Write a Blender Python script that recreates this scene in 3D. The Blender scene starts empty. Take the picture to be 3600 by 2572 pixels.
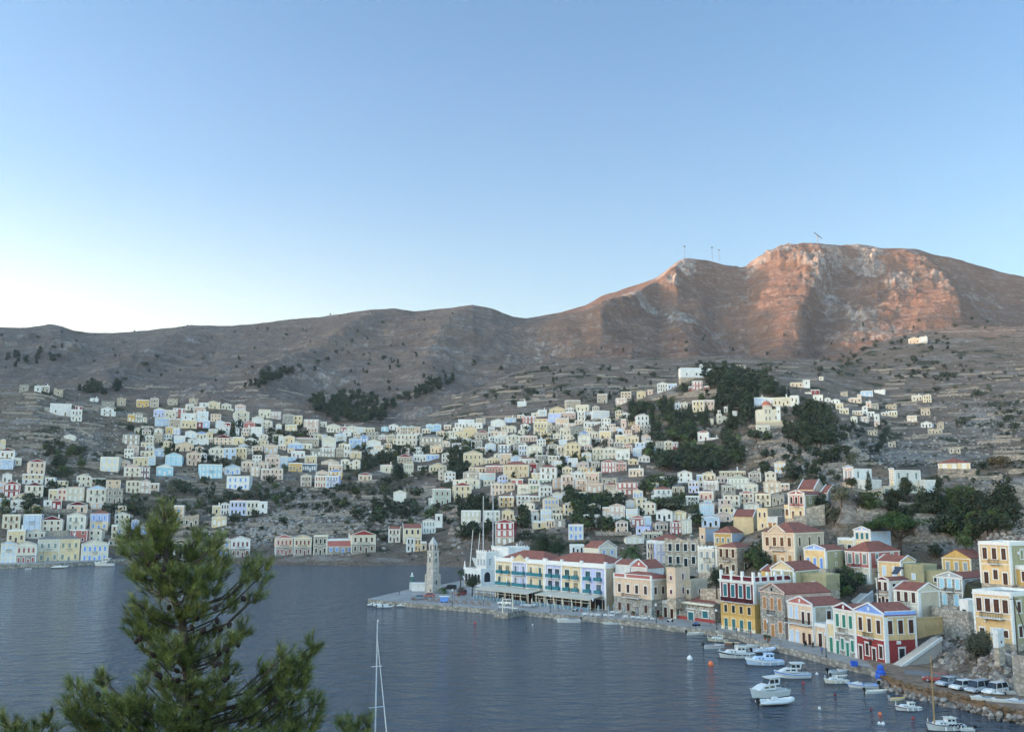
import bpy, bmesh, math, random
import numpy as np
random.seed(7)
rng = np.random.default_rng(7)
sc = bpy.context.scene
COL = sc.collection
F = 3300.0; YH = 1760.0; HC = 32.5
PIT = math.atan((YH-1286)/F); CP, SP = math.cos(PIT), math.sin(PIT)

def uv(px, py):
    a = (px-1800)/F; b = (1286-py)/F
    dy = CP-b*SP
    return a/dy, (SP+b*CP)/dy
def at(px, py, Y):
    u, v = uv(px, py); return (u*Y, Y, HC+v*Y)
def on_z(px, py, z):
    u, v = uv(px, py); Y = (z-HC)/v; return (u*Y, Y, z)
def proj(x, y, z):
    dx, dy, dz = x, y, z-HC
    f = dy*CP+dz*SP; up = -dy*SP+dz*CP
    return 1800+F*dx/f, 1286-F*up/f

# ---------------------------------------------------------------- materials
MATS = {}
def mk(name):
    m = bpy.data.materials.new(name); m.use_nodes = True
    nt = m.node_tree; nt.nodes.clear()
    o = nt.nodes.new('ShaderNodeOutputMaterial'); b = nt.nodes.new('ShaderNodeBsdfPrincipled')
    nt.links.new(b.outputs[0], o.inputs[0])
    return m, nt, b
def nd(nt, t, **kw):
    n = nt.nodes.new('ShaderNode'+t)
    for k, v in kw.items():
        if k in n.inputs.keys(): n.inputs[k].default_value = v
        else: setattr(n, k, v)
    return n
def ramp(nt, fac, stops):
    r = nt.nodes.new('ShaderNodeValToRGB')
    el = r.color_ramp.elements
    while len(el) > 1: el.remove(el[-1])
    el[0].position, c = stops[0][0], stops[0][1]
    el[0].color = (*c, 1) if not isinstance(c, float) else (c, c, c, 1)
    for p, c in stops[1:]:
        e = el.new(p); e.color = (*c, 1) if not isinstance(c, float) else (c, c, c, 1)
    nt.links.new(fac, r.inputs[0]); return r.outputs[0]
def mixc(nt, fac, a, b, mode='MIX'):
    m = nt.nodes.new('ShaderNodeMix'); m.data_type = 'RGBA'; m.blend_type = mode
    for s, v in ((m.inputs[0], fac), (m.inputs[6], a), (m.inputs[7], b)):
        if isinstance(v, (int, float)): s.default_value = v
        elif isinstance(v, tuple): s.default_value = (*v, 1)
        else: nt.links.new(v, s)
    return m.outputs[2]
def noise(nt, vec, scale, detail=3.0, rough=.55, stretch=None):
    if stretch:
        mp = nt.nodes.new('ShaderNodeMapping'); mp.inputs['Scale'].default_value = stretch
        nt.links.new(vec, mp.inputs[0]); vec = mp.outputs[0]
    n = nt.nodes.new('ShaderNodeTexNoise'); n.inputs['Scale'].default_value = scale
    n.inputs['Detail'].default_value = detail; n.inputs['Roughness'].default_value = rough
    nt.links.new(vec, n.inputs['Vector']); return n.outputs['Fac']
def bump(nt, b, h, strength, dist=.1):
    k = nt.nodes.new('ShaderNodeBump'); k.inputs['Strength'].default_value = strength
    k.inputs['Distance'].default_value = dist
    nt.links.new(h, k.inputs['Height']); nt.links.new(k.outputs[0], b.inputs['Normal']); return k
def wpos(nt): return nt.nodes.new('ShaderNodeNewGeometry').outputs['Position']

def plain(name, col, rough=.6, metal=0.0, var=.12, scale=3.0, spec=.3):
    if name in MATS: return MATS[name]
    m, nt, b = mk(name)
    n = noise(nt, wpos(nt), scale)
    lo = tuple(c*(1-var*1.6) for c in col); hi = tuple(min(1, c*(1+var)) for c in col)
    nt.links.new(ramp(nt, n, [(.25, lo), (.75, hi)]), b.inputs['Base Color'])
    b.inputs['Roughness'].default_value = rough; b.inputs['Metallic'].default_value = metal
    b.inputs['Specular IOR Level'].default_value = spec
    MATS[name] = m; return m
def plaster(name, col):
    if name in MATS: return MATS[name]
    m, nt, b = mk(name)
    p = wpos(nt)
    n1 = noise(nt, p, .35, 4); n2 = noise(nt, p, 1.6, 5, .6, (1.6, 1.6, .45)); n3 = noise(nt, p, 9., 2)
    c = ramp(nt, n1, [(.3, tuple(x*.86 for x in col)), (.7, tuple(min(1, x*1.05) for x in col))])
    dirt = tuple(x*.5+.02 for x in (col[0]*.8, col[1]*.85, col[2]*.9))
    c = mixc(nt, ramp(nt, n2, [(.48, 0.0), (.74, .62)]), c, dirt)
    oi = nt.nodes.new('ShaderNodeObjectInfo')
    hs = nt.nodes.new('ShaderNodeHueSaturation')
    mr = nd(nt, 'MapRange'); mr.inputs[3].default_value = .88; mr.inputs[4].default_value = 1.06
    nt.links.new(oi.outputs['Random'], mr.inputs[0]); nt.links.new(mr.outputs[0], hs.inputs['Value'])
    nt.links.new(c, hs.inputs['Color'])
    nt.links.new(hs.outputs[0], b.inputs['Base Color'])
    b.inputs['Roughness'].default_value = .92; b.inputs['Specular IOR Level'].default_value = .15
    bump(nt, b, n3, .25, .03)
    MATS[name] = m; return m
def stone(name, col, dark, scale=1.6):
    if name in MATS: return MATS[name]
    m, nt, b = mk(name)
    p = wpos(nt)
    v = nt.nodes.new('ShaderNodeTexVoronoi'); v.inputs['Scale'].default_value = scale
    mp = nt.nodes.new('ShaderNodeMapping'); mp.inputs['Scale'].default_value = (1, 1, 1.6)
    nt.links.new(p, mp.inputs[0]); nt.links.new(mp.outputs[0], v.inputs['Vector'])
    sep = nt.nodes.new('ShaderNodeSeparateColor'); nt.links.new(v.outputs['Color'], sep.inputs[0])
    c = ramp(nt, sep.outputs[0], [(.0, tuple(x*.7 for x in col)), (1., tuple(min(1, x*1.2) for x in col))])
    c = mixc(nt, ramp(nt, v.outputs['Distance'], [(.35, 0.0), (.7, .8)]), c, dark)
    c = mixc(nt, ramp(nt, noise(nt, p, .4, 5), [(.45, 0.0), (.75, .6)]), c, dark)
    nt.links.new(c, b.inputs['Base Color']); b.inputs['Roughness'].default_value = .95
    bump(nt, b, v.outputs['Distance'], .5, .12)
    MATS[name] = m; return m
def tiles(name, col):
    if name in MATS: return MATS[name]
    m, nt, b = mk(name)
    tc = nt.nodes.new('ShaderNodeTexCoord'); ob = tc.outputs['Object']
    w = nt.nodes.new('ShaderNodeTexWave'); w.inputs['Scale'].default_value = .9; w.inputs['Distortion'].default_value = .6
    w.bands_direction = 'X'; nt.links.new(ob, w.inputs['Vector'])
    w2 = nt.nodes.new('ShaderNodeTexWave'); w2.inputs['Scale'].default_value = .7; w2.bands_direction = 'Z'
    w2.inputs['Distortion'].default_value = .6; nt.links.new(ob, w2.inputs['Vector'])
    n = noise(nt, wpos(nt), 1.1, 5, .65); n2 = noise(nt, wpos(nt), 6.)
    c = ramp(nt, n, [(.3, tuple(x*.6 for x in col)), (.55, col), (.8, tuple(min(1, x*1.35) for x in col))])
    c = mixc(nt, ramp(nt, n2, [(.5, 0.0), (.8, .45)]), c, (.10, .075, .06))
    c = mixc(nt, .25, c, ramp(nt, w.outputs['Fac'], [(0., .25), (1., 1.)]), 'MULTIPLY')
    nt.links.new(c, b.inputs['Base Color']); b.inputs['Roughness'].default_value = .85
    bump(nt, b, w.outputs['Fac'], .5, .06)
    MATS[name] = m; return m

PAL = {'w': ('white', (.70, .69, .66)), 'c': ('cream', (.67, .61, .49)), 'y': ('pale yellow', (.69, .55, .34)),
 'o': ('ochre', (.60, .38, .13)), 'p': ('pale pink', (.63, .45, .37)), 'P': ('rose red', (.45, .16, .14)),
 'r': ('red', (.30, .05, .05)), 'm': ('maroon', (.14, .02, .03)), 'b': ('pale blue', (.46, .57, .72)),
 'B': ('bright blue', (.15, .29, .66)), 's': ('grey stone', (.34, .32, .29)), 't': ('tan', (.47, .39, .30)),
 'l': ('lavender', (.48, .52, .76)), 'a': ('aqua', (.36, .60, .72)), 'e': ('peach', (.69, .51, .37)),
 'g': ('sage grey', (.42, .45, .38)), 'i': ('slate blue', (.13, .17, .23)), 'n': ('green', (.03, .19, .13)),
 'k': ('dark', (.016, .015, .017)), 'd': ('brown', (.07, .03, .022)), 'u': ('wooden', (.34, .17, .06)),
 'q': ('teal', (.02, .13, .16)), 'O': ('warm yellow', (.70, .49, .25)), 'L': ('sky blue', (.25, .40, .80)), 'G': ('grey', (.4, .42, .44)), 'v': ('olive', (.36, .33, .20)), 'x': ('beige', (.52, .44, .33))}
def wallm(c):
    if c == 's': return stone('grey_stone_wall', (.40, .38, .34), (.16, .15, .13))
    if c == 't': return stone('tan_stone_wall', (.50, .42, .33), (.25, .20, .15), 1.1)
    return plaster(PAL[c][0].replace(' ', '_')+'_plaster', PAL[c][1])
def paint(c):
    if c == 'g': return plain('grey_green_paint', (.17, .21, .19), .5)
    if c == 'G': return plain('grey_blue_paint', (.27, .30, .32), .5)
    if c in 'kd':
        return plain(PAL[c][0]+'_opening', PAL[c][1], .25, spec=.5)
    return plain(PAL[c][0].replace(' ', '_')+'_paint', PAL[c][1], .5)
def roofm(c):
    return {'r': lambda: tiles('red_roof_tiles', (.27, .085, .055)), 't': lambda: tiles('brown_roof_tiles', (.20, .12, .085)),
            's': lambda: tiles('grey_roof_tiles', (.20, .17, .15)), 'k': lambda: tiles('dark_roof_tiles', (.07, .045, .04))}[c]()
WHITE = lambda: paint('w')
GLASS = lambda: plain('window_glass', (.025, .03, .035), .08, spec=.6)
METAL = lambda: plain('dark_iron', (.03, .03, .032), .5, .6)
CONC = lambda: plain('concrete', (.38, .36, .33), .9, var=.22, scale=.5)

# ---------------------------------------------------------------- mesh builder
class MB:
    def __init__(s): s.v = []; s.f = []; s.m = []
    def add(s, vs, fs, mi=0):
        o = len(s.v); s.v += [tuple(p) for p in vs]
        for f in fs: s.f.append([i+o for i in f]); s.m.append(mi)
        return s
    def box(s, x0, x1, y0, y1, z0, z1, mi=0):
        return s.add([(x0,y0,z0),(x1,y0,z0),(x1,y1,z0),(x0,y1,z0),(x0,y0,z1),(x1,y0,z1),(x1,y1,z1),(x0,y1,z1)],
              [(0,3,2,1),(4,5,6,7),(0,1,5,4),(1,2,6,5),(2,3,7,6),(3,0,4,7)], mi)
    def prism(s, poly, axis, a, b, mi=0):
        # poly of 2D points extruded along axis from a to b ('y': poly is x,z ; 'z': poly is x,y ; 'x': poly is y,z)
        P = {'y': lambda p, t: (p[0], t, p[1]), 'z': lambda p, t: (p[0], p[1], t), 'x': lambda p, t: (t, p[0], p[1])}[axis]
        n = len(poly)
        vs = [P(p, a) for p in poly]+[P(p, b) for p in poly]
        fs = [tuple(range(n))[::-1], tuple(range(n, 2*n))]+[(i, (i+1) % n, n+(i+1) % n, n+i) for i in range(n)]
        return s.add(vs, fs, mi)
    def tube(s, pts, r, n=6, mi=0, cap=True):
        pts = [np.array(p, float) for p in pts]
        rs = r if isinstance(r, (list, tuple)) else [r]*len(pts)
        vs = []; fs = []
        for i, p in enumerate(pts):
            t = pts[min(i+1, len(pts)-1)]-pts[max(i-1, 0)]; t = t/(np.linalg.norm(t)+1e-9)
            a = np.cross(t, (0, 0, 1.)) if abs(t[2]) < .95 else np.cross(t, (1., 0, 0))
            a /= np.linalg.norm(a); b = np.cross(t, a)
            for k in range(n):
                q = 2*math.pi*k/n; vs.append(p+rs[i]*(a*math.cos(q)+b*math.sin(q)))
        for i in range(len(pts)-1):
            for k in range(n):
                fs.append((i*n+k, i*n+(k+1) % n, (i+1)*n+(k+1) % n, (i+1)*n+k))
        if cap: fs += [tuple(range(n))[::-1], tuple(range((len(pts)-1)*n, len(pts)*n))]
        return s.add(vs, fs, mi)
    def lathe(s, prof, n=12, c=(0, 0, 0), mi=0):
        vs = []; fs = []
        for r, z in prof:
            for k in range(n):
                q = 2*math.pi*k/n; vs.append((c[0]+r*math.cos(q), c[1]+r*math.sin(q), c[2]+z))
        for i in range(len(prof)-1):
            for k in range(n):
                fs.append((i*n+k, i*n+(k+1) % n, (i+1)*n+(k+1) % n, (i+1)*n+k))
        fs += [tuple(range(n))[::-1], tuple(range((len(prof)-1)*n, len(prof)*n))]
        return s.add(vs, fs, mi)
    def mesh(s, name, mats, smooth=False):
        me = bpy.data.meshes.new(name); me.from_pydata(s.v, [], s.f)
        for m in (mats if isinstance(mats, (list, tuple)) else [mats]): me.materials.append(m)
        if any(s.m): me.polygons.foreach_set('material_index', s.m)
        if smooth: me.polygons.foreach_set('use_smooth', [True]*len(s.f))
        me.update(); return me
    def build(s, name, mats, parent=None, smooth=False, loc=None):
        return link(name, s.mesh(name, mats, smooth), parent, loc)
KIDS = {}
def link(name, me, parent=None, loc=None, rz=None):
    o = bpy.data.objects.new(name, me); COL.objects.link(o)
    if parent is not None: o.parent = parent; KIDS.setdefault(parent.name, []).append(o)
    if loc is not None: o.location = loc
    if rz is not None: o.rotation_euler = (0, 0, rz)
    return o
def empty(name, loc=(0, 0, 0), rz=0.0):
    o = bpy.data.objects.new(name, None); COL.objects.link(o); o.empty_display_size = .5
    o.location = loc; o.rotation_euler = (0, 0, rz); return o
def tag(o, label=None, cat=None, group=None, kind=None):
    if label: o['label'] = label
    if cat: o['category'] = cat
    if group: o['group'] = group
    if kind: o['kind'] = kind
    return o
def copy_tree(o, parent=None):
    c = o.copy(); COL.objects.link(c)
    if parent is not None: c.parent = parent; KIDS.setdefault(parent.name, []).append(c)
    for ch in list(KIDS.get(o.name, [])): copy_tree(ch, c)
    return c
# ---------------------------------------------------------------- terrain
def _hash(ix, iy, seed):
    h = (ix.astype(np.int64)*374761393+iy.astype(np.int64)*668265263+seed*974634777) & 0x7fffffff
    h = ((h ^ (h >> 13))*1274126177) & 0x7fffffff
    return (h ^ (h >> 16)) & 0x7fffffff
def gnoise(x, y, seed=0):
    ix = np.floor(x); iy = np.floor(y); fx = x-ix; fy = y-iy
    sx = fx*fx*fx*(fx*(fx*6-15)+10); sy = fy*fy*fy*(fy*(fy*6-15)+10)
    def g(i, j, dx, dy):
        a = (_hash(ix+i, iy+j, seed) % 4096)/4096*2*np.pi
        return np.cos(a)*dx+np.sin(a)*dy
    a = g(0, 0, fx, fy); b = g(1, 0, fx-1, fy); c = g(0, 1, fx, fy-1); d = g(1, 1, fx-1, fy-1)
    return ((a*(1-sx)+b*sx)*(1-sy)+(c*(1-sx)+d*sx)*sy)*1.5
def fbm(x, y, o=4, seed=0, ridged=False):
    s = 0; a = .5; t = 0
    for k in range(o):
        n = gnoise(x*2**k+17.3*k, y*2**k-9.1*k, seed+k)
        if ridged: n = 1-2*np.abs(n)
        s = s+a*n; t += a; a *= .5
    return s/t

# town hill: columns of (image row, distance); an entry ('z', height, distance) gives the height itself
def zc(py, Y): return HC+uv(1800, py)[1]*Y
TB = {-900: [(2020,445),(1900,470),(1800,520),(1680,590),(1550,690),(1400,830)],
 0: [('z',1.1,462),(1880,478),(1760,530),(1620,600),(1500,690),(1354,810)],
 130: [('z',1.1,464),(1880,480),(1760,532),(1620,605),(1490,700),(1345,815)],
 300: [('z',1.1,468),(1880,486),(1760,540),(1630,625),(1500,730),(1396,840)],
 500: [('z',1.1,484),(1880,500),(1760,553),(1640,640),(1510,760),(1405,850)],
 760: [('z',1.1,523),(1880,540),(1760,586),(1650,655),(1540,760),(1412,860)],
 960: [('z',1.1,542),(1880,556),(1760,600),(1650,670),(1550,770),(1462,870)],
 1200: [('z',1.1,566),(1880,578),(1760,620),(1650,690),(1570,780),(1490,880)],
 1500: [('z',1.1,600),(1880,612),(1760,645),(1650,710),(1565,790),(1490,880)],
 1800: [('z',1.1,600),(1880,618),(1760,650),(1650,715),(1555,800),(1470,880)],
 1900: [('z',1.1,560),(1900,580),(1760,640),(1650,700),(1545,790),(1450,875)],
 1990: [('z',1.1,400),(1900,500),(1770,620),(1650,690),(1540,780),(1440,870)],
 2150: [('z',1.1,345),(1910,445),(1780,575),(1650,650),(1525,745),(1420,850)],
 2350: [('z',1.1,335),(1920,420),(1790,550),(1650,630),(1500,710),(1360,820)],
 2440: [('z',1.1,335),(1920,415),(1790,545),(1650,620),(1480,710),(1318,825)],
 2560: [('z',1.1,335),(1920,405),(1790,530),(1650,605),(1480,690),(1330,790)],
 2680: [('z',1.1,335),(1910,405),(1790,510),(1650,585),(1500,655),(1385,735)],
 2790: [('z',1.1,335),(1900,405),(1790,495),(1650,560),(1530,625),(1425,685)],
 2920: [('z',1.1,335),(1890,405),(1790,480),(1670,540),(1570,590),(1468,640)],
 3040: [('z',1.1,335),(1890,400),(1800,470),(1720,510),(1660,540),(1602,575)],
 3130: [('z',1.1,335),(1890,400),(1800,460),(1740,490),(1690,515),(1645,540)],
 3400: [('z',1.1,335),(1900,400),(1850,440),(1820,460),(1800,480),(1770,500)],
 4600: [('z',1.1,335),(1900,400),(1850,440),(1820,460),(1800,480),(1770,500)]}
FQ = [(-700,2020),(-300,2005),(0,1998),(200,1992),(451,1979),(640,1972),(811,1966),(1096,1957),(1300,1949),(1492,1942),(1670,1946),(1780,1946)]
QF = 2.0
for px in list(TB):
    if px <= 1800:
        py = np.interp(px, [a for a, b in FQ], [b for a, b in FQ]); Yf = on_z(px, py, 0)[1]
        c_ = TB[px]; c_[0] = ('z', QF-.15, Yf+13); c_[1] = (1890 if px > -500 else 1900, Yf+34)
        for k in (2, 3, 4, 5): c_[k] = (c_[k][0], max(c_[k][1]+22-5*(k-2), c_[k-1][1]+25))
TG = {1000: [(1640,880),(1610,930),(1580,1000),(1560,1050)], 1250: [(1590,830),(1560,890),(1530,960),(1492,1030)],
 1450: [(1560,830),(1520,900),(1475,980),(1438,1080)], 1640: [(1560,790),(1480,885),(1420,980),(1370,1120)],
 1850: [(1530,790),(1445,885),(1360,1020),(1290,1180)], 2000: [(1510,790),(1425,885),(1330,1020),(1257,1200)],
 2300: [(1480,800),(1400,900),(1320,1030),(1250,1220)], 2600: [(1480,800),(1400,900),(1320,1030),(1246,1220)],
 2900: [(1520,770),(1430,880),(1340,1020),(1256,1200)], 3300: [(1560,760),(1480,880),(1400,1020),(1330,1150)],
 4600: [(1600,760),(1550,880),(1500,1020),(1450,1150)]}
TF = {2500: [(1560,820),(1530,880),(1510,950),(1490,1050)], 2700: [(1510,840),(1470,900),(1445,980),(1412,1080)],
 2830: [(1510,800),(1440,920),(1390,1020),(1343,1130)], 2950: [(1570,730),(1480,860),(1390,1000),(1288,1190)],
 3100: [(1620,660),(1490,850),(1350,1050),(1190,1300)], 3200: [(1630,640),(1490,840),(1340,1050),(1158,1320)],
 3350: [(1640,630),(1480,840),(1320,1050),(1136,1330)], 3600: [(1640,620),(1450,840),(1290,1050),(1140,1300)],
 4600: [(1560,600),(1400,800),(1250,1000),(1100,1300)]}
SKY = [(-1500,1090,1650),(-900,1110,1650),(-400,1130,1650),(0,1143,1650),(95,1143,1650),(150,1139,1650),(175,1134,1650),(220,1139,1650),(260,1152,1650),
 (317,1163,1650),(412,1161,1650),(522,1151,1650),(665,1136,1650),(820,1137,1650),(982,1118,1680),(1140,1104,1680),(1315,1080,1680),
 (1390,1078,1680),(1457,1085,1680),(1584,1074,1680),(1663,1064,1680),(1734,1077,1680),(1805,1104,1700),(1853,1109,1720),(1964,1090,1760),
 (2059,1066,1800),(2122,1033,1820),(2217,1001,1840),(2312,971,1850),(2376,923,1850),(2407,906,1850),(2471,900,1860),(2550,908,1870),
 (2621,911,1900),(2677,879,1880),(2740,855,1880),(2819,844,1890),(2930,850,1900),(3009,850,1900),(3104,860,1900),(3231,873,1900),
 (3326,887,1900),(3421,911,1900),(3516,938,1900),(3600,957,1900),(3900,1040,1850),(4600,1150,1800)]
TA = {}
for px, py, Y in SKY:
    f0 = 1500; Y0 = 1000 if px < 2300 else 1150
    fr = [(0, 0), (.3, .27), (.62, .60), (.86, .87), (1, 1)] if px < 2380 else [(0, 0), (.3, .24), (.55, .52), (.80, .86), (1, 1)]
    TA[px] = [(f0+(py-f0)*a, Y0+(Y-Y0)*b) for a, b in fr]
TC = {2080: [('z',-9,420),('z',-9,430),('z',-9,440),('z',-9,450),('z',-9,460),('z',-9,470),('z',-9,480)],
 2200: [('z',.8,400),('z',.9,410),('z',.9,420),('z',.9,430),('z',.9,440),('z',.8,450),('z',.5,460)],
 2400: [('z',.9,285),('z',5,310),('z',9,350),('z',10,375),('z',9,400),('z',8,420),('z',8,430)],
 2520: [('z',.9,268),('z',6,276),('z',11,300),('z',15,325),('z',16,360),('z',14,380),('z',13,390)],
 2660: [('z',.9,240),('z',9.5,254),('z',13,262),('z',18,300),('z',22,324),('z',23,345),('z',22,355)],
 2790: [('z',.9,224),('z',10.5,234),('z',12.5,254),('z',20,280),('z',26,289),('z',27,305),('z',27,315)],
 2900: [('z',.9,212),('z',6.5,226),('z',11.5,244),('z',14.5,262),('z',27,288),('z',31,300),('z',31,312)],
 2960: [('z',.9,208),('z',6.2,224),('z',9,243),('z',12.5,258),('z',19,270),('z',36,284),('z',37.5,312)],
 3000: [('z',.9,204),('z',6.2,222),('z',8,242),('z',12,255),('z',17.6,268),('z',36,283),('z',38,312)],
 3070: [('z',.9,196),('z',6.2,216),('z',7,236),('z',11.5,250),('z',17.8,270),('z',35,282),('z',38,315)],
 3140: [('z',.9,188),('z',6,206),('z',6.6,234),('z',11.5,246),('z',18,270),('z',34,282),('z',38,320)],
 3220: [('z',.9,184),('z',6,203),('z',6.6,234),('z',12,248),('z',19,270),('z',34,283),('z',40,322)],
 3320: [('z',1.4,172),('z',5.6,200),('z',6.4,240),('z',13,246),('z',14.5,258),('z',34.5,290),('z',43,330)],
 3420: [('z',1.5,163),('z',5.6,174),('z',6.6,210),('z',12.8,222),('z',14.5,256),('z',35.5,290),('z',45,332)],
 3500: [('z',1.5,158),('z',5.7,168),('z',6.4,190),('z',13.4,206),('z',15.5,226),('z',35.5,290),('z',46,335)],
 3600: [('z',1.5,155),('z',5.7,167),('z',6.4,188),('z',13.4,204),('z',15.5,224),('z',36,290),('z',49,340)],
 4000: [('z',1.5,140),('z',8,160),('z',12,180),('z',16,200),('z',28,240),('z',40,290),('z',56,345)],
 4600: [('z',1.5,125),('z',8,150),('z',14,180),('z',18,200),('z',30,240),('z',44,290),('z',60,345)]}
def layer(cols, U, YY, drop, front):
    pxs = sorted(cols); n = len(cols[pxs[0]])
    us = []; A = []
    for px in pxs:
        ys = []; zs = []
        for e in cols[px]:
            if e[0] == 'z': ys.append(e[2]); zs.append(e[1])
            else: ys.append(e[1]); zs.append(zc(e[0], e[1]))
        pm = cols[px][-1][0]; us.append(uv(px, pm if pm != 'z' else 1800)[0]); A.append(list(zip(ys, zs)))
    us = np.array(us); A = np.array(A)
    Z = np.empty((len(U), len(YY)))
    IY = np.stack([np.interp(U, us, A[:, k, 0]) for k in range(n)], 1)
    IZ = np.stack([np.interp(U, us, A[:, k, 1]) for k in range(n)], 1)
    for i in range(len(U)):
        y = IY[i]; z = IZ[i]
        yy = np.concatenate([[0], y, [y[-1]+drop[0], y[-1]+drop[0]+600]])
        zz = np.concatenate([[z[0]-y[0]*front], z, [z[-1]-drop[1], z[-1]-drop[1]-250]])
        Z[i] = np.interp(YY, yy, zz)
    return Z
def smooth(Z, k):
    c = np.cumsum(np.pad(Z, ((0, 0), (k+1, k)), mode='edge'), 1)
    return (c[:, 2*k+1:]-c[:, :-2*k-1])/(2*k+1)
NU, NY = 1000, 900
U = np.concatenate([np.linspace(-1.3, -.63, 70)[:-1], np.linspace(-.63, .63, NU), np.linspace(.63, 1.1, 50)[1:]])
YY = np.geomspace(118, 2300, NY)
YY = np.concatenate([YY, np.geomspace(2330, 3400, 14)])
GX = U[:, None]*YY[None, :]; GY = np.broadcast_to(YY[None, :], GX.shape)
VV = None
zB = smooth(layer(TB, U, YY, (150, 55), .5), 4); zG = smooth(layer(TG, U, YY, (170, 60), .25), 6)
zF = smooth(layer(TF, U, YY, (170, 60), .25), 6); zA = smooth(layer(TA, U, YY, (250, 120), .3), 5)
zC = smooth(layer(TC, U, YY, (70, 22), .6), 2)
SKYV = np.interp(U, [uv(p[0], p[1])[0] for p in SKY], [uv(p[0], p[1])[1] for p in SKY])[:, None]
# spurs and gullies on the mountain, as crest lines in the view direction
def spur(Z, pts, amp, wl, wr):
    P = [uv(a, b) for a, b in pts]; vs = np.array([p[1] for p in P]); us = np.array([p[0] for p in P])
    o = np.argsort(vs); vs, us = vs[o], us[o]
    V = (Z-HC)/GY
    d = GX/GY-np.interp(V, vs, us)
    w = np.where(d < 0, wl/F, wr/F)
    t = np.clip((V-vs[0])/.02+1, 0, 1)*np.clip((vs[-1]-V)/.015+1, 0, 1)
    e = np.clip((SKYV-V)/.03, 0.0, 1)
    return Z+amp*np.exp(-np.abs(d/w)**1.4)*t*e
def PM(x, y): return (1900+x/1.337, 780+y/1.337)
for pts, a, l, r in [
    ([PM(690,170), PM(640,250), PM(600,330), PM(440,450), PM(280,560)], 40, 170, 50),
    ([PM(930,190), PM(830,300), PM(810,420), PM(870,600)], -34, 60, 110),
    ([PM(1310,150), PM(1350,280), PM(1270,390), PM(1230,470)], 26, 130, 40),
    ([PM(1400,230), PM(1310,380), PM(1280,500), PM(1290,600)], -26, 30, 120),
    ([PM(1770,140), PM(1720,230), PM(1880,330), PM(1940,420), PM(1980,520)], 44, 150, 60),
    ([PM(300,350), PM(230,430), PM(80,520)], 20, 80, 60)]:
    zA = spur(zA, pts, a, l, r)
for pts, a, l, r in [([(1390,1078),(1250,1180),(1050,1300),(900,1400)], 22, 130, 80), ([(700,1150),(560,1260),(380,1380)], 18, 100, 90),
                     ([(1663,1064),(1560,1200),(1480,1330)], 18, 120, 90)]:
    zA = spur(zA, pts, a, l, r)
V = (zA-HC)/GY
edge = np.clip((SKYV-V)/.03, 0.06, 1)
rg = fbm(GX/260, GY/260, 6, 3, True); rg2 = fbm(GX/90, GY/90, 5, 7, True)
zA = zA+(fbm(GX/420, GY/420, 4, 11)*24+rg*13+rg2*7)*edge+fbm(GX/36, GY/36, 4, 5)*3.2*np.clip(edge+.3, 0, 1)
craggy = np.clip(fbm(GX/130, GY/130, 3, 21)*2.2+.1, 0, 1)
VA = (zA-HC)/GY; PXA, PYA = proj(GX, GY, zA)
def bl(cx, cy, rx, ry): return np.exp(-((PXA-cx)/rx)**2-((PYA-cy)/ry)**2)
crag = np.clip(bl(2390,960,70,60)+bl(2790,890,200,40)+bl(2990,930,190,55)+bl(3180,985,110,80)+.9*bl(2950,1085,140,32)+.7*bl(2640,1045,110,28)+.7*bl(2370,1100,160,28)+.6*bl(2100,1020,60,40)+.5*bl(2210,1080,60,50)+.35*bl(300,1230,200,50)+.3*bl(150,1140,60,20), 0, 1)
crag = crag*np.clip(.55+fbm(GX/60, GY/60, 4, 23)*1.5, 0, 1.2)
tl = zA/27+fbm(GX/150, GY/150, 3, 35)*.9+GX*.0016; fr_ = tl-np.floor(tl); st_ = np.clip((fr_-.62)/.3, 0, 1); st_ = st_*st_*(3-2*st_)
zA = zA+(st_-fr_)*17*np.clip(edge, 0, 1)*np.clip(.30+crag*.9+craggy*.35, 0, 1)
zA = zA+(craggy*5.5+crag*26)*fbm(GX/24, GY/24, 5, 31, True)*np.clip(edge+.15, 0, 1)+crag*fbm(GX/9, GY/30, 4, 33)*8*np.clip(edge+.1, 0, 1)
for nm in 'GF':
    Zn = {'G': zG, 'F': zF}[nm]
    Zn = Zn+fbm(GX/160, GY/160, 4, 41)*5+fbm(GX/28, GY/28, 4, 43)*2.2
    if nm == 'G': zG = Zn
    else: zF = Zn
shore = np.clip((zB-1)/14, .0, 1)
zB = zB+(fbm(GX/70, GY/70, 4, 51)*3.0+fbm(GX/16, GY/16, 4, 53)*1.3)*shore
ccr = np.clip((zC-1)/6, .0, 1)
zC = zC+(fbm(GX/22, GY/22, 4, 61)*1.2+fbm(GX/5, GY/5, 3, 63)*.35)*ccr
# rock masks: cliffs of the town hill and of the hill below the yellow church
PXG, PYG = proj(GX, GY, np.maximum(np.maximum(zB, zC), np.maximum(zA, np.maximum(zG, zF))))
def blob(cx, cy, rx, ry): return np.exp(-((PXG-cx)/rx)**2-((PYG-cy)/ry)**2)
rockB = blob(1060, 1800, 110, 60)+blob(1270, 1830, 110, 50)+.8*blob(300, 1560, 190, 70)+blob(2820, 1600, 190, 90)+blob(2950, 1560, 130, 80)+.6*blob(960, 1850, 90, 40)+blob(1500, 1800, 60, 40)+.7*blob(2470, 1790, 40, 60)+.7*blob(850, 1870, 90, 25)
cr2 = fbm(GX/15, GY/15, 4, 71, True)
zB = zB+np.clip(rockB, 0, 1)*np.clip(cr2*5.5, -1.5, 5)
rockC = blob(3360, 2300, 60, 45)+blob(3520, 2310, 90, 40)+.8*blob(3500, 2400, 100, 30)+.6*blob(3540, 1870, 80, 40)
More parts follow.
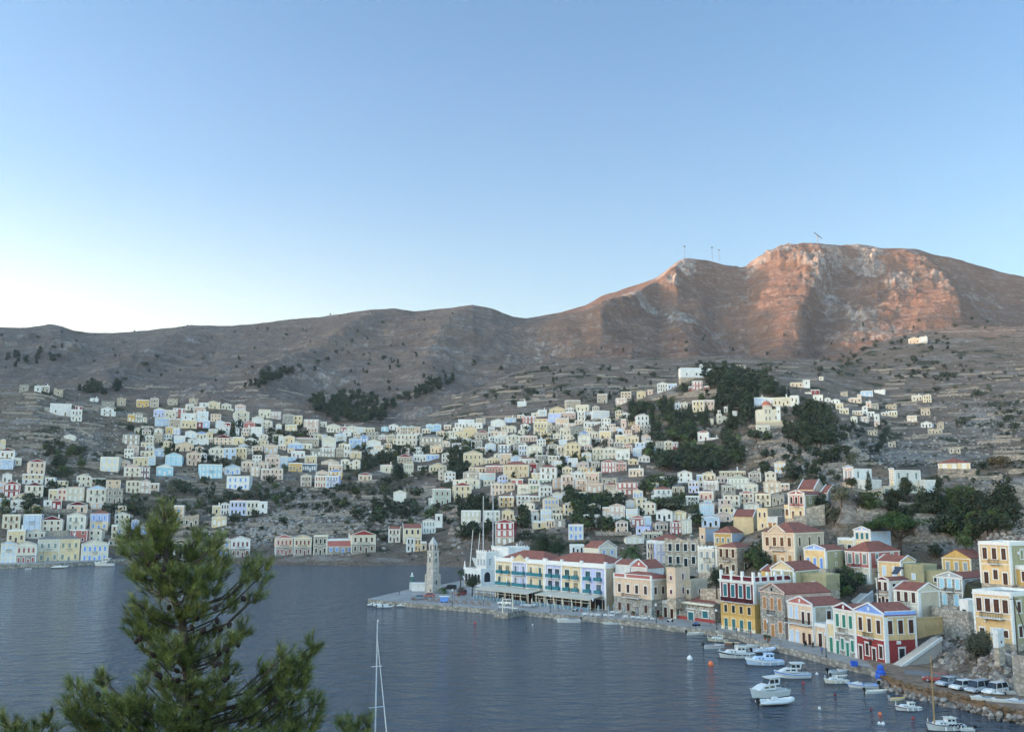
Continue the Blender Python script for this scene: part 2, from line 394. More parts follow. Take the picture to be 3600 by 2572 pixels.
zC = zC+np.clip(rockC, 0, 1)*fbm(GX/6, GY/6, 4, 73, True)*1.3
ZT = np.maximum.reduce([zB, zG, zF, zA, zC])
which = np.argmax(np.stack([zB, zG, zF, zA, zC]), 0)
def ground(x, y):
    u = x/y
    i = np.clip(np.searchsorted(U, u)-1, 0, len(U)-2); j = np.clip(np.searchsorted(YY, y)-1, 0, len(YY)-2)
    a = (u-U[i])/(U[i+1]-U[i]); b = (y-YY[j])/(YY[j+1]-YY[j])
    return float((ZT[i, j]*(1-a)+ZT[i+1, j]*a)*(1-b)+(ZT[i, j+1]*(1-a)+ZT[i+1, j+1]*a)*b)
def hit(px, py, ymin=140, zmin=.9):
    u, v = uv(px, py)
    i = int(np.clip(np.searchsorted(U, u)-1, 0, len(U)-2)); a = (u-U[i])/(U[i+1]-U[i])
    col = ZT[i]*(1-a)+ZT[i+1]*a
    g = np.maximum(col, zmin)-(HC+v*YY)
    ok = np.nonzero((g >= 0) & (YY > ymin))[0]
    if len(ok) == 0: return None
    j = ok[0]
    if j == 0 or YY[j-1] <= ymin: Y = YY[j]
    else: Y = YY[j-1]+(YY[j]-YY[j-1])*(-g[j-1])/(g[j]-g[j-1]+1e-9)
    return (u*Y, Y, HC+v*Y)
n0, n1 = ZT.shape
verts = np.stack([GX, GY, ZT], -1).reshape(-1, 3)
idx = np.arange(n0*n1).reshape(n0, n1)
quads = np.stack([idx[:-1, :-1], idx[1:, :-1], idx[1:, 1:], idx[:-1, 1:]], -1).reshape(-1, 4)
# leave out what lies well below the water and behind the crests' far side is kept
keep = (ZT.reshape(-1)[quads].max(1) > -2.5)
quads = quads[keep]
def npmesh(name, v, f, mat, smoothf=True):
    me = bpy.data.meshes.new(name); k = f.shape[1]
    me.vertices.add(len(v)); me.vertices.foreach_set('co', v.astype(np.float32).ravel())
    me.loops.add(f.size); me.loops.foreach_set('vertex_index', f.astype(np.int32).ravel())
    me.polygons.add(len(f)); me.polygons.foreach_set('loop_start', np.arange(0, f.size, k, dtype=np.int32))
    me.polygons.foreach_set('use_smooth', np.full(len(f), smoothf))
    me.update(calc_edges=True); me.validate()
    if mat: me.materials.append(mat)
    return me
# attribute: r = bare rock, g = green scrub, b = mountain (0 near, 1 far)
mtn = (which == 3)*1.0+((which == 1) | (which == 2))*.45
gB = np.clip(fbm(GX/30, GY/30, 5, 81)*2.2+.05, 0, 1)
gB = gB*np.where(which == 3, .25, np.where(which == 4, .8, .75))
gB = gB*.8+.45*(.4+1.6*np.clip(fbm(GX/14, GY/14, 4, 83)+.3, 0, 1))*(blob(3350, 1830, 230, 70)+blob(1330, 1780, 90, 50)+blob(2430, 1560, 110, 110)+blob(2580, 1420, 120, 70)+blob(250, 1600, 60, 40)+blob(2230, 1810, 160, 80)+blob(2900, 1480, 70, 50))
rk = np.clip(rockB, 0, 1)*(which == 0)+np.clip(rockC, 0, 1)*(which == 4)+(which == 3)*craggy*.75
rk += (which == 3)*crag*1.3
rk += ((which == 2)*(blob(3450, 1480, 130, 70)+blob(3200, 1600, 200, 40)))
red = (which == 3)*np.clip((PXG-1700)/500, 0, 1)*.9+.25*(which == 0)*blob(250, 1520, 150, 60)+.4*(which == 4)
me = npmesh('terrain', verts, quads, None)
ca = me.color_attributes.new('mask', 'FLOAT_COLOR', 'POINT')
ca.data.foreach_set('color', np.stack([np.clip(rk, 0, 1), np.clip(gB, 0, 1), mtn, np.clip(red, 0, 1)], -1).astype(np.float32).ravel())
def terrain_mat():
    m, nt, b = mk('dry_hillside')
    p = wpos(nt)
    at_ = nt.nodes.new('ShaderNodeAttribute'); at_.attribute_name = 'mask'
    sep = nt.nodes.new('ShaderNodeSeparateColor'); nt.links.new(at_.outputs['Color'], sep.inputs[0])
    R, G, B, A = sep.outputs[0], sep.outputs[1], sep.outputs[2], at_.outputs['Alpha']
    nL = noise(nt, p, .02, 5, .6); nM = noise(nt, p, .12, 5, .65); nS = noise(nt, p, .7, 4, .7)
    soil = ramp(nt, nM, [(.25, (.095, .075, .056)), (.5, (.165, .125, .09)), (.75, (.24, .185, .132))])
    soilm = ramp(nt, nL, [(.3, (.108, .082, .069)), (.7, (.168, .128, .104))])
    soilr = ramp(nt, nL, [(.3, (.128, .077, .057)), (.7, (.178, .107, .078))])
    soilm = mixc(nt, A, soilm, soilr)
    c = mixc(nt, B, soil, soilm)
    # limestone ledges: thin bands following the beds
    mp = nt.nodes.new('ShaderNodeMapping'); mp.inputs['Rotation'].default_value = (0, math.radians(-9), 0)
    mp.inputs['Scale'].default_value = (.012, .012, .22); nt.links.new(p, mp.inputs[0])
    bands = nt.nodes.new('ShaderNodeTexNoise'); bands.inputs['Scale'].default_value = 1.0; bands.inputs['Detail'].default_value = 5
    bands.inputs['Roughness'].default_value = .62; nt.links.new(mp.outputs[0], bands.inputs['Vector'])
    led = ramp(nt, bands.outputs['Fac'], [(.52, 0.0), (.57, .8)])
    brk = ramp(nt, nM, [(.38, 0.0), (.6, 1.)])
    ledge = nt.nodes.new('ShaderNodeMath'); ledge.operation = 'MULTIPLY'
    nt.links.new(led, ledge.inputs[0]); nt.links.new(brk, ledge.inputs[1])
    lg2 = nt.nodes.new('ShaderNodeMath'); lg2.operation = 'MULTIPLY'; nt.links.new(ledge.outputs[0], lg2.inputs[0]); nt.links.new(ramp(nt, B, [(.5, 1.0), (1., .55)]), lg2.inputs[1])
    rockn = ramp(nt, nS, [(.25, (.13, .118, .108)), (.5, (.26, .24, .22)), (.75, (.38, .36, .335))])
    nF = noise(nt, p, .085, 6, .75)
    rockf = ramp(nt, nF, [(.3, (.10, .088, .08)), (.5, (.24, .215, .195)), (.70, (.42, .385, .35))])
    rockc = mixc(nt, ramp(nt, B, [(.2, 0.0), (.8, 1.)]), rockn, rockf)
    c = mixc(nt, lg2.outputs[0], c, rockc)
    blot = ramp(nt, noise(nt, p, .08, 6, .75), [(.53, 0.0), (.62, .6)]); bm_ = nt.nodes.new('ShaderNodeMath'); bm_.operation = 'MULTIPLY'; nt.links.new(blot, bm_.inputs[0]); nt.links.new(ramp(nt, B, [(.3, .15), (1., .8)]), bm_.inputs[1])
    c = mixc(nt, bm_.outputs[0], c, rockc)
    # rock masses
    rm = nt.nodes.new('ShaderNodeMath'); rm.operation = 'MULTIPLY_ADD'
    nRm = mixc(nt, ramp(nt, B, [(.2, 0.0), (.8, 1.)]), nS, nF)
    nt.links.new(nRm, rm.inputs[0]); rm.inputs[1].default_value = .55; rs = nt.nodes.new('ShaderNodeMath'); rs.operation = 'MULTIPLY'; nt.links.new(R, rs.inputs[0]); rs.inputs[1].default_value = .3; nt.links.new(rs.outputs[0], rm.inputs[2])
    c = mixc(nt, ramp(nt, rm.outputs[0], [(.45, 0.0), (.6, .9)]), c, rockc)
    # scree spots
    c = mixc(nt, ramp(nt, nS, [(.62, 0.0), (.72, .7)]), c, rockc)
    # low scrub
    gm = nt.nodes.new('ShaderNodeMath'); gm.operation = 'MULTIPLY_ADD'
    nt.links.new(noise(nt, p, .33, 5, .7), gm.inputs[0]); gm.inputs[1].default_value = 1.1; nt.links.new(G, gm.inputs[2])
    green = ramp(nt, nS, [(.3, (.022, .028, .016)), (.7, (.06, .062, .034))])
    c = mixc(nt, ramp(nt, gm.outputs[0], [(.80, 0.0), (1.0, .92)]), c, green)
    # speckle of thorny bushes on the far slopes
    sp = ramp(nt, noise(nt, p, .16, 3, .7), [(.60, 0.0), (.70, .75)])
    c = mixc(nt, sp, c, (.055, .048, .036))
    nt.links.new(c, b.inputs['Base Color']); b.inputs['Roughness'].default_value = 1; b.inputs['Specular IOR Level'].default_value = .05
    k = bump(nt, b, nS, .55, 1.6)
    k2 = nt.nodes.new('ShaderNodeBump'); k2.inputs['Strength'].default_value = .8; k2.inputs['Distance'].default_value = 9
    nt.links.new(nM, k2.inputs['Height']); nt.links.new(k2.outputs[0], k.inputs['Normal'])
    return m
TM = terrain_mat(); me.materials.append(TM)
terrain = link('hillside_terrain', me); tag(terrain, kind='structure', label='dry rocky hillsides and mountain around the harbour')
# slope below the viewpoint, and the high ridge west of the bay (it stands left of the frame and shades the town)
xs = np.linspace(-130, 130, 90); ys = np.concatenate([np.linspace(-30, 118, 80)])
X2, Y2 = np.meshgrid(xs, ys, indexing='ij')
Z2 = 30.4-.30*Y2-np.clip(Y2-60, 0, None)*.12+fbm(X2/18, Y2/18, 4, 91)*1.0
ii = np.arange(X2.size).reshape(X2.shape)
q2 = np.stack([ii[:-1, :-1], ii[1:, :-1], ii[1:, 1:], ii[:-1, 1:]], -1).reshape(-1, 4)
nearme = npmesh('near_slope', np.stack([X2, Y2, Z2], -1).reshape(-1, 3), q2, TM)
c2 = nearme.color_attributes.new('mask', 'FLOAT_COLOR', 'POINT')
c2.data.foreach_set('color', np.tile(np.array([.1, .6, 0, .2], np.float32), X2.size))
tag(link('near_hillside', nearme), kind='structure', label='scrubby slope below the viewpoint')
def near_z(x, y): return 30.4-.30*y-max(0, y-60)*.12

# the high ridge west of the bay, left of the frame: it keeps the low sun off the harbour
ry = np.linspace(-1400, 3600, 160); rx = np.linspace(-2500, -950, 60)
RX, RY = np.meshgrid(rx, ry, indexing='ij')
crest = np.interp(RY, [-1400, 600, 1150, 1300, 1440, 1500, 1580, 1660, 1730, 1820, 2000, 3600], [420, 480, 550, 578, 562, 592, 655, 655, 618, 592, 575, 500])
prof = np.clip(1-np.abs(RX+1650)/800, -.2, 1)
RZ = crest*prof**1.0+fbm(RX/300, RY/300, 4, 97)*26*(1-np.clip(prof, 0, 1)*.6)-10
ii = np.arange(RX.size).reshape(RX.shape)
q3 = np.stack([ii[:-1, :-1], ii[1:, :-1], ii[1:, 1:], ii[:-1, 1:]], -1).reshape(-1, 4)
rme = npmesh('west_ridge', np.stack([RX, RY, RZ], -1).reshape(-1, 3), q3, TM)
c3 = rme.color_attributes.new('mask', 'FLOAT_COLOR', 'POINT')
c3.data.foreach_set('color', np.tile(np.array([.2, .2, 1, .2], np.float32), RX.size))
tag(link('hills', rme), kind='structure', label='bare ridge west of the bay')
# ---------------------------------------------------------------- water, sky, sun, camera
def water_mat():
    m, nt, b = mk('harbour_water')
    p = wpos(nt)
    b.inputs['Base Color'].default_value = (.054, .068, .082, 1)
    b.inputs['Roughness'].default_value = .10; b.inputs['IOR'].default_value = 1.42
    n1 = noise(nt, p, .30, 2, .5, (.62, 1.05, 1)); n2 = noise(nt, p, .75, 3, .6, (.8, 1.05, 1)); n3 = noise(nt, p, .018, 3, .6, (1, 2, 1))
    gust = ramp(nt, n3, [(.3, .75), (.7, 1.)])
    a = nt.nodes.new('ShaderNodeMath'); a.operation = 'MULTIPLY_ADD'; nt.links.new(n1, a.inputs[0]); a.inputs[1].default_value = 2.4; nt.links.new(n2, a.inputs[2])
    g = nt.nodes.new('ShaderNodeMath'); g.operation = 'MULTIPLY'; nt.links.new(a.outputs[0], g.inputs[0]); nt.links.new(gust, g.inputs[1])
    bump(nt, b, g.outputs[0], 1.0, 1.15)
    return m
w = MB(); w.add([(-2600,100,0),(2600,100,0),(2600,2600,0),(-2600,2600,0)], [(0,1,2,3)])
tag(w.build('water', water_mat()), kind='structure', label='dark rippled harbour water')
SUN_AZ = math.radians(-90); SUN_EL = math.radians(7.5)   # azimuth measured from the view axis (+Y), negative to the left
wd = bpy.data.worlds.new('World'); sc.world = wd; wd.use_nodes = True
nt = wd.node_tree; bg = nt.nodes['Background']
sky = nt.nodes.new('ShaderNodeTexSky'); sky.sky_type = 'NISHITA'; sky.sun_disc = False
sky.sun_elevation = SUN_EL; sky.sun_rotation = SUN_AZ
sky.altitude = 30; sky.air_density = 1.0; sky.dust_density = 1.2; sky.ozone_density = 1.6
tcw = nt.nodes.new('ShaderNodeTexCoord'); sepw = nt.nodes.new('ShaderNodeSeparateXYZ'); nt.links.new(tcw.outputs['Generated'], sepw.inputs[0])
# sky boosted and warmed behind the viewpoint, dimmed ahead: added to brighten the facades
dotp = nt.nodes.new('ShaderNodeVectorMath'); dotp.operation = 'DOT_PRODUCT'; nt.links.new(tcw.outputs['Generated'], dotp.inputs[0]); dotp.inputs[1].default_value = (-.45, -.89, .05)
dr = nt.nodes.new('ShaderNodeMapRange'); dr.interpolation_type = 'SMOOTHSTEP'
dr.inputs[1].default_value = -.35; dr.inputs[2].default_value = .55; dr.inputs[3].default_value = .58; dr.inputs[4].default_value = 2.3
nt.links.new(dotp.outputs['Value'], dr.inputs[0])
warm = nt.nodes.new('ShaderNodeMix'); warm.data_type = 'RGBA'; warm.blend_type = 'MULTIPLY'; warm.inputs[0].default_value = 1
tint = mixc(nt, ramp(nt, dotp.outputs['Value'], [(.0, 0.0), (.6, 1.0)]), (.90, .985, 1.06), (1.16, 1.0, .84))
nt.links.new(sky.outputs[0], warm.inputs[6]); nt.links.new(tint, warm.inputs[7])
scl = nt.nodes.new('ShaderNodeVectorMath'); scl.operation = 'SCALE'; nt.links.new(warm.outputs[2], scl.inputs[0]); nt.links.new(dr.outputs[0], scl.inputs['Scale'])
# warm pale glow low in the sky on the sunset side
fx = nt.nodes.new('ShaderNodeMapRange'); fx.interpolation_type = 'SMOOTHSTEP'; nt.links.new(sepw.outputs[0], fx.inputs[0])
fx.inputs[1].default_value = .30; fx.inputs[2].default_value = -.75; fx.inputs[3].default_value = 0; fx.inputs[4].default_value = 1
fz = nt.nodes.new('ShaderNodeMapRange'); fz.interpolation_type = 'SMOOTHSTEP'; nt.links.new(sepw.outputs[2], fz.inputs[0])
fz.inputs[1].default_value = .34; fz.inputs[2].default_value = .0; fz.inputs[3].default_value = 0; fz.inputs[4].default_value = 1
fm = nt.nodes.new('ShaderNodeMath'); fm.operation = 'MULTIPLY'; nt.links.new(fx.outputs[0], fm.inputs[0]); nt.links.new(fz.outputs[0], fm.inputs[1])
gc = nt.nodes.new('ShaderNodeVectorMath'); gc.operation = 'SCALE'; gc.inputs[0].default_value = (1.6, 1.15, .42); nt.links.new(fm.outputs[0], gc.inputs['Scale'])
# deeper blue towards the zenith
zb = nt.nodes.new('ShaderNodeMapRange'); zb.interpolation_type = 'SMOOTHSTEP'; nt.links.new(sepw.outputs[2], zb.inputs[0])
zb.inputs[1].default_value = .1; zb.inputs[2].default_value = .6; zb.inputs[3].default_value = 0; zb.inputs[4].default_value = 1
deep = nt.nodes.new('ShaderNodeMix'); deep.data_type = 'RGBA'; deep.blend_type = 'MULTIPLY'; nt.links.new(zb.outputs[0], deep.inputs[0])
nt.links.new(scl.outputs[0], deep.inputs[6]); deep.inputs[7].default_value = (.62, .85, 1.0, 1)
wm = nt.nodes.new('ShaderNodeMix'); wm.data_type = 'RGBA'; wm.blend_type = 'MULTIPLY'; nt.links.new(fm.outputs[0], wm.inputs[0])
nt.links.new(deep.outputs[2], wm.inputs[6]); wm.inputs[7].default_value = (1.0, .86, .62, 1)
ad = nt.nodes.new('ShaderNodeVectorMath'); ad.operation = 'ADD'; nt.links.new(wm.outputs[2], ad.inputs[0]); nt.links.new(gc.outputs[0], ad.inputs[1])
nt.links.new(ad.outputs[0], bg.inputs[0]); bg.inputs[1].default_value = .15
sl = bpy.data.lights.new('sun', 'SUN'); sl.energy = 2.0; sl.angle = math.radians(.6); sl.color = (1, .60, .43)
so = bpy.data.objects.new('sun', sl); COL.objects.link(so)
from mathutils import Vector
sd = Vector((math.sin(SUN_AZ)*math.cos(SUN_EL), math.cos(SUN_AZ)*math.cos(SUN_EL), math.sin(SUN_EL)))
so.rotation_euler = (-sd).to_track_quat('-Z', 'Y').to_euler()
so.location = sd*300
cd = bpy.data.cameras.new('camera'); co = bpy.data.objects.new('camera', cd); COL.objects.link(co)
co.location = (0, 0, HC); co.rotation_euler = (math.pi/2+PIT, 0, 0)
cd.sensor_fit = 'HORIZONTAL'; cd.sensor_width = 36; cd.lens = 36*F/3600; cd.clip_start = .5; cd.clip_end = 12000
sc.camera = co
sc.view_settings.view_transform = 'Standard'; sc.view_settings.look = 'None'; sc.view_settings.exposure = 2.22; sc.view_settings.gamma = 1
sc.cycles.use_denoising = True; sc.cycles.max_bounces = 6; sc.cycles.diffuse_bounces = 3; sc.cycles.glossy_bounces = 3
sc.cycles.transparent_max_bounces = 8; sc.cycles.caustics_reflective = False; sc.cycles.caustics_refractive = False
# ---------------------------------------------------------------- house kit
_wc = {}
def window_mesh(w, h, pane, frame, kind):
    """kind: w shuttered window, o open dark opening with folded shutters, d door, a arched, p plain opening without surround"""
    w = round(w, 1); h = round(h, 1); key = (w, h, pane, frame, kind)
    if key in _wc: return _wc[key]
    fr = MB(); pn = MB(); t = min(.2, w*.2)
    if kind != 'p':
        if kind == 'a':
            n = 8; R = w/2+t; cz = h-w/2
            fr.box(-w/2-t, -w/2, -.09, 0, 0, cz).box(w/2, w/2+t, -.09, 0, 0, cz)
            for i in range(n):
                a, b = math.pi*i/n, math.pi*(i+1)/n
                q = lambda r, s: (r*math.cos(s), cz+r*math.sin(s))
                fr.prism([q(w/2, a), q(R, a), q(R, b), q(w/2, b)], 'y', -.09, 0)
        else:
            fr.box(-w/2-t, -w/2, -.09, 0, 0, h).box(w/2, w/2+t, -.09, 0, 0, h).box(-w/2-t, w/2+t, -.09, 0, h, h+t)
            if kind in 'wo': fr.box(-w/2-t*1.25, w/2+t*1.25, -.15, 0, -t*.7, 0)
            fr.box(-w/2-t*1.4, w/2+t*1.4, -.17, 0, h+t+.05, h+t+.14)
    if kind == 'a':
        cz = h-w/2; poly = [(-w/2, 0), (w/2, 0)]+[(w/2*math.cos(math.pi*i/8), cz+w/2*math.sin(math.pi*i/8)) for i in range(9)]
        pn.prism(poly, 'y', -.03, 0)
    elif kind in 'wd' and pane not in 'k':
        pn.box(-w/2, -.02, -.05, 0, .0, h).box(.02, w/2, -.05, 0, .0, h)
        if kind == 'w': pn.box(-w/2, w/2, -.065, -.05, h*.47, h*.53)
        else: pn.box(-w/2+.1, -.1, -.07, -.05, h*.1, h*.45).box(.1, w/2-.1, -.07, -.05, h*.1, h*.45)
    else:
        pn.box(-w/2, w/2, -.02, 0, 0, h)
        pn.box(-.03, .03, -.045, -.02, 0, h).box(-w/2, w/2, -.04, -.02, h*.66, h*.70)
        if kind == 'o': fr.box(-w/2-t-w*.45, -w/2-t, -.06, 0, 0, h, 1).box(w/2+t, w/2+t+w*.45, -.06, 0, 0, h, 1)
    pm = paint(pane) if not (pane == 'k') else GLASS()
    r = (fr.mesh('window_frame', [paint(frame), paint('d')]) if fr.v else None, pn.mesh('window_pane', pm))
    _wc[key] = r; return r
def put_window(parent, x, z, w, h, pane, frame, kind, side=None, near=False, depth=0):
    """side None = facade (y=0 plane, facing -y); 'R' = right wall at x=depth facing +x"""
    f, p = window_mesh(w, h, pane, frame, kind)
    nm = 'door' if kind == 'd' else 'window'
    o = link(nm, f if f else p, parent)
    if f: link('shutter' if (kind in 'wd' and pane != 'k') else 'pane', p, o)
    if side == 'R': o.location = (depth, x, z); o.rotation_euler = (0, 0, math.pi/2)
    elif side == 'L': o.location = (0, x, z); o.rotation_euler = (0, 0, -math.pi/2)
    else: o.location = (x, 0, z)
    return o
def balcony(parent, x, z, w, d=.9, rail=True):
    m = MB().box(x-w/2, x+w/2, -d, 0, z-.14, z)
    for s in (-1, 1): m.prism([(0, z-.14), (-d*.7, z-.14), (0, z-.5)], 'x', x+s*w*.35-.08, x+s*w*.35+.08)
    b = m.build('balcony', paint('w'), parent)
    r = MB(); n = max(4, int(w/.3))
    r.box(x-w/2, x+w/2, -d, -d+.05, z+.86, z+.96).box(x-w/2, x-w/2+.05, -d, 0, z+.9, z+.96).box(x+w/2-.05, x+w/2, -d, 0, z+.9, z+.96)
    for i in range(n+1):
        q = x-w/2+.02+(w-.04)*i/n; r.box(q-.03, q+.03, -d+.0, -d+.05, z, z+.9)
    for s in (x-w/2, x+w/2-.04):
        for k in (.3, .6): r.box(s, s+.04, -d*k-.02, -d*k+.02, z, z+.9)
    r.build('railing', METAL(), b)
def gable_roof(parent, w, y0, y1, z, rise, mat, ov=.18, front=True):
    # ridge along y
    t = .13; m = MB(); e = ov; k = rise/(w/2)
    m.prism([(-e, z-e*k+.03), (w/2, z+rise+.03), (w/2, z+rise+.03+t), (-e, z-e*k+.03+t)], 'y', y0, y1)
    m.prism([(w/2, z+rise+.03), (w+e, z-e*k+.03), (w+e, z-e*k+.03+t), (w/2, z+rise+.03+t)], 'y', y0, y1)
    return m.build('roof', mat, parent)
def side_roof(parent, w, d, z, rise, mat, ov=.15):
    t = .13; m = MB(); k = rise/(d/2)
    m.prism([(-ov, z-ov*k+.03), (d/2, z+rise+.03), (d/2, z+rise+.03+t), (-ov, z-ov*k+.03+t)], 'x', -ov, w+ov)
    m.prism([(d/2, z+rise+.03), (d+ov, z-ov*k+.03), (d+ov, z-ov*k+.03+t), (d/2, z+rise+.03+t)], 'x', -ov, w+ov)
    return m.build('roof', mat, parent)
def hip_roof(parent, w, d, z, rise, mat, ov=.2):
    m = MB(); a = min(w, d)/2
    z += .03
    b = [(-ov,-ov,z),(w+ov,-ov,z),(w+ov,d+ov,z),(-ov,d+ov,z)]
    if w >= d: r = [(a, d/2, z+rise), (w-a+.01, d/2, z+rise)]
    else: r = [(w/2, a, z+rise), (w/2, d-a+.01, z+rise)]
    b2 = [(x, y, z-.12) for x, y, _ in b]
    if w >= d: fs = [(0,1,5,4),(1,2,5),(2,3,4,5),(3,0,4)]
    else: fs = [(0,1,4),(1,2,5,4),(2,3,5),(3,0,4,5)]
    fs += [(6+i, 6+(i+1) % 4, (i+1) % 4, i) for i in range(4)]+[(9,8,7,6)]
    m.add(b+r+b2, fs); return m.build('roof', mat, parent)
def pediment(parent, w, z, rise, tymp, frame='w', deep=.22, medal=False):
    m = MB(); q = .26 if w > 5 else .2; k = rise/(w/2)
    m.prism([(-.12, z-.02), (w+.12, z-.02), (w+.12, z+q*.8), (-.12, z+q*.8)], 'y', -deep, .0)
    m.prism([(-.2, z+q*.8), (w/2, z+rise+q*.8+.15*k), (w/2, z+rise+q*.8+.15*k+q), (-.2, z+q*.8+q)], 'y', -deep-.04, .0)
    m.prism([(w/2, z+rise+q*.8+.15*k), (w+.2, z+q*.8), (w+.2, z+q*.8+q), (w/2, z+rise+q*.8+.15*k+q)], 'y', -deep-.04, .0)
    p = m.build('pediment', paint(frame), parent)
    if tymp:
        MB().prism([(.3, z+q*.8), (w-.3, z+q*.8), (w/2, z+rise+q*.8-.05)], 'y', -.06, 0).build('tympanum', wallm(tymp), p)
    if medal:
        MB().add([(w/2+.3*math.cos(i*math.pi/5), -.12, z+q*.8+rise*.42+.42*math.sin(i*math.pi/5)) for i in range(10)]+[(w/2+.3*math.cos(i*math.pi/5), -.02, z+q*.8+rise*.42+.42*math.sin(i*math.pi/5)) for i in range(10)],
                 [tuple(range(10))]+[(i, (i+1) % 10, 10+(i+1) % 10, 10+i) for i in range(10)]).build('medallion', paint('w'), p)
    return p
def volume(root, x0, y0, z0, w, d, h, walls, roof, tymp=None, roofc='s', rows=(), side=(), trim=True, found=3.0, rise=None,
           frame='w', balc=(), base=None, medal=False, chimney=False, dens=1.0, lside=(), foundm='t', parapet_c=None, sidec=None, xs=None):
    """one building volume, local frame: x along the facade, y backwards, z up; rows listed from the top floor down:
    (count, pane, kind, height, width)"""
    P = root; k0 = len(KIDS.get(root.name, []))
    nf = len(walls); fh = h/nf
    if rise is None: rise = w*.17 if roof == 'g' else (d*.2 if roof == 's' else min(w, d)*.2)
    for i, c in enumerate(walls):
        za, zb = h-fh*(i+1), h-fh*i
        m = MB()
        if i == 0 and roof == 'g': m.prism([(0, za), (w, za), (w, zb), (w/2, zb+rise), (0, zb)], 'y', 0, d)
        elif i == 0 and roof == 's': m.prism([(0, za), (d, za), (d, zb), (d/2, zb+rise), (0, zb)], 'x', 0, w)
        else: m.box(0, w, 0, d, za, zb)
        m.build('wall', wallm(c), P)
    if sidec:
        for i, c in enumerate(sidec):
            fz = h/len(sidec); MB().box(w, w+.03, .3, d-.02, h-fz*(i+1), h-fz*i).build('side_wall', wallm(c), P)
    if found: MB().box(.05, w-.05, .05, d-.05, -found, 0).build('foundation', wallm(foundm), P)
    if base: MB().box(-.04, w+.04, -.04, d+.02, 0, h*.08).build('plinth', paint(base), P)
    if roof == 'g':
        gable_roof(P, w, -.02 if not tymp and tymp != '' else .02, d+.1, h+.02, rise, roofm(roofc))
        if tymp is not None: pediment(P, w, h, rise, tymp, frame, medal=medal)
    elif roof == 's':
        side_roof(P, w, d, h+.02, rise, roofm(roofc))
        k = rise/(d/2)
        for xx in (-.2, w-.05):
            MB().prism([(-.2, h-.2*k+.1), (d/2, h+rise+.1), (d+.2, h-.2*k+.1), (d+.2, h-.2*k+.36), (d/2, h+rise+.36), (-.2, h-.2*k+.36)], 'x', xx, xx+.25).build('gable_edge', paint(frame), P)
    elif roof == 'h':
        hip_roof(P, w, d, h+.12, rise, roofm(roofc))
        m = MB().box(-.18, w+.18, -.18, d+.18, h-.22, h+.1); m.build('cornice', paint(frame), P)
    elif roof in 'fc':
        m = MB(); ph = .55 if roof == 'f' else .5; t = .22
        m.box(-.06, w+.06, -.06, t, h, h+ph).box(-.06, w+.06, d-t, d+.06, h, h+ph).box(-.06, t, t, d-t, h, h+ph).box(w-t, w+.06, t, d-t, h, h+ph)
        if roof == 'c':
            n = max(2, int(w/1.1))
            for i in range(n+1):
                q = -.05+(w-.3)*i/n; m.box(q, q+.4, -.05, t-.01, h+ph, h+ph+.5)
            for i in range(1, max(2, int(d/1.3))):
                q = d*i/max(2, int(d/1.3)); m.box(w-t+.01, w+.05, q, q+.4, h+ph, h+ph+.5)
        m.build('parapet', paint(parapet_c or frame) if (parapet_c or trim) else wallm(walls[0]), P)
        MB().box(t, w-t, t, d-t, h-.1, h+.08).build('roof', CONC() if roofc == 's' else roofm(roofc), P)
        if roofc == 'r': hip_roof(P, w-.5, d-.5, h+.35, min(w, d)*.13, roofm('r')).location = (.25, .25, 0)
    elif roof == 'n':
        m = MB(); n = max(3, int(w/1.2)); R = random.Random(int(w*100+d*10))
        for i in range(n): m.box(w*i/n, w*(i+1)/n-.001, 0, .5, h, h+R.random()*1.2+.05)
        for i in range(3): m.box(w-.5, w, .5+(d-.5)*i/3, .5+(d-.5)*(i+1)/3-.001, h, h+R.random()*1.2+.05)
        m.build('broken_wall_top', wallm(walls[0]), P)
    if trim and roof != 'n':
        m = MB(); t = .34 if w > 5 else .26; tt = t
        for xx in (-.05, w-tt+.05): m.box(xx, xx+tt, -.08, .3, 0, h-.26)
        if roof in 'gs': m.box(-.08, w+.08, -.12, .05, h-.26, h-.02) if (tymp is None) else m.box(-.05, w+.05, -.08, .05, h-.26, h-.02)
        for i in range(1, nf): m.box(tt, w-tt, -.07, .05, h-fh*i-.12, h-fh*i+.1)
        if nf == 1 and len(rows) > 1 and h > 4.5: m.box(tt, w-tt, -.06, .05, h*.52-.1, h*.52+.08)
        if roof in 'fc': m.box(-.14, w+.14, -.15, -.01, h-.24, h-.01); m.box(w+.01, w+.14, -.01, d+.05, h-.24, h-.01)
        if roof == 's' or side: m.box(w-.2, w+.07, .3, .75, 0, h-.3); m.box(w+.0, w+.06, .75, d, h-.3, h-.05); m.box(w-.3, w+.06, d-.4, d+.04, 0, h-.3)
        m.build('trim', paint(frame), P)
    nr = len(rows)
    for i, r in enumerate(rows):
        cnt, pane, kind = r[0], r[1], r[2]
        fhh = h/nr; zb = h-fhh*(i+1)
        hh = r[3] if len(r) > 3 and r[3] else min(2.3, fhh*.58)
        if cnt == 0: continue
        ww = r[4] if len(r) > 4 and r[4] else min(1.15, w/cnt*.42)
        xs_ = r[5] if len(r) > 5 else [w*(j+.5)/cnt*.92+w*.04 for j in range(cnt)]
        for j, x in enumerate(xs_):
            if kind == 'D': kk = 'd' if j % 2 == 0 or cnt < 3 else 'w'
            elif kind == 'M': kk = 'd' if j == cnt//2 else 'w'
            else: kk = kind
            z = zb+(.05 if kk == 'd' else max(.5, fhh*.24)); hx = hh+(.35 if kk == 'd' else 0)
            put_window(P, x, z, ww, min(hx, fhh*.82), pane, frame, kk)
        if i in balc:
            bw = ww*2.2 if cnt % 2 else w*.5
            cx = xs_[len(xs_)//2] if cnt % 2 else w/2
            balcony(P, cx, zb+.02, min(bw, w*.8))
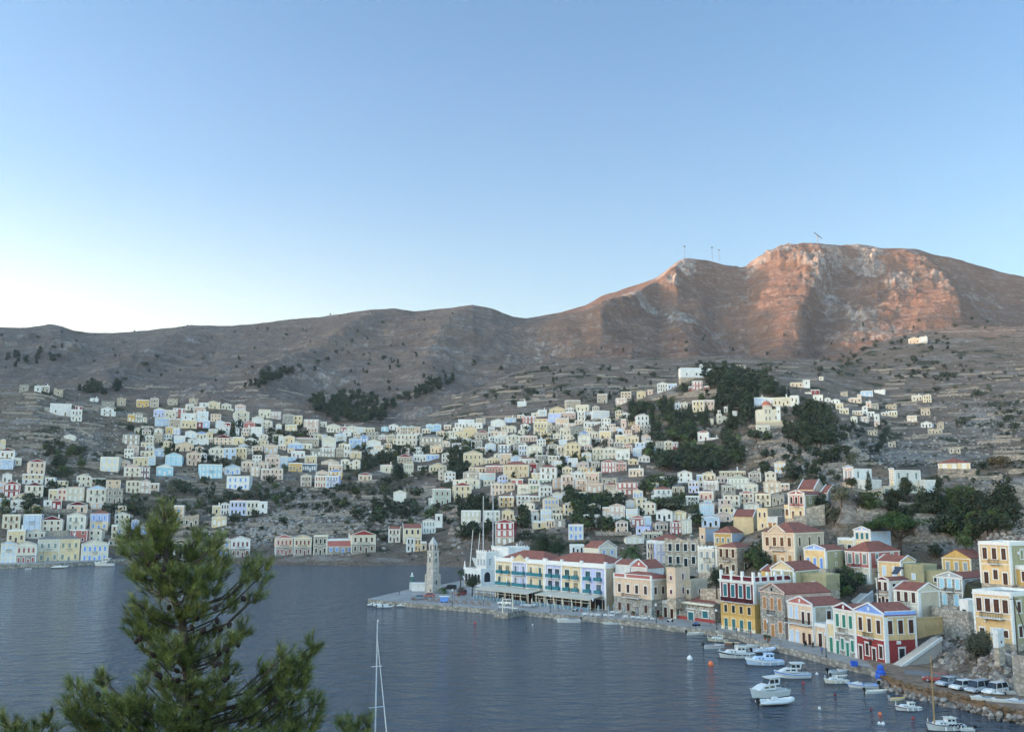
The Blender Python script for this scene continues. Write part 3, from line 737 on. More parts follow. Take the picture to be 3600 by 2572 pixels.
    for sd, sl in (('R', side), ('L', lside)):
        ns = len(sl)
        for i, r in enumerate(sl):
            cnt, pane, kind = r[:3]; fhh = h/ns; zb = h-fhh*(i+1)
            hh = r[3] if len(r) > 3 and r[3] else min(1.9, fhh*.5)
            ww = r[4] if len(r) > 4 and r[4] else min(1.1, d/max(1, cnt)*.35)
            for j in range(cnt):
                y = d*(j+.5)/cnt
                put_window(P, y, zb+max(.5, fhh*.26) if kind != 'd' else zb+.05, ww, hh, pane, frame, kind, side=sd, depth=w)
    if chimney: MB().box(w*.7, w*.7+.7, d*.6, d*.6+.6, h, h+rise*.8+1.3).box(w*.7-.1, w*.7+.8, d*.6-.1, d*.6+.7, h+rise*.8+1.3, h+rise*.8+1.45).build('chimney', paint('w'), P)
    if (x0, y0, z0) != (0, 0, 0):
        for ch in KIDS[root.name][k0:]: ch.location = (ch.location[0]+x0, ch.location[1]+y0, ch.location[2]+z0)
    return P
# ---------------------------------------------------------------- the town: one line per house, in the units of the region named above it
# left right eave base | wall colours top to bottom | roof + pediment colour | storeys x windows + shutter colour ; "+" adds a wing to the house before
TOWN = """
R 0 1300 2.5256
305 365 150 195 w g 1x1k
365 435 147 195 t f 1x2k
170 250 140 192 s n 1x1k
475 555 178 230 t n 1x1k
445 625 310 405 w f 1x2k
+ 390 540 345 415 s f 1x2k
632 722 362 455 w f 2x3k
+ 667 725 325 362 r gr 1x1w
897 1005 352 410 w g 2x2k
+ 1005 1025 375 415 w f 0x0k
800 870 257 280 w f 1x1k
905 1012 285 332 s f 1x1k
1215 1320 272 332 o f 1x3k
+ 1215 1280 332 355 w f 1x2k
1332 1405 262 335 t g 2x1k
1040 1115 258 320 t n 1x1k
1495 1575 262 315 t n 1x2k
1678 1752 262 310 t n 1x1k
1196 1264 398 468 s g 2x3w
+ 1132 1196 404 468 o f 1x2w
+ 1264 1300 427 468 o f 1x2w
+ 1090 1300 468 512 s f 1x4k
1365 1462 360 418 l gw 1x3k
1465 1558 364 425 c f 1x3k
1545 1638 350 425 P f 2x2w
1378 1498 432 500 b f 1x3b
1500 1597 440 512 t f 1x2d
1612 1742 392 450 w f 1x2k
1752 1845 377 458 w f 2x3b
1655 1718 312 360 c f 1x2k
1720 1815 332 390 p f 1x3k
1772 1850 297 330 w f 1x1k
1852 1928 292 345 y g 1x2k
+ 1928 1950 300 380 y f 0x0k
1968 2050 312 352 c g 1x3d
+ 1945 2065 352 402 w f 1x1k
2088 2175 322 372 p gp 1x3b
2085 2208 382 455 c gy 2x2d
1607 1742 452 517 y f 1x4d
1745 1800 465 515 r f 1x1w
+ 1800 1858 455 510 b f 1x1w
1915 1990 467 522 w gb 1x2b
+ 1990 2042 472 522 r f 1x2w
1470 1532 514 572 o f 1x1d
+ 1535 1592 518 575 l f 2x2w
1370 1437 530 575 w g 1x1k
1645 1735 557 602 w g 1x2b
1740 1835 568 612 c gB 1x3k
+ 1835 1885 557 612 y g 1x1k
1090 1230 582 665 t h 2x3w
1290 1360 592 645 c g 2x2k
1362 1437 572 645 t g 1x2k
1545 1640 592 655 w fr 1x3b
568 665 592 627 c gw 1x2w
1290 1365 684 722 w gb 1x2k
1248 1365 727 768 c fr 1x3k
1372 1455 712 770 b g 1x1w
1862 1985 708 790 c g 2x3k
+ 1985 2088 702 790 b f 2x2k
2090 2185 700 790 y f 2x3k
1905 2060 608 662 e gm 2x4k
+ 2065 2165 602 670 y f 1x1k
1562 1715 670 722 e g 1x3d
1668 1738 622 662 w g 1x1k
+ 1738 1845 622 695 w f 1x3k
1470 1610 768 850 a ga 2x3b
1660 1778 752 848 p gp 2x3d
1782 1965 852 962 a f 2x5w
2000 2130 870 932 w gb 1x3B
1390 1530 870 940 a gw 1x3w
890 1045 787 902 c f 2x3b
1047 1145 817 865 e g 1x2d
1185 1315 782 850 y fr 1x3k
+ 1315 1375 777 868 b f 2x2b
1102 1243 872 948 c gp 2x3d
1246 1325 872 958 m gm 2x3w
256 393 827 935 e gr 2x3d
200 378 935 1010 yw f 2x3d
0 45 627 702 y gb 1x2b
0 125 722 782 w gm 1x3k
0 110 802 882 b f 1x3b
112 185 792 850 c f 1x1k
20 100 937 1010 w g 1x2d
2015 2205 957 1063 w f 2x4B
R 0 1680 2.5256
28 170 65 172 r gr 2x3w
225 375 77 182 c gm 2x3k
430 505 112 197 y f 1x2d
+ 505 585 107 197 e g 2x2r
592 740 97 205 c fr 2x3w
775 940 107 217 c gb 2x3k
945 1085 112 222 s n 2x3k
1120 1240 37 132 c fr 2x3d
+ 1240 1325 40 132 p g 2x2w
+ 1325 1405 57 155 e f 2x2k
455 540 207 282 r g 1x2w
+ 385 455 207 247 w f 1x1k
600 770 247 300 e gm 1x2k
20 170 342 457 c f 2x3d
205 355 342 470 b f 2x3b
365 545 382 472 c gm 2x3d
592 750 347 467 c g 2x3g
800 950 327 462 ly hr 2x3B
62 215 477 572 y f 1x3d
0 135 605 770 w gb 3x3b
138 312 612 767 cs g 2x4r
332 514 562 747 cy h 2x3g
+ 516 693 562 747 yy h 2x3g
722 950 602 745 cc g 2x5B
1165 1230 385 455 l g 1x2B
1232 1332 435 500 l gp 1x3B
1040 1112 425 520 w g 1x2B
987 1035 432 537 y f 2x1d
1542 1622 262 400 e f 2x1B
1592 1760 347 432 t n 1x4k
1882 2005 357 430 y g 1x3w
1885 1958 257 330 y f 1x1k
+ 1958 2030 240 330 w g 2x3k
1540 1660 587 692 w gm 2x3k
R 700 1680 2.5256
272 415 217 332 l fr 2x4k
+ 417 522 217 342 c f 2x3k
+ 524 598 225 352 w f 2x1k
282 445 562 702 ws g 2x4m
162 268 562 702 cs g 2x2B
680 825 547 687 es gP 2x4r
842 990 547 687 ys g 2x4m
1017 1133 532 682 s f 2x3k
1137 1418 562 662 Ps f 2x5B
1357 1560 522 662 cs gr 2x4d
1682 1780 462 572 c sr 2x3d
1815 1970 457 582 y sr 2x3k
1842 1908 545 655 w g 2x2k
+ 1910 1968 550 655 o g 2x2d
+ 1970 2015 582 655 o f 1x1k
1987 2095 392 492 w g 2x4g
+ 2097 2155 332 392 w f 1x1k
1727 1833 137 217 w gw 1x3w
2087 2230 112 237 g fr 2x3d
+ 2042 2085 190 237 g c 1x1w
R 850 1380 2.841
180 285 177 250 c fr 1x3k
+ 290 385 197 287 p fr 2x3w
412 512 232 312 s g 1x1k
516 598 237 322 y f 2x2d
622 760 277 347 p f 2x3w
762 845 297 342 c f 1x2k
102 213 257 307 w g 1x2w
196 298 292 362 c g 2x2d
20 122 302 367 P gP 1x1w
90 198 352 440 w f 2x3w
340 395 322 362 w g 1x1b
435 545 327 382 y f 1x2w
852 978 337 397 c g 1x4k
980 1046 347 397 P f 1x2w
1048 1150 347 397 c g 1x3w
1152 1228 352 402 w f 1x1b
1230 1325 357 397 y f 1x3k
652 755 352 397 p fr 1x3d
1007 1090 397 437 w g 1x1k
1242 1360 397 462 s f 2x4k
1395 1460 352 387 a ga 1x1w
1470 1560 332 372 w g 1x2k
1582 1655 347 412 e ga 2x3k
+ 1657 1730 347 412 e ga 2x3k
+ 1546 1580 352 412 p f 1x1k
+ 1732 1780 347 412 p f 1x1k
1802 1885 367 407 e f 1x3k
1842 1911 327 387 a ga 2x2b
+ 1913 1985 327 390 a ga 2x3B
2022 2090 327 367 e f 1x2k
2122 2230 402 452 y g 1x3g
1782 2000 452 562 t h 2x5w
1367 1450 432 467 w g 1x3P
1452 1530 432 492 y g 2x3g
1547 1745 427 522 c f 2x5d
1514 1595 472 512 c gy 1x3k
+ 1515 1590 515 560 o f 1x3k
1982 2075 497 542 e g 1x3g
1887 2000 547 602 e g 1x3k
1180 1258 442 492 B gB 1x3w
1072 1190 472 557 b g 2x3B
807 935 462 557 c g 1x3w
927 1040 427 492 c gb 2x3b
367 420 447 525 w f 1x1k
+ 420 520 447 502 y g 1x2k
527 760 462 532 t fr 1x5k
472 610 517 562 b gw 1x3B
612 695 517 562 c f 1x2k
727 800 422 462 y g 1x2k
+ 802 855 422 452 w gB 1x1b
227 352 537 602 e g 1x3b
237 372 627 652 p gp 1x3w
234 376 657 745 p g 2x3d
+ 378 455 642 717 b f 2x2b
692 788 567 642 s f 1x3w
790 925 562 642 t fr 2x4w
942 1020 562 642 t g 2x2g
1022 1080 532 642 w f 2x2d
497 625 592 652 w fr 1x3m
632 745 637 702 y f 1x2k
1087 1190 597 657 y f 1x1k
1317 1410 532 587 e f 1x3w
1247 1385 492 540 w g 1x2w
472 600 712 787 o fr 1x4k
602 740 717 787 i fr 1x6w
990 1070 682 767 c g 2x2k
+ 1072 1110 702 767 y f 2x1k
+ 1112 1175 682 767 c g 2x1k
867 1000 727 792 e f 1x4k
800 968 697 718 e g 1x1w
742 863 802 840 e gp 1x2g
+ 865 995 792 842 o gB 1x3w
730 838 842 947 c fr 2x4r
+ 840 960 842 947 l fr 2x4g
592 690 842 937 t gy 2x3d
282 405 772 870 p gp 2x3k
+ 197 280 772 867 p fr 2x2k
90 172 752 837 e g 2x2w
132 260 712 762 e g 1x3d
0 125 702 792 e g 2x3d
1167 1295 827 877 e gr 1x3k
+ 1242 1350 880 937 y f 1x1k
1387 1505 732 802 c fr 1x1k
+ 1345 1475 795 890 t f 1x1k
1557 1705 647 707 t gr 1x5k
1617 1710 717 837 c gt 2x4g
1717 1838 627 692 w f 1x4k
+ 1840 1965 627 727 b f 2x3B
1877 2040 737 792 y g 1x5k
R 1550 1400 2.841
767 850 37 82 w f 1x2b
975 1055 122 180 w f 2x2b
907 975 152 190 c f 1x1k
1252 1390 27 110 t f 1x2k
1352 1475 72 132 c f 1x3k
1366 1440 137 220 w f 2x2k
1522 1680 132 202 w f 1x5b
1087 1240 112 157 y g 1x2k
1074 1195 157 240 l f 1x4b
1197 1340 147 210 p f 1x4d
832 945 187 248 P f 2x3w
762 830 172 200 e f 1x1k
647 750 197 242 b f 1x2w
942 1085 212 246 o fr 1x3w
932 1060 247 367 y f 2x4k
1152 1275 207 292 e fr 1x3k
1062 1200 277 352 s f 2x4k
1227 1340 257 300 p f 1x2w
1192 1290 307 367 c gy 1x3k
1302 1415 287 367 s f 1x1k
1427 1500 242 290 w g 1x2k
+ 1502 1590 242 292 w f 1x3k
1957 2075 182 275 w g 2x3k
1800 1850 215 300 p f 1x1k
1390 1475 347 395 B gB 1x3w
1480 1570 347 395 c g 1x3d
1582 1695 337 415 y f 1x2d
1372 1490 387 478 c g 2x3w
1747 1860 377 457 y c 1x3k
+ 1862 1970 392 445 y g 1x3k
665 785 382 460 c g 2x3k
792 955 382 432 p fr 1x6d
+ 795 950 432 458 o f 1x3k
960 1045 422 478 w gb 2x3k
537 660 377 448 w f 1x4g
574 690 472 545 i fr 2x3w
780 858 477 568 b f 2x3k
862 1008 492 592 c g 2x3w
1162 1235 487 602 cw g 2x2d
1244 1390 472 610 yyo g 3x3k
1517 1628 512 612 c g 2x3g
+ 1630 1745 512 612 c g 2x3g
1752 1885 517 612 w c 1x3g
1607 1740 647 740 P gP 2x4w
+ 1744 1848 652 738 P gP 2x3k
+ 1635 1870 740 790 w f 1x2k
1872 1970 622 660 y gy 1x2k
+ 1877 1970 660 705 w f 1x2k
1880 2020 712 782 e f 1x4d
1500 1585 642 690 s g 1x2k
492 574 337 378 e g 1x2k
+ 576 660 337 378 e g 1x2w
662 750 292 342 c gy 1x2k
502 640 232 285 w g 1x3w
282 410 252 307 w f 1x3k
177 330 217 250 w f 1x3b
142 278 252 292 w f 1x4k
120 212 297 332 w f 1x2k
222 355 307 392 y g 1x2k
354 475 347 408 t gr 1x4k
372 448 607 657 y g 1x1w
+ 450 590 612 657 y g 1x5k
232 410 562 682 y g 2x4k
532 590 562 600 w g 1x1k
592 700 562 652 e fr 1x3k
702 800 592 652 b g 1x3b
782 940 612 662 w fr 1x3k
452 630 682 742 P fr 1x6k
282 445 697 748 e fr 1x5k
630 870 672 802 y hr 2x5u
872 958 657 742 r g 1x2w
+ 960 1035 657 742 s f 1x1k
992 1150 697 812 w hr 2x3k
227 395 752 805 t g 1x2w
397 540 757 828 w f 1x4a
925 1040 752 802 y f 1x2w
702 815 817 877 P f 1x1w
877 973 812 862 b f 1x3k
+ 975 1095 812 862 c f 1x3n
207 380 822 912 c g 2x2k
+ 117 205 822 867 w f 1x1k
132 300 882 992 y gr 2x3d
502 618 867 965 e g 2x3d
+ 620 730 867 965 e g 2x3d
767 884 872 958 c fr 2x3w
+ 886 985 872 972 y fr 2x3n
987 1105 892 978 w g 2x3k
582 720 992 1082 o fr 2x3d
762 880 982 1062 w fr 2x3d
+ 882 985 987 1058 y fr 2x3d
1032 1175 1017 1122 y g 2x4B
1207 1330 782 912 p g 2x3k
1302 1435 752 805 w g 1x4k
1442 1575 752 838 p c 1x4d
1347 1455 822 925 p g 2x2u
1457 1610 862 940 p gp 1x3w
1602 1760 802 862 s f 1x3k
1637 1755 872 965 t hr 1x3k
+ 1757 1955 852 967 P ht 2x4w
1922 2015 937 1000 c gy 1x3B
R 2000 1650 2.841
872 1025 207 315 w hr 2x3g
+ 837 870 267 315 w f 1x1g
1037 1150 177 240 s h 1x2k
1182 1295 277 350 s f 2x3k
1302 1440 232 308 e fr 1x3r
1342 1490 127 210 p fr 2x4w
1337 1460 52 115 y g 1x3k
+ 1277 1350 62 130 b f 1x1k
1517 1760 27 85 t f 1x5k
1592 1790 102 195 g gg 2x5w
1532 1665 177 295 s g 2x3k
1742 1885 162 235 c g 1x3g
1712 1845 247 335 e gP 2x3d
1867 2015 257 367 c fr 2x3k
1952 2110 142 240 ee g 2x3w
+ 2112 2200 152 225 p f 2x2k
2032 2150 262 352 s n 1x3k
1752 1895 357 430 c gs 1x3w
572 655 322 382 w g 1x2b
412 555 382 495 p gp 2x3w
+ 337 410 392 485 e f 1x2w
622 755 492 568 P gP 1x3w
+ 757 820 482 560 b f 1x1b
877 1030 432 512 w g 1x3k
1032 1170 442 512 y g 1x3w
1022 1130 537 642 r gr 2x3w
1132 1225 522 642 c g 2x1w
1312 1450 357 462 b g 2x3a
+ 1352 1425 317 357 b g 1x3b
1332 1500 487 582 b g 1x3k
572 745 692 742 c g 1x3w
747 930 642 705 s c 1x4k
0 140 570 702 w fr 2x3B
R 1250 1800 2.5256
942 1105 2 112 c f 2x4w
1156 1280 0 82 w f 2x3g
1302 1402 0 72 y g 1x3d
1247 1400 112 285 rPt gr 3x3w
1562 1628 20 85 w f 1x1k
1575 1690 92 148 y f 1x1k
1692 1765 75 140 e f 1x3k
+ 1752 1832 22 75 c fr 1x3k
1770 1860 75 140 s f 1x1w
R 2100 1250 2.841
602 703 287 360 w g 2x4d
+ 705 790 287 340 b f 1x3k
950 1048 262 342 P f 2x3w
+ 912 950 312 342 r f 1x1k
1065 1115 310 342 r f 1x1k
237 335 367 427 e f 2x3k
397 480 367 427 y g 1x2k
502 550 347 392 p n 1x1k
187 290 432 487 p f 1x3w
2 95 392 472 t f 1x2k
827 900 482 527 c g 1x2k
+ 777 825 482 532 b f 1x1k
952 1060 457 560 y f 2x3k
+ 1062 1165 457 572 p f 2x3k
1352 1395 562 602 w f 0x0k
1267 1300 517 572 w f 1x1k
1570 1668 427 502 b f 1x3w
+ 1670 1770 432 485 w f 1x2b
1757 1925 427 502 c f 1x4k
+ 1927 2005 412 472 w f 1x2k
1007 1110 772 852 w gr 1x2m
+ 1112 1205 832 905 w f 1x2k
672 750 867 942 y g 2x2k
+ 592 670 862 910 s f 1x1k
+ 752 805 872 918 r fr 1x2w
1353 1475 97 142 s fr 1x3w
R 2700 1100 2.5256
1250 1345 232 272 e g 1x3k
+ 1347 1410 222 265 w f 1x1b
202 310 622 658 e f 1x3k
+ 312 370 602 642 w f 1x1k
455 487 570 598 w f 1x1k
387 455 687 727 r f 1x1k
+ 330 400 707 768 w f 1x1k
402 487 732 778 w f 1x2k
505 553 762 788 w g 1x1k
563 633 777 802 w g 1x2k
730 828 757 798 e f 1x3k
+ 800 828 727 757 e f 0x0k
832 930 697 742 b f 1x2w
947 1035 687 717 w f 1x2w
1284 1370 737 778 c f 1x3d
1382 1450 737 792 y g 2x3k
607 668 807 857 y f 1x2k
637 715 852 895 y f 1x3k
872 915 792 842 p f 1x1k
+ 918 978 810 852 s f 2x2k
842 885 835 895 w g 2x1k
752 840 872 905 e f 1x4k
887 945 882 918 w f 1x2k
1047 1138 817 855 t n 1x3k
1008 1070 887 912 e f 1x2k
+ 1072 1145 877 912 y f 1x3k
1360 1440 854 908 t n 1x3k
1244 1322 917 968 e f 1x3w
1362 1455 982 1018 w g 1x3k
1422 1545 1032 1078 t n 1x4k
1510 1563 977 1032 t n 1x1k
947 990 907 1012 wp f 2x1k
737 790 927 972 w g 1x2k
827 890 927 972 p f 1x2w
887 972 1047 1088 t n 1x3k
1072 1135 1152 1192 t n 1x2k
1612 1710 1202 1248 t n 1x3k
645 705 702 738 t n 1x1k
R 2000 1650 2.841
845 1150 717 790 t hr 1x4k 400
1180 1330 735 790 t hr 1x3k 372
970 1290 740 968 t n 2x4k 318
875 970 757 935 l f 2x2w 327
782 868 742 895 e f 2x3k 334
25 150 772 858 w f 1x3k 365
R 2700 1600 2.5256
1522 1790 75 132 y hr 1x3w 326
"""
PLACES = []      # (top-level object, base label words, category, image x, image y, group) for the labels written at the end
def words(walls, roof, shut, rows, n):
    a = PAL[walls[0]][0]
    if a == 'white' and shut not in 'k': pass
    if len(set(walls)) > 1: a = a+' over '+PAL[walls[-1]][0]
    st = {0: 'low', 1: 'low', 2: 'two-storey', 3: 'three-storey'}[rows]
    k = roof[0]; t = roof[1:]
    if k == 'g': f = ('with %s pediment' % PAL[t][0]) if t else 'with white-edged gable'
    elif k == 'f': f = 'with red tiles behind parapet' if t == 'r' else 'with flat roof'
    elif k == 'c': f = 'with crenellated parapet'
    elif k == 'h': f = 'with red hipped roof' if t == 'r' else 'with brown hipped roof'
    elif k == 's': f = 'with red ridge roof'
    else: return '%s roofless ruin' % a
    s = {'k': '', 'w': ' and white shutters', 'd': ' and brown shutters', 'b': ' and pale blue shutters', 'B': ' and blue shutters',
         'g': ' and grey shutters', 'n': ' and green shutters', 'r': ' and red shutters', 'm': ' and maroon shutters', 'P': ' and red shutters',
         'u': ' and wooden shutters', 'a': ' and aqua shutters'}[shut]
    return '%s %s house %s%s' % (a, st, f, s)
def far_house(x0, x1, ye, yb, walls, roof, rc, RR, parent=None, Yf=None):
    rows = int(rc[0]); cols = int(rc[2]); shut = rc[3]
    pc = (x0+x1)/2
    if parent is None:
        p = at(pc, yb, Yf) if Yf else (hit(pc, yb, ymin=300) or at(pc, yb, 700))
        Y = p[1]
    else: Y = parent['Y']
    u0 = uv(x0, yb)[0]; u1 = uv(x1, yb)[0]
    uc = (u0+u1)/2; h = (yb-ye)/F*Y
    th = math.atan(uc)+RR.uniform(-.16, .2) if parent is None else parent['th']
    w = 1.05*(u1-u0)*Y/(math.cos(th)+uc*math.sin(th)); h *= 1.07
    zz = HC+uv(pc, yb)[1]*Y
    d = min(12, max(5.5, w*RR.uniform(.8, 1.2)))
    if parent is None:
        root = empty('ruined_house' if roof[0] == 'n' else 'house', (uc*Y-w/2*math.cos(th), Y+w/2*math.sin(th), zz), -th)
        parent = {'o': root, 'Y': Y, 'u': u0, 'th': th, 'z': zz, 'x': uc*Y-w/2*math.cos(th), 'y': Y+w/2*math.sin(th)}
        PLACES.append((root, words(walls, roof, shut, rows, cols), 'ruin' if roof[0] == 'n' else 'house', pc, (ye+yb)/2, None))
        off = (0, 0, 0)
    else: off = ((u0*parent['y']-parent['x'])/(math.cos(th)+u0*math.sin(th)), RR.uniform(.15, .5), zz-parent['z'])
    k = roof[0]; t = roof[1:] or None
    tymp = (t or '') if k == 'g' else None
    roofc = (t or 's') if k in 'fhs' else ('r' if RR.random() < .3 else ('t' if RR.random() < .5 else 's'))
    if k == 'g' and t: roofc = 'r'
    fr = 'w' if RR.random() < .8 or walls[0] in 'rmPBi' else 'c'
    rws = []
    for i in range(rows):
        last = i == rows-1
        wide = min(1.1, w/max(1, cols)*.4)
        kind = 'M' if last and cols > 1 else 'w'
        sh = shut
        if walls == 'Ps' and not last: sh, cn = 'k', 0
        rws.append((cols if not (walls == 'Ps' and not last) else 0, sh, kind, None, wide))
    bal = (0,) if rows >= 2 and cols >= 2 and RR.random() < .55 and k != 'n' else ()
    sd = [(1, shut, 'w')]*rows if RR.random() < .5 and rows else []
    parv = parent['o']
    volume(parv, *off, w, d, h, list(walls), k, tymp, roofc, rws, side=sd, lside=sd, trim=(k != 'n' and walls[0] not in 's' or RR.random() < .3) and k != 'n',
           rise=(x1-x0)*.17/F*Y if k == 'g' else None, frame=fr, balc=bal, chimney=RR.random() < .18 and k not in 'nc', foundm=RR.choice(['t', 's', walls[-1]]))
    return parent
def build_town():
    RR = random.Random(11); R = None; last = None
    for ln in TOWN.strip().split('\n'):
        q = ln.split()
        if q[0] == 'R': R = (float(q[1]), float(q[2]), float(q[3])); continue
        wing = q[0] == '+'
        if wing: q = q[1:]
        X = lambda i: R[0]+float(q[i])/R[2]
        Yy = lambda i: R[1]+float(q[i])/R[2]
        last = far_house(X(0), X(1), Yy(2), Yy(3), q[4], q[5], q[6], RR, last if wing else None, float(q[7]) if len(q) > 7 else None)
build_town()
# ---------------------------------------------------------------- the quay
Q = 1.3
qpts = [(1294,2106),(1358,2112),(1422,2115.5),(1509,2123.5),(1623,2131.5),(1737,2142),(1843,2146),(2037,2166),(2180,2176),(2300,2190),(2366,2200),(2486,2212),(2585,2226),(2664,2250),(2733,2269),(2849,2296),(2928,2318),(3015,2338),(3074,2349),(3130,2380)]
front = [on_z(a, b, Q)[:2] for a, b in qpts]
back = [on_z(a, b, Q)[:2] for a, b in [(1640,2036),(1550,2054),(1434,2071),(1294,2103)]]
far = [(120, 165), (140, 330), (60, 560), (36, 470), (22, 395), (-6, 385)]
def flat(name, ring, z0, z1, mat, label):
    bm = bmesh.new(); vs = [bm.verts.new((x, y, z1)) for x, y in ring]
    f = bm.faces.new(vs); r = bmesh.ops.extrude_face_region(bm, geom=[f])
    for e in r['geom']:
        if isinstance(e, bmesh.types.BMVert): e.co.z = z0
    bmesh.ops.recalc_face_normals(bm, faces=bm.faces); bmesh.ops.triangulate(bm, faces=bm.faces)
    me = bpy.data.meshes.new(name); bm.to_mesh(me); bm.free(); me.materials.append(mat)
    o = link(name, me); tag(o, label, kind='structure'); return o
def paving():
    m, nt, b = mk('quay_paving'); p = wpos(nt)
    n = noise(nt, p, .25, 5, .6); n2 = noise(nt, p, 3, 4)
    c = ramp(nt, n, [(.3, (.19, .175, .16)), (.7, (.33, .31, .285))])
    c = mixc(nt, ramp(nt, n2, [(.5, 0.0), (.75, .5)]), c, (.12, .11, .10))
    nt.links.new(c, b.inputs['Base Color']); b.inputs['Roughness'].default_value = .9; return m
PAVE = paving(); QST = stone('quay_stone', (.36, .33, .28), (.12, .11, .095), .9)
flat('quay', front+far+back, -2, Q, PAVE, 'stone paved quay and promontory')
# rough stone edge of the quay
def edge_wall(name, pts, w, z0, z1, mat, label):
    m = MB()
    for a, b in zip(pts[:-1], pts[1:]):
        a = np.array(a); b = np.array(b); d = (b-a)/np.linalg.norm(b-a); n = np.array([-d[1], d[0]])
        if n[1] > 0: n = -n
        A, B = a+n*.06, b+n*.06; C, D = b-n*w, a-n*w
        k = max(1, int(np.linalg.norm(b-a)/4))
        for i in range(k):
            p, q, r, s_ = [A+(B-A)*i/k, A+(B-A)*(i+1)/k, D+(C-D)*(i+1)/k, D+(C-D)*i/k]
            h = z1+random.uniform(-.01, .05)
            m.add([(*p, z0), (*q, z0), (*r, z0), (*s_, z0), (*p, h), (*q, h), (*r, h), (*s_, h)],
                  [(0,3,2,1),(4,5,6,7),(0,1,5,4),(1,2,6,5),(2,3,7,6),(3,0,4,7)])
    o = m.build(name, mat); tag(o, label, kind='structure'); return o
edge_wall('quay_edge', front, .7, -1.5, Q+.02, QST, 'rough stone edge of the near quay')
fq = [on_z(a, b, 0)[:2] for a, b in FQ]
def far_quay():
    m = MB()
    for (x0, y0), (x1, y1) in zip(fq[:-1], fq[1:]):
        L0, L1 = (x0*1.04, y0*1.04), (x1*1.04, y1*1.04)
        m.add([(x0,y0,-2),(x1,y1,-2),(x0,y0,QF),(x1,y1,QF),(*L0,QF),(*L1,QF)], [(0,1,3,2)]).add([(x0,y0,QF),(x1,y1,QF),(*L1,QF),(*L0,QF)], [(0,1,2,3)], 1)
    tag(m.build('far_quay', [QST, plain('pale_quay_concrete', (.34, .32, .29), .9, var=.25, scale=.3)]), 'stone quay road along the far shore', kind='structure')
far_quay()
jet = [on_z(a, b, 1.5)[:2] for a, b in [(1737,2150),(1786,2155),(1843,2143),(1800,2134)]]
flat('jetty', jet, -2, 1.55, QST, 'square stone landing stage jutting from the quay')

# ---------------------------------------------------------------- near buildings
def corner(xl, xc, xr, yb, ye, th, Y=None, z=None, dmax=16, dmin=4):
    """front-right corner seen at (xc, yb); facade runs left to xl, right side runs back to xr"""
    C = on_z(xc, yb, z) if z is not None else at(xc, yb, Y)
    t = math.radians(th); c, s = math.cos(t), math.sin(t)
    ul, ur = uv(xl, yb)[0], uv(xr, yb)[0]
    w = (C[0]-ul*C[1])/(c+ul*s) if True else 0
    den = s-ur*c
    d = (ur*C[1]-C[0])/den if den > .02 else dmax
    d = min(dmax, max(dmin, d)); h = (yb-ye)/F*C[1]
    return (C[0]-w*c, C[1]+w*s, C[2]), -t, w, d, h
def near_house(name, label, cat, geo, walls, roof, tymp=None, roofc='r', rows=(), **k):
    loc, rz, w, d, h = geo; d = min(max(d, k.pop('dmin', 0)), k.pop('dmax', 99))
    root = empty(name, loc, rz); tag(root, label, cat)
    volume(root, 0, 0, 0, w, d, h, list(walls), roof, tymp, roofc, rows, **k)
    return root, w, d, h
def ac_unit(root, x, y, z, side='R', w=0):
    m = MB().box(0, .3, 0, .8, 0, .6); o = m.build('air_conditioner', paint('w'), root)
    o.location = (w, y, z) if side == 'R' else (x, -.32, z)
    if side != 'R': o.rotation_euler = (0, 0, 0)
H = 'house'
# low stone customs-like building on the quay
r, w, d, h = near_house('waterfront_hall', 'low grey stone waterfront hall with teal door and cream bracketed eave', 'building',
    corner(2351, 2513, 2541, 2190, 2133, 54, z=Q), 's', 'f', rows=[(3, 'q', 'M', 1.7, 1.9)], trim=False, dmin=9)
m = MB().box(-.5, w+.1, -.75, .0, h-.1, h+.12).box(-.5, w+.1, -.6, .2, h+.12, h+.3)
for i in range(7): m.prism([(0, h-.1), (-.6, h-.1), (0, h-.75)], 'x', w*(i+.4)/7, w*(i+.4)/7+.3)
m.build('eave', paint('c'), r); MB().box(-.03, w*.42, -.05, 0, 0, .8).box(w*.58, w+.03, -.05, 0, 0, .8).build('plinth', paint('r'), r)
for i in range(3): MB().box(w*(i+.5)/3*.92+w*.04-1.6, w*(i+.5)/3*.92+w*.04+1.6, -.2, 0, h*.66, h*.66+.25).build('lintel', paint('w'), r)

# maroon and yellow house with roof terrace
loc, rz, w, d, h = corner(2537, 2656, 2790, 2226, 2056, 57, z=Q)
r = empty('house', loc, rz); tag(r, 'tall maroon over ochre quay house with white roof terrace posts', H)
h1 = h*.57; K = MB
volume(r, 0, 0, 0, w, d, h1, ['o', 'o'], 'x', rows=[(4, 'k', 'w', 1.7, 1.0), (4, 'q', 'd', 2.3, 1.15)], side=[(2, 'k', 'w'), (2, 'k', 'w')], trim=False, frame='y')
volume(r, 0, 0, h1, w, d, h-h1, ['m'], 'x', rows=[(4, 'q', 'w', 2.9, 1.25)], side=[(3, 'B', 'w', 2.3, 1.0)], trim=True, found=0, sidec=['x'], balc=())
K().box(0, w, -.06, .0, h1*.07, h1*.11).box(-.02, w+.02, -.05, 0, 0, h1*.07).build('plinth', paint('c'), r)
K().box(-.35, w+.35, -.45, d+.3, h-.12, h+.12).box(-.15, w+.15, -.2, d+.1, h-.5, h-.12).build('cornice', paint('w'), r)
K().box(0, w, 0, d, h+.12, h+.22).build('roof', CONC(), r)
ph = 2.1; m = K(); pn = K()
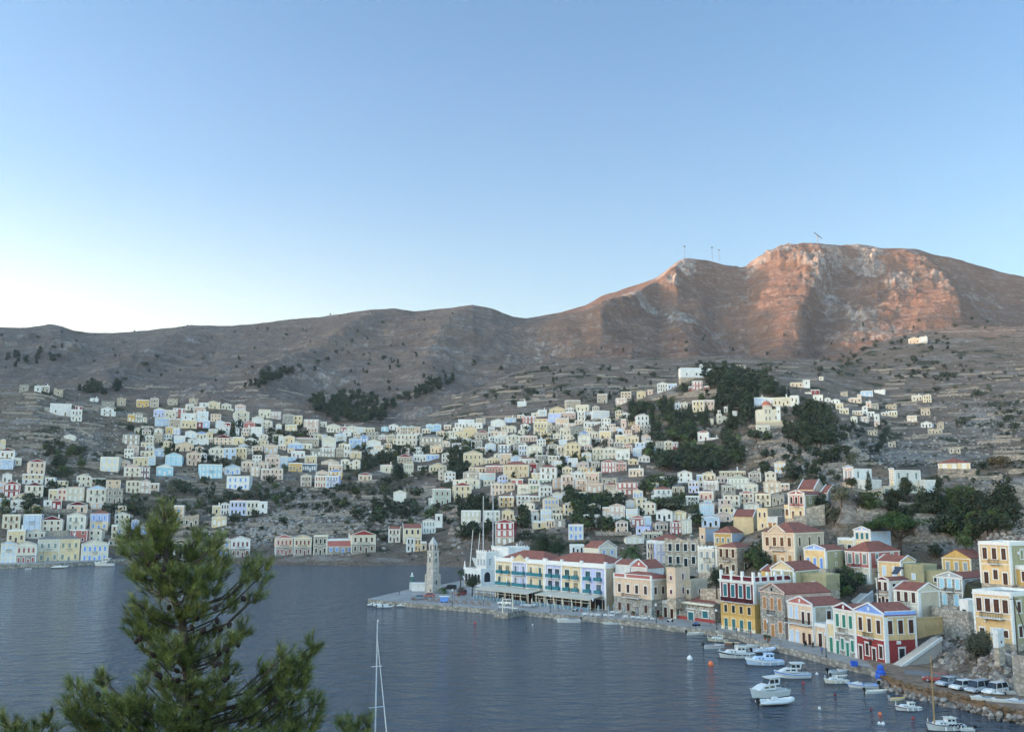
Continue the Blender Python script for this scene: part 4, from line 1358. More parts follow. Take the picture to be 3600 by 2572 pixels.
for i in range(4):
    x = -.05+(w-.5)*i/3; m.box(x, x+.6, -.1, .5, h+.12, h+ph+.3)
    if i < 3: pn.box(x+.6, x+(w-.5)/3, .1, .3, h+.25, h+1.15); m.box(x+.6, x+(w-.5)/3, .05, .35, h+1.15, h+1.3)
for i in range(1, 6):
    y = d*i/5-.6; m.box(w-.5, w+.1, y, y+.6, h+.12, h+ph+.2)
    y0 = d*(i-1)/5+(.5 if i == 1 else 0); pn.box(w-.3, w-.1, y0, y, h+.25, h+1.15); m.box(w-.35, w-.05, y0, y, h+1.15, h+1.3)
m.build('parapet', paint('w'), r); pn.build('parapet_panel', wallm('m'), r)
for x in (w*.33, w*.66): balcony(r, x, h1+.05, w*.3, .8)
for x in (w*.12, w*.88): balcony(r, x, h1+.05, w*.17, .6)

r, w, d, h = near_house('house', 'grey stone gabled quay house with wooden shutters and pink gable edge', H, corner(2677, 2763, 2868, 2245, 2097, 65, z=Q),
    'ss', 'g', '', 'r', [(3, 'u', 'w', 2.6, 1.0), (3, 'u', 'M', 2.3, 1.1)], trim=False, frame='p', balc=(0,), rise=1.9, sidec=['p'], dmin=14)
K().box(w/2-.3, w/2+.3, -.06, 0, h+.4, h+1.1).build('attic_window', paint('k'), r)

r, w, d, h = near_house('house', 'peach quay house with rose pediment and long iron balcony', H, corner(2775, 2862, 2930, 2269, 2137, 66, z=Q),
    'ee', 'g', 'P', 'r', [(2, 'b', 'w', 2.5, .95, [1.1, 2.9]), (2, 'b', 'D', 2.0, .9, [1.1, 2.9])], medal=True, side=[(1, 'd', 'w')]*2, sidec=['x'], dmin=9)
balcony(r, w*.48, h*.5, w*.98, 1.1)
for q_ in (.62, .85): put_window(r, w*q_, h*.5+.1, .95, 2.6, 'd', 'w', 'd'); put_window(r, w*q_, .1, .95, 2.3, 'd', 'e', 'd')
volume(r, w, .3, 0, 3.6, 7, h*.52, ['e'], 'f', None, 's', [(1, 'd', 'd', 2.4, 1.1)], trim=True)
ac_unit(r, .5, 0, h*.42, 'F')

r, w, d, h = near_house('house', 'cream over grey stone quay house with maroon pediment and green doors', H, corner(2937, 3012, 3060, 2312, 2160, 71, z=Q),
    'cs', 'g', 'm', 'r', [(3, 'n', 'w', 2.5, 1.0), (4, 'n', 'D', 2.2, .95)], medal=True, balc=(0,), dmin=14)
volume(r, -2.6, .2, 0, 2.6, 6, h*.66, ['y'], 'f', None, 's', [(1, 'n', 'd', 2.5, 1.0)], trim=True)

r, w, d, h = near_house('house', 'yellow over dark red quay house with sky blue pediment beside white stairs', H, corner(3014, 3117, 3229, 2338, 2175, 73, z=Q),
    'Or', 'g', 'L', 'r', [(3, 'd', 'w', 2.5, 1.05), (4, 'd', 'D', 2.3, 1.0)], medal=True, balc=(0,), side=[(3, 'd', 'w', 2.5, 1.1), (1, 'k', 'w', 1.8, 1.3)], dmin=7, rise=1.7)
K().box(w-.05, w+.08, .2, d, h-.02, h+.75).build('parapet', paint('L'), r)
K().box(w-.1, w+.12, .2, d, h+.75, h+.9).build('coping', paint('w'), r)
ac_unit(r, 0, d*.35, h*.42, 'R', w)
K().box(w*.46, w*.54, -.12, 0, h*.34, h*.43).build('wall_lamp', METAL(), r)
near_house('house', 'plain ochre annexe with blue base beside the white stairs', H, corner(3226, 3232, 3291, 2290, 2186, 74, z=2.0), 'O', 'f', None, 's', [(0, 'k', 'w')], trim=False, dmin=7)

def simple(label, g, walls, roof, tymp=None, rc='r', rows=(), name='house', cat=H, **k):
    return near_house(name, label, cat, corner(*g[:6], **g[6]), walls, roof, tymp, rc, rows, **k)
simple('cream house with red ridge roof above the stone quay cottages, brown shutters', (3149, 3234, 3301, 2188, 2083, 60, dict(Y=204)), 'cc', 's', None, 'r', [(3, 'd', 'w', 2.1, .95), (2, 'd', 'w', 1.6, .9)], balc=(0,), dmin=7, sidec=['x'])
r, w, d, h = simple('narrow peach house with maroon pediment and solar panel on its roof', (3086, 3129, 3200, 2137, 2045, 60, dict(Y=226)), 'ee', 'g', 'm', 'r', [(2, 'd', 'w', 2.0, .9), (3, 'd', 'D', 1.8, .8)], side=[(2, 'd', 'w'), (1, 'd', 'w')], dmin=7)
balcony(r, w/2, h*.5, w*.95, .8, True)
mm = MB().add([(w*.4, d*.5, h+1.3), (w*.95, d*.5, h+1.3), (w*.95, d*.72, h+2.6), (w*.4, d*.72, h+2.6)], [(0, 1, 2, 3)]); mm.tube([(w*.35, d*.76, h+2.75), (w, d*.76, h+2.75)], .28, 8); mm.build('solar_panel', plain('solar_glass', (.05, .06, .08), .15), r)
r, w, d, h = simple('grey stone house with white pediment, oval medallion and green shutters', (3300, 3389, 3502, 2132, 2038, 57, dict(Y=231)), 'ss', 'g', 'G', 'r', [(3, 'a', 'w', 2.4, 1.0), (2, 'a', 'D', 2.2, 1.0)], medal=True, balc=(0,), side=[(2, 'a', 'w')]*2, dmin=10)
ac_unit(r, 0, d*.3, h*.72, 'R', w)
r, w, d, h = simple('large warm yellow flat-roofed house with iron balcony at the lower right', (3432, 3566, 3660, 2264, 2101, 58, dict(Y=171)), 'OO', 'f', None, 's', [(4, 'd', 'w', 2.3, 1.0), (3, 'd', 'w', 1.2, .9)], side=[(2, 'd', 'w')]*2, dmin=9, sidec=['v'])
balcony(r, w*.5, h*.5, w*.55, 1.0); ac_unit(r, w*.28, 0, h*.4, 'F')
K().add([(w/2+.35*math.cos(i*math.pi/5), -.06, h*.86+.35*math.sin(i*math.pi/5)) for i in range(10)], [tuple(range(10))]).build('medallion', paint('w'), r)
r, w, d, h = simple('tall warm yellow house with white frame and balcony on the upper right', (3450, 3558, 3625, 2056, 1919, 58, dict(Y=206)), 'OO', 'f', None, 's', [(3, 'd', 'w', 2.4, 1.0), (3, 'd', 'D', 2.0, 1.0)], balc=(0,), dmin=9, side=[(1, 'k', 'w')]*2, sidec=['v'])
ac_unit(r, 0, d*.3, h*.75, 'R', w)
volume(r, w, 1.5, 0, 4, 7, h*.42, ['o'], 'f', None, 's', [(1, 'd', 'w')])
simple('weathered ochre gabled house with tiled edge and closed white shutters', (3315, 3416, 3452, 2020, 1965, 55, dict(Y=246)), 'o', 'g', None, 'r', [(3, 'G', 'w', 2.0, 1.0)], trim=True, frame='c', dmin=8, rise=2.0, sidec=['t'])
r, w, d, h = simple('rose red over cream house with red hipped roof and green shutters', (2977, 3061, 3168, 2053, 1944, 55, dict(Y=250)), 'Pc', 'h', None, 'r', [(3, 'g', 'w', 2.5, 1.1), (3, 'g', 'D', 2.0, 1.0)], balc=(0,), side=[(2, 'g', 'w', 2.4, 1.1), (1, 'g', 'd')], dmin=11, rise=2.4)
r, w, d, h = simple('yellow house with red ridge roof and pale blue shutters below the rose red house', (3089, 3170, 3222, 2040, 1977, 55, dict(Y=243)), 'O', 's', None, 'r', [(2, 'b', 'w', 2.1, .9)], dmin=6, sidec=['v'])
volume(r, w, 1.0, -.5, 5.5, 6, h*.9, ['v'], 'f', None, 's', [(1, 'b', 'w', 1.2, .8)], trim=False)
volume(r, w+5.5, 2.0, -.5, 5, 5, h*.62, ['v'], 'f', None, 's', [(1, 'k', 'w', 1.0, .8)], trim=False)
r, w, d, h = simple('yellow house with sky blue pediment and bright blue doors', (2829, 2904, 2976, 1999, 1936, 50, dict(Y=252)), 'O', 'g', 'L', 'r', [(3, 'B', 'd', 2.2, .85)], dmin=9, sidec=['v'], side=[(1, 'k', 'w', .8, .6)]*2, medal=True)
r, w, d, h = simple('narrow yellow house with lavender pediment and teal shutters beside the umbrella pine', (3006, 3063, 3135, 1942, 1869, 55, dict(Y=261)), 'y', 'g', 'l', 'k', [(3, 'q', 'w', 1.7, .95), (0, 'k', 'w')], medal=True, dmin=9, sidec=['b'])
volume(r, -5.2, -.3, -.3, 5.2, 6, h*.62, ['y'], 'f', None, 's', [(2, 'k', 'w', 1.3, 1.2)], trim=True)
r, w, d, h = simple('olive house with yellow gable and terrace behind the maroon house', (2712, 2792, 2884, 2056, 2008, 50, dict(Y=236)), 'v', 'g', 'y', 'r', [(2, 'k', 'w', 1.2, 1.6)], dmin=10, sidec=['v'], side=[(1, 'B', 'w', 1.0, .6)], rise=1.9)
volume(r, w, 3.0, -1.0, 7, 6, h*.95, ['v'], 'f', None, 's', [(1, 'B', 'w', 1.0, .7)], trim=False)
volume(r, -3.4, .6, 0, 3.4, 6, h*.85, ['o'], 's', None, 'r', [(0, 'k', 'w')], trim=False, found=2)
# large neoclassical mansion
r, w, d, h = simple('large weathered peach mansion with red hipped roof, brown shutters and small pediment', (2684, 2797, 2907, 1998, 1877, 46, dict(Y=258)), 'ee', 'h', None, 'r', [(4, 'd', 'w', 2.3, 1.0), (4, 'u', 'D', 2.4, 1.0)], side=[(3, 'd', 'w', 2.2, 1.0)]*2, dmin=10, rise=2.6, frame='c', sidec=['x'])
K().prism([(w*.25, h+.05), (w*.7, h+.05), (w*.475, h+1.9)], 'y', -.3, .6).build('pediment', wallm('e'), r)
m = K(); q = w*.225
m.prism([(w*.22, h+.05), (w*.475, h+2.0), (w*.475, h+2.3), (w*.2, h+.3)], 'y', -.45, -.25).prism([(w*.73, h+.05), (w*.475, h+2.0), (w*.475, h+2.3), (w*.75, h+.3)], 'y', -.45, -.25); m.build('pediment_cornice', paint('c'), r)
balcony(r, w*.475, h*.5, w*.42, 1.0)
simple('tall white house with crenellated roof edge and grey shutters', (2456, 2523, 2546, 2016, 1932, 40, dict(Y=290)), 'cc', 'c', None, 's', [(3, 'G', 'w', 1.9, .9), (3, 'G', 'w', 1.9, .9)], balc=(0,), dmin=7)
simple('weathered tan stone house with red hipped roof and iron balcony', (2524, 2593, 2652, 2018, 1928, 45, dict(Y=276)), 'tt', 'h', None, 'r', [(3, 'd', 'w', 2.4, 1.0), (3, 'd', 'M', 1.8, 1.0)], balc=(0,), side=[(1, 'k', 'w')]*2, dmin=9, frame='c', trim=False)
simple('bright ochre house with red hipped roof and pale blue side wall', (2511, 2574, 2661, 1918, 1875, 40, dict(Y=330)), 'o', 'h', None, 'r', [(3, 'g', 'w', 1.6, .9)], dmin=10, sidec=['b'], rise=2.2)
simple('small peach cube house with pale blue side above the white crenellated house', (2459, 2480, 2528, 1904, 1860, 45, dict(Y=345)), 'e', 'f', None, 's', [(1, 'k', 'w', 1.3, .8)], dmin=8, sidec=['b'], trim=False)
simple('big plain yellow house with red ridge roof and white gable edges', (2580, 2650, 2672, 1878, 1817, 25, dict(Y=335)), 'y', 's', None, 'r', [(0, 'k', 'w')], dmin=8, trim=False, chimney=True)
simple('cream cube house with two brown windows and tan side', (2663, 2700, 2752, 1862, 1792, 45, dict(Y=324)), 'yy', 'f', None, 's', [(2, 'd', 'w', 1.6, .7), (1, 'd', 'w', 1.2, .7)], dmin=8, sidec=['x'], trim=False)  # side wall built in a separate beige plaster
r, w, d, h = simple('low white house with columned loggia below the cream cube house', (2699, 2735, 2764, 1866, 1822, 35, dict(Y=316)), 'w', 'f', None, 's', [(2, 'k', 'w', 1.7, 1.2)], dmin=6, trim=False)
r, w, d, h = simple('rose red over yellow house with rose pediment on the stone terrace', (2774, 2831, 2908, 1822, 1739, 46, dict(Y=289)), 'Py', 'g', 'P', 'r', [(3, 'k', 'w', 2.0, .75), (2, 'k', 'd', 1.9, .8)], balc=(0,), medal=True, side=[(2, 'k', 'w', 1.8, .9), (0, 'k', 'w')], dmin=9, sidec=['v', 'v'])
volume(r, -1.7, .4, 0, 1.7, 4, h*.5, ['y'], 'f', None, 's', [(1, 'k', 'a', 2.0, 1.0)], trim=False)
simple('low peach house with red ridge roof behind the rose pediment house', (2807, 2862, 2908, 1748, 1720, 30, dict(Y=304)), 'e', 's', None, 'r', [(0, 'k', 'w')], dmin=7, trim=False)
r, w, d, h = simple('small white house with red ridge roof and rooftop water heater on the right hill', (2888, 2912, 2950, 1765, 1731, 35, dict(Y=298)), 'w', 's', None, 'r', [(1, 'k', 'w', 1.2, .7)], dmin=7, trim=False)
r, w, d, h = simple('rose fronted white house with lavender pediment and dark roof on the right hill', (2967, 3001, 3060, 1690, 1645, 56, dict(Y=288)), 'P', 'g', 'l', 'k', [(2, 'G', 'w', 2.2, .95)], balc=(0,), side=[(2, 'g', 'w', 1.9, .85)], dmin=9, sidec=['w'], found=6)
volume(r, w+.2, 1.5, -3.4, 4.2, 6, 3.3, ['w'], 'f', None, 's', [(2, 'G', 'w', 1.3, .7)], trim=False)
r, w, d, h = simple('white house with cream front, dark roof and slate shutters on the right hill', (3131, 3147, 3240, 1738, 1651, 66, dict(Y=286)), 'yy', 'g', '', 'k', [(2, 'x', 'w', 2.0, .6), (0, 'k', 'w')], side=[(3, 'g', 'w', 1.9, .95), (2, 'g', 'w', 1.2, .9)], dmin=9, sidec=['w', 'c'], foundm='c')
volume(r, w+.2, d-1.0, .6, 2.6, 4, h*.45, ['w'], 'f', None, 's', [(1, 'g', 'd', 1.8, .9)], trim=False)
volume(r, w-3.2, -1.6, -.4, 3.2, 3.2, h*.34, ['c'], 'f', None, 's', [(1, 'g', 'd', 2.0, 1.3)], trim=False)
# taverna with rose parapet
loc, rz, w, d, h = corner(2160, 2293, 2349, 2171, 2043, 51, z=Q, dmin=9)
r = empty('house', loc, rz); tag(r, 'peach waterfront taverna with rose roof parapet over a grey stone ground floor', 'building')
volume(r, 0, 0, 0, w, d, h*.47, ['s'], 'x', rows=[(4, 'd', 'M', 2.0, 1.1)], side=[(2, 'd', 'd')], trim=False, frame='s')
volume(r, 0, 0, h*.47, w, d, h*.53, ['e'], 'f', None, 'r', [(4, 'd', 'w', 2.2, 1.15)], side=[(3, 'd', 'w')], found=0, sidec=['x'], parapet_c='w')
K().box(.4, w*.3, -.1, .05, h+.12, h+.9).box(w*.35, w*.97, -.1, .05, h+.12, h+.9).box(w+.02, w+.1, .4, d, h+.12, h+.9).build('parapet_panel', wallm('P'), r)
K().box(-.1, w+.14, -.2, .2, h+.9, h+1.05).box(-.1, .4, -.14, .2, h, h+.9).box(w*.3, w*.35, -.14, .2, h, h+.9).box(w*.97, w+.13, -.14, .2, h, h+.9).build('coping', paint('w'), r)
balcony(r, w*.5, h*.47+.1, w*.46, 1.1)
K().box(w*.5-.9, w*.5+.9, -.08, -.02, h*.36, h*.36+.7).build('sign', paint('G'), r)
simple('peach stair tower house beside the taverna', (2345, 2376, 2414, 2100, 2006, 50, dict(Y=256)), 'ee', 'f', None, 's', [(1, 'm', 'w', 1.1, .8)]*2, side=[(1, 'm', 'w', 1.6, .7)]*2, dmin=6, trim=False)
simple('plain tan walled house with flat roof behind the waterfront hall', (2409, 2430, 2467, 2102, 2047, 50, dict(Y=257)), 'x', 'f', None, 's', [(1, 'd', 'w', 1.2, .8)], side=[(1, 'd', 'w', 1.2, .7)], dmin=7, trim=False)
simple('low tan quay house with white terrace wall next to the taverna', (2328, 2376, 2388, 2173, 2124, 52, dict(z=Q)), 'x', 'f', None, 's', [(2, 'd', 'd', 2.2, 1.1)], dmin=6)
simple('white house with red ridge roof directly behind the hotel', (2164, 2216, 2251, 2030, 1986, 45, dict(Y=276)), 'w', 's', None, 'r', [(0, 'k', 'w')], dmin=6, trim=False, found=8)
simple('white house with rose pediment and medallion behind the hotel', (2219, 2276, 2331, 2032, 1998, 50, dict(Y=268)), 'w', 'g', 'P', 'r', [(0, 'k', 'w')], medal=True, dmin=7, trim=False, found=8, rise=2.0)
# yellow house turned towards the town, its left wall in view
def left_corner(xl, xc, xr, yb, ye, th, Y, dmax=14):
    C = at(xc, yb, Y); t = math.radians(th); c, s = math.cos(t), math.sin(t)
    ul, ur = uv(xl, yb)[0], uv(xr, yb)[0]
    w = (ur*C[1]-C[0])/(c+ur*s); d = (ul*C[1]-C[0])/(s-ul*c)
    return C, -t, w, min(dmax, max(4, d)), (yb-ye)/F*C[1]
near_house('house', 'pale yellow gabled house with red roof and blue shutters above the hotel roof', H, left_corner(2053, 2106, 2169, 1984, 1928, -32, 345),
    'cc', 'g', '', 'r', [(2, 'B', 'w', 1.3, .9), (3, 'q', 'w', 1.9, .9)], rise=2.2)
# small white huts
r, w, d, h = simple('small white hut with a window on the stone terrace wall', (3376, 3408, 3438, 2172, 2120, 55, dict(Y=191)), 'w', 'f', None, 's', [(1, 'k', 'w', .9, .8)], name='hut', cat='hut', dmin=2.5, dmax=3.5, trim=False)
simple('small white hut below the large yellow house', (3492, 3511, 3542, 2276, 2228, 45, dict(Y=163)), 'w', 'f', None, 's', [(0, 'k', 'w')], name='hut', cat='hut', dmin=2, dmax=3, trim=False, side=[(1, 'k', 'p', .4, .5)])

# ---------------------------------------------------------------- hotel
loc, rz, w, d, h = corner(1743, 2130, 2193, 2143, 2000, 47, z=Q, dmin=13)
hot = empty('hotel', loc, rz); tag(hot, 'long yellow and lavender three-storey hotel with red roofs and teal balconies', 'hotel')
hw, hd, hh = w, d, h
K().box(0, w, 0, d, -1, h).build('wall', wallm('w'), hot)
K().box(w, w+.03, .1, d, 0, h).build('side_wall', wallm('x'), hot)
xs = [0, .165, .31, .47, .485, .63, .80, 1.0]; cols_ = ['y', 'l', 'y', None, 'l', 'y', 'l']
for i, c in enumerate(cols_):
    if c: K().box(w*xs[i]+.35, w*xs[i+1]-.35, -.05, 0, h*.36, h-.5).build('bay', wallm(c), hot)
tr = K()
for i, x in enumerate(xs):
    tr.box(w*x-.3, w*x+.3, -.16, .0, 0, h-.4); tr.box(w*x-.4, w*x+.4, -.25, .5, h+.1, h+1.5)
tr.box(-.3, w+.3, -.35, .0, h-.4, h+.1).box(-.2, w+.2, -.1, .25, h+.1, h+.95).box(w-.2, w+.15, .25, d, h+.1, h+.95).box(w+.03, w+.3, -.2, d, h-.4, h+.1)
tr.build('cornice', paint('w'), hot)
K().prism([(w*.165, h+.1), (w*.31, h+.1), (w*.2375, h+2.2)], 'y', -.3, .3).build('pediment', wallm('y'), hot)
r1 = hip_roof(hot, w*.47, d, h+.2, 3.0, roofm('r'), .0); r2 = hip_roof(hot, w*.53, d, h+.2, 3.2, roofm('r'), .0); r2.location = (w*.47, 0, 0)
TEALG = plain('teal_glass_balustrade', (.03, .16, .20), .12, spec=.6)
for fl in (1, 2):
    zb = h*(.36 if fl == 1 else .66)
    for i, c in enumerate(cols_):
        if not c: continue
        x0, x1 = w*xs[i]+.5, w*xs[i+1]-.5; cx = (x0+x1)/2
        wide = (i in (1, 2)) or (i == 0 and fl == 1)
        if wide:
            bw = (x1-x0)*.82
            for k in range(4): put_window(hot, cx-bw/2+bw*(k+.5)/4, zb+.15, bw/4*.92, 2.55, 'q' if k in (0, 3) else 'k', 'w', 'd')
            b = K().box(cx-bw*.55, cx+bw*.55, -1.2, 0, zb-.15, zb).build('balcony', paint('w'), hot)
            K().box(cx-bw*.55, cx+bw*.55, -1.2, -1.15, zb, zb+1.05).box(cx-bw*.55, cx-bw*.55+.05, -1.15, 0, zb, zb+1.05).box(cx+bw*.55-.05, cx+bw*.55, -1.15, 0, zb, zb+1.05).build('railing', TEALG, b)
        else:
            n = 2
            for k in range(n):
                x = x0+(x1-x0)*(k+.5)/n; put_window(hot, x, zb+.15, 1.9, 2.55, 'q', 'w', 'd')
                b = K().box(x-1.25, x+1.25, -1.0, 0, zb-.15, zb).build('balcony', paint('w'), hot)
                K().box(x-1.25, x+1.25, -1.0, -.95, zb, zb+1.0).box(x-1.25, x-1.2, -.95, 0, zb, zb+1.0).box(x+1.2, x+1.25, -.95, 0, zb, zb+1.0).build('railing', TEALG, b)
    for k in range(1): put_window(hot, d*.4, zb+.6, 1.1, 1.6, 'B', 'c', 'w', side='R', depth=w)
for k in range(9): put_window(hot, w*(k+.5)/9, .1, 2.6, 2.7, 'k', 'w', 'o')
AWN = plain('cream_awning', (.45, .41, .34), .9)
def pergola(label, x0, x1, y0, y1, z, gr):
    c, s = math.cos(rz), math.sin(rz)
    o = empty('terrace_canopy', (loc[0]+x0*c-y0*s, loc[1]+x0*s+y0*c, Q), rz); tag(o, label, 'canopy', gr)
    W, D = x1-x0, y1-y0
    m = K(); m.add([(0, 0, z), (W, 0, z), (W, D, z+.7), (0, D, z+.7), (0, 0, z+.14), (W, 0, z+.14), (W, D, z+.84), (0, D, z+.84)], [(0,3,2,1),(4,5,6,7),(0,1,5,4),(1,2,6,5),(2,3,7,6),(3,0,4,7)])
    m.box(-.1, W+.1, -.25, 0, z-.25, z+.15); m.build('awning', AWN, o)
    n = int(W/3.2)
    for i in range(n+1):
        x = .1+(W-.3)*i/n; K().box(x, x+.2, .05, .25, 0, z).build('post', paint('c'), o)
    m = K().box(0, W, -.02, .02, z-1.0, z-.9); m.box(0, W, .1, .16, z-.95, z-.02) if False else None
    m.build('rail', paint('c'), o)
    g = K().box(0, W, -.9, -.86, .05, 1.1)
    g.build('glass_balustrade', plain('blue_glass_panel', (.14, .22, .27), .1, spec=.6), o)
    g2 = K()
    for i in range(int(W/1.6)): g2.box(1.6*i, 1.6*i+.08, -.93, -.85, 0, 1.2)
    g2.build('balustrade_post', paint('w'), o)
    h_ = K()
    for i in range(int(W/2.4)):
        x = .6+2.4*i; h_.box(x, x+.9, 2, 2.9, .7, .78).box(x+.4, x+.5, 2.4, 2.5, 0, .7)
        for s_ in (-.55, 1.0): h_.box(x+s_, x+s_+.4, 2.2, 2.6, .4, .46).box(x+s_, x+s_+.05, 2.2, 2.6, .46, .9).box(x+s_, x+s_+.06, 2.2, 2.26, 0, .4).box(x+s_+.34, x+s_+.4, 2.54, 2.6, 0, .4)
    h_.build('dining_set', paint('d'), o)
    return o
pergola('long cream terrace canopy in front of the yellow left half of the hotel', -2, w*.47, -7.0, -.6, 3.2, 'hotel terrace canopies')
pergola('cream terrace canopy in front of the lavender right half of the hotel', w*.52, w*.99, -6.2, -.6, 3.2, 'hotel terrace canopies')

# ---------------------------------------------------------------- white castle-like building and clock tower
loc2, rz2, w2, d2, h2 = corner(1632, 1691, 1765, 2061, 2006, 47, z=Q, dmin=12, dmax=14)
cas = empty('castle_building', loc2, rz2); tag(cas, 'white arcaded building with crenellated upper storey beside the hotel', 'building')
volume(cas, 0, 0, 0, w2, d2, h2, ['w'], 'f', None, 's', [(5, 'k', 'a', 3.0, 1.5)], side=[(2, 'k', 'a', 3.6, 3.0)], trim=False, parapet_c='w')
volume(cas, w2*.42, 2.5, h2, w2*.58, d2*.6, h2*1.05, ['w'], 'c', None, 'r', [(3, 'G', 'w', 2.4, .8)], side=[(2, 'G', 'w', 2.4, .8)], trim=False, found=0, parapet_c='w')
volume(cas, w2*.6, 8.5, h2, w2*1.0, d2*.9, h2*1.3, ['w'], 'c', None, 's', [(2, 'G', 'w', 2.0, .8)], trim=False, found=0, parapet_c='w')
K().tube([(0, .2, h2), (0, .2, h2+3.0)], [.5, .12], 8).build('corner_finial', paint('w'), cas)
# clock tower
TW = stone('pale_tower_stone', (.46, .42, .37), (.36, .325, .285), .8)
tx, ty, _ = on_z(1521, 2083, Q)
tow = empty('clock_tower', (tx, ty, Q), math.radians(-45+4)); tag(tow, 'pale stone clock tower with pyramid top on the promontory', 'clock tower')
def sq(m, a, z0, z1, b=None): 
    b = a if b is None else b
    return m.add([(-a,-a,z0),(a,-a,z0),(a,a,z0),(-a,a,z0),(-b,-b,z1),(b,-b,z1),(b,b,z1),(-b,b,z1)], [(0,3,2,1),(4,5,6,7),(0,1,5,4),(1,2,6,5),(2,3,7,6),(3,0,4,7)])
m = MB(); sq(m, 1.66, 0, 6.2, 1.6); sq(m, 1.52, 6.4, 9.8, 1.5); sq(m, 1.42, 10.0, 14.0, 1.40); sq(m, 1.05, 14.25, 16.3)
m.build('shaft', TW, tow)
m = MB(); sq(m, 1.78, 6.2, 6.42); sq(m, 1.62, 9.8, 10.0); sq(m, 1.56, 14.0, 14.26); sq(m, 1.2, 16.3, 16.48); 
for sx in (-1, 1):
    for sy in (-1, 1): m.box(sx*1.72-.18, sx*1.72+.18, sy*1.72-.18, sy*1.72+.18, 0, 6.15)
m.build('cornice', plain('pale_stone_trim', (.44, .41, .37), .85), tow)
m = MB(); sq(m, 1.1, 16.48, 18.9, .08); m.build('spire', plain('grey_stone_spire', (.43, .42, .40), .85), tow)
for k in range(4):
    a = k*math.pi/2
    def tw(z, ww, hh_, dist, kind='a'):
        f, p = window_mesh(ww, hh_, 'k', 'G', kind); o = link('window', f if f else p, tow)
        if f: link('pane', p, o)
        o.location = (math.sin(a)*dist, -math.cos(a)*dist, z); o.rotation_euler = (0, 0, a)
    tw(14.4, .5, 1.6, 1.05); tw(10.4, .5, 1.4, 1.43); tw(7.9, .3, .4, 1.52, 'p')
    if k == 1: tw(12.4, .5, 1.1, 1.42, 'p'); tw(2.9, .5, 1.5, 1.66)
ck = MB(); ck.prism([(.72*math.cos(i*math.pi/12), 12.75+.72*math.sin(i*math.pi/12)) for i in range(24)], 'y', -1.5, -1.41)
ck = ck.build('clock_face', paint('w'), tow)
m = MB()
for i in range(12):
    a = i*math.pi/6; m.box(.55*math.cos(a)-.05, .55*math.cos(a)+.05, -1.53, -1.5, 12.75+.55*math.sin(a)-.05, 12.75+.55*math.sin(a)+.05)
for i in range(24):
    a, b = i*math.pi/12, (i+1)*math.pi/12
    m.prism([(.68*math.cos(a), 12.75+.68*math.sin(a)), (.76*math.cos(a), 12.75+.76*math.sin(a)), (.76*math.cos(b), 12.75+.76*math.sin(b)), (.68*math.cos(b), 12.75+.68*math.sin(b))], 'y', -1.54, -1.42)
m.tube([(0, -1.53, 12.75), (-.42, -1.53, 12.66)], .05, 4).tube([(0, -1.53, 12.75), (.1, -1.53, 12.35)], .05, 4); m.build('clock_hands', METAL(), ck)
# shed and harbour beacon by the tower
bx, by, _ = on_z(1470, 2077, Q)
sh = empty('shed', (bx-2.3, by, Q), -.05); tag(sh, 'low white shed attached to the foot of the clock tower', 'shed')
K().box(0, 4.6, 0, 3, 0, 2.6).build('wall', wallm('w'), sh); K().box(-.15, 4.7, -.2, 3.1, 2.6, 2.8).build('roof', paint('w'), sh); K().box(2.2, 2.5, -.04, 0, 1.5, 1.8).build('plaque', paint('r'), sh)
bx, by, _ = on_z(1448, 2072, Q)
be = empty('harbour_beacon', (bx, by, Q)); tag(be, 'small harbour beacon with white lantern on a dark post', 'beacon')
K().box(-.8, .8, -.8, .8, 0, 2.6).build('base', wallm('w'), be); K().lathe([(.32, 2.6), (.3, 4.6)], 10).build('post', paint('n'), be)
K().lathe([(.1, 4.6), (.75, 4.7), (.75, 4.85), (.25, 4.86), (.25, 5.7), (.35, 5.75), (.02, 6.1)], 10).build('lantern', paint('w'), be)
# yellow domed church on the hill
p = at(2700, 1484, 650)
ch = empty('church', (p[0]-7.2, p[1], p[2]), -.12); tag(ch, 'cream yellow hillside church with red dome and crenellated terrace', 'church')
volume(ch, 0, 0, 0, 15, 10, 8.4, ['c'], 'f', None, 's', [(4, 'k', 'a', 2.4, .9, [5.2, 7.0, 8.8, 12.5])], trim=True, parapet_c='y')
volume(ch, 4.4, -.6, 0, 5.4, 10, 10, ['c'], 'g', '', 's', [(2, 'k', 'a', 2.6, .8), (2, 'k', 'a', 2.6, .8)], trim=True, found=1)
volume(ch, 13.0, -.3, 0, 2.6, 2.6, 10.5, ['w'], 'c', None, 's', [(1, 'k', 'a', 1.6, .7), (0, 'k', 'w')], trim=False)
K().lathe([(2.9, 8.4), (2.9, 12.0), (3.1, 12.1), (3.1, 12.3)], 14, (7.1, 4.5, 0)).build('drum', wallm('p'), ch)
K().lathe([(3.1*math.cos(a), 12.3+3.0*math.sin(a)) for a in np.linspace(0, 1.5, 9)], 18, (7.1, 4.5, 0)).build('dome', plaster('red_dome_plaster', (.50, .17, .11)), ch, smooth=True)
K().box(7.03, 7.17, 4.45, 4.55, 15.2, 16.4).box(6.75, 7.45, 4.45, 4.55, 15.8, 15.95).build('cross', METAL(), ch)
volume(ch, -1.2, -4, -3.0, 24, 4, 2.8, ['x'], 'c', None, 's', [(0, 'k', 'w')], trim=False, parapet_c='y', found=2, foundm='s')
volume(ch, -2.0, -7.5, -6.6, 9, 3.5, 3.4, ['c'], 'f', None, 'r', [(2, 'k', 'w', 1.5, 1.2)], trim=True, found=6, foundm='w')
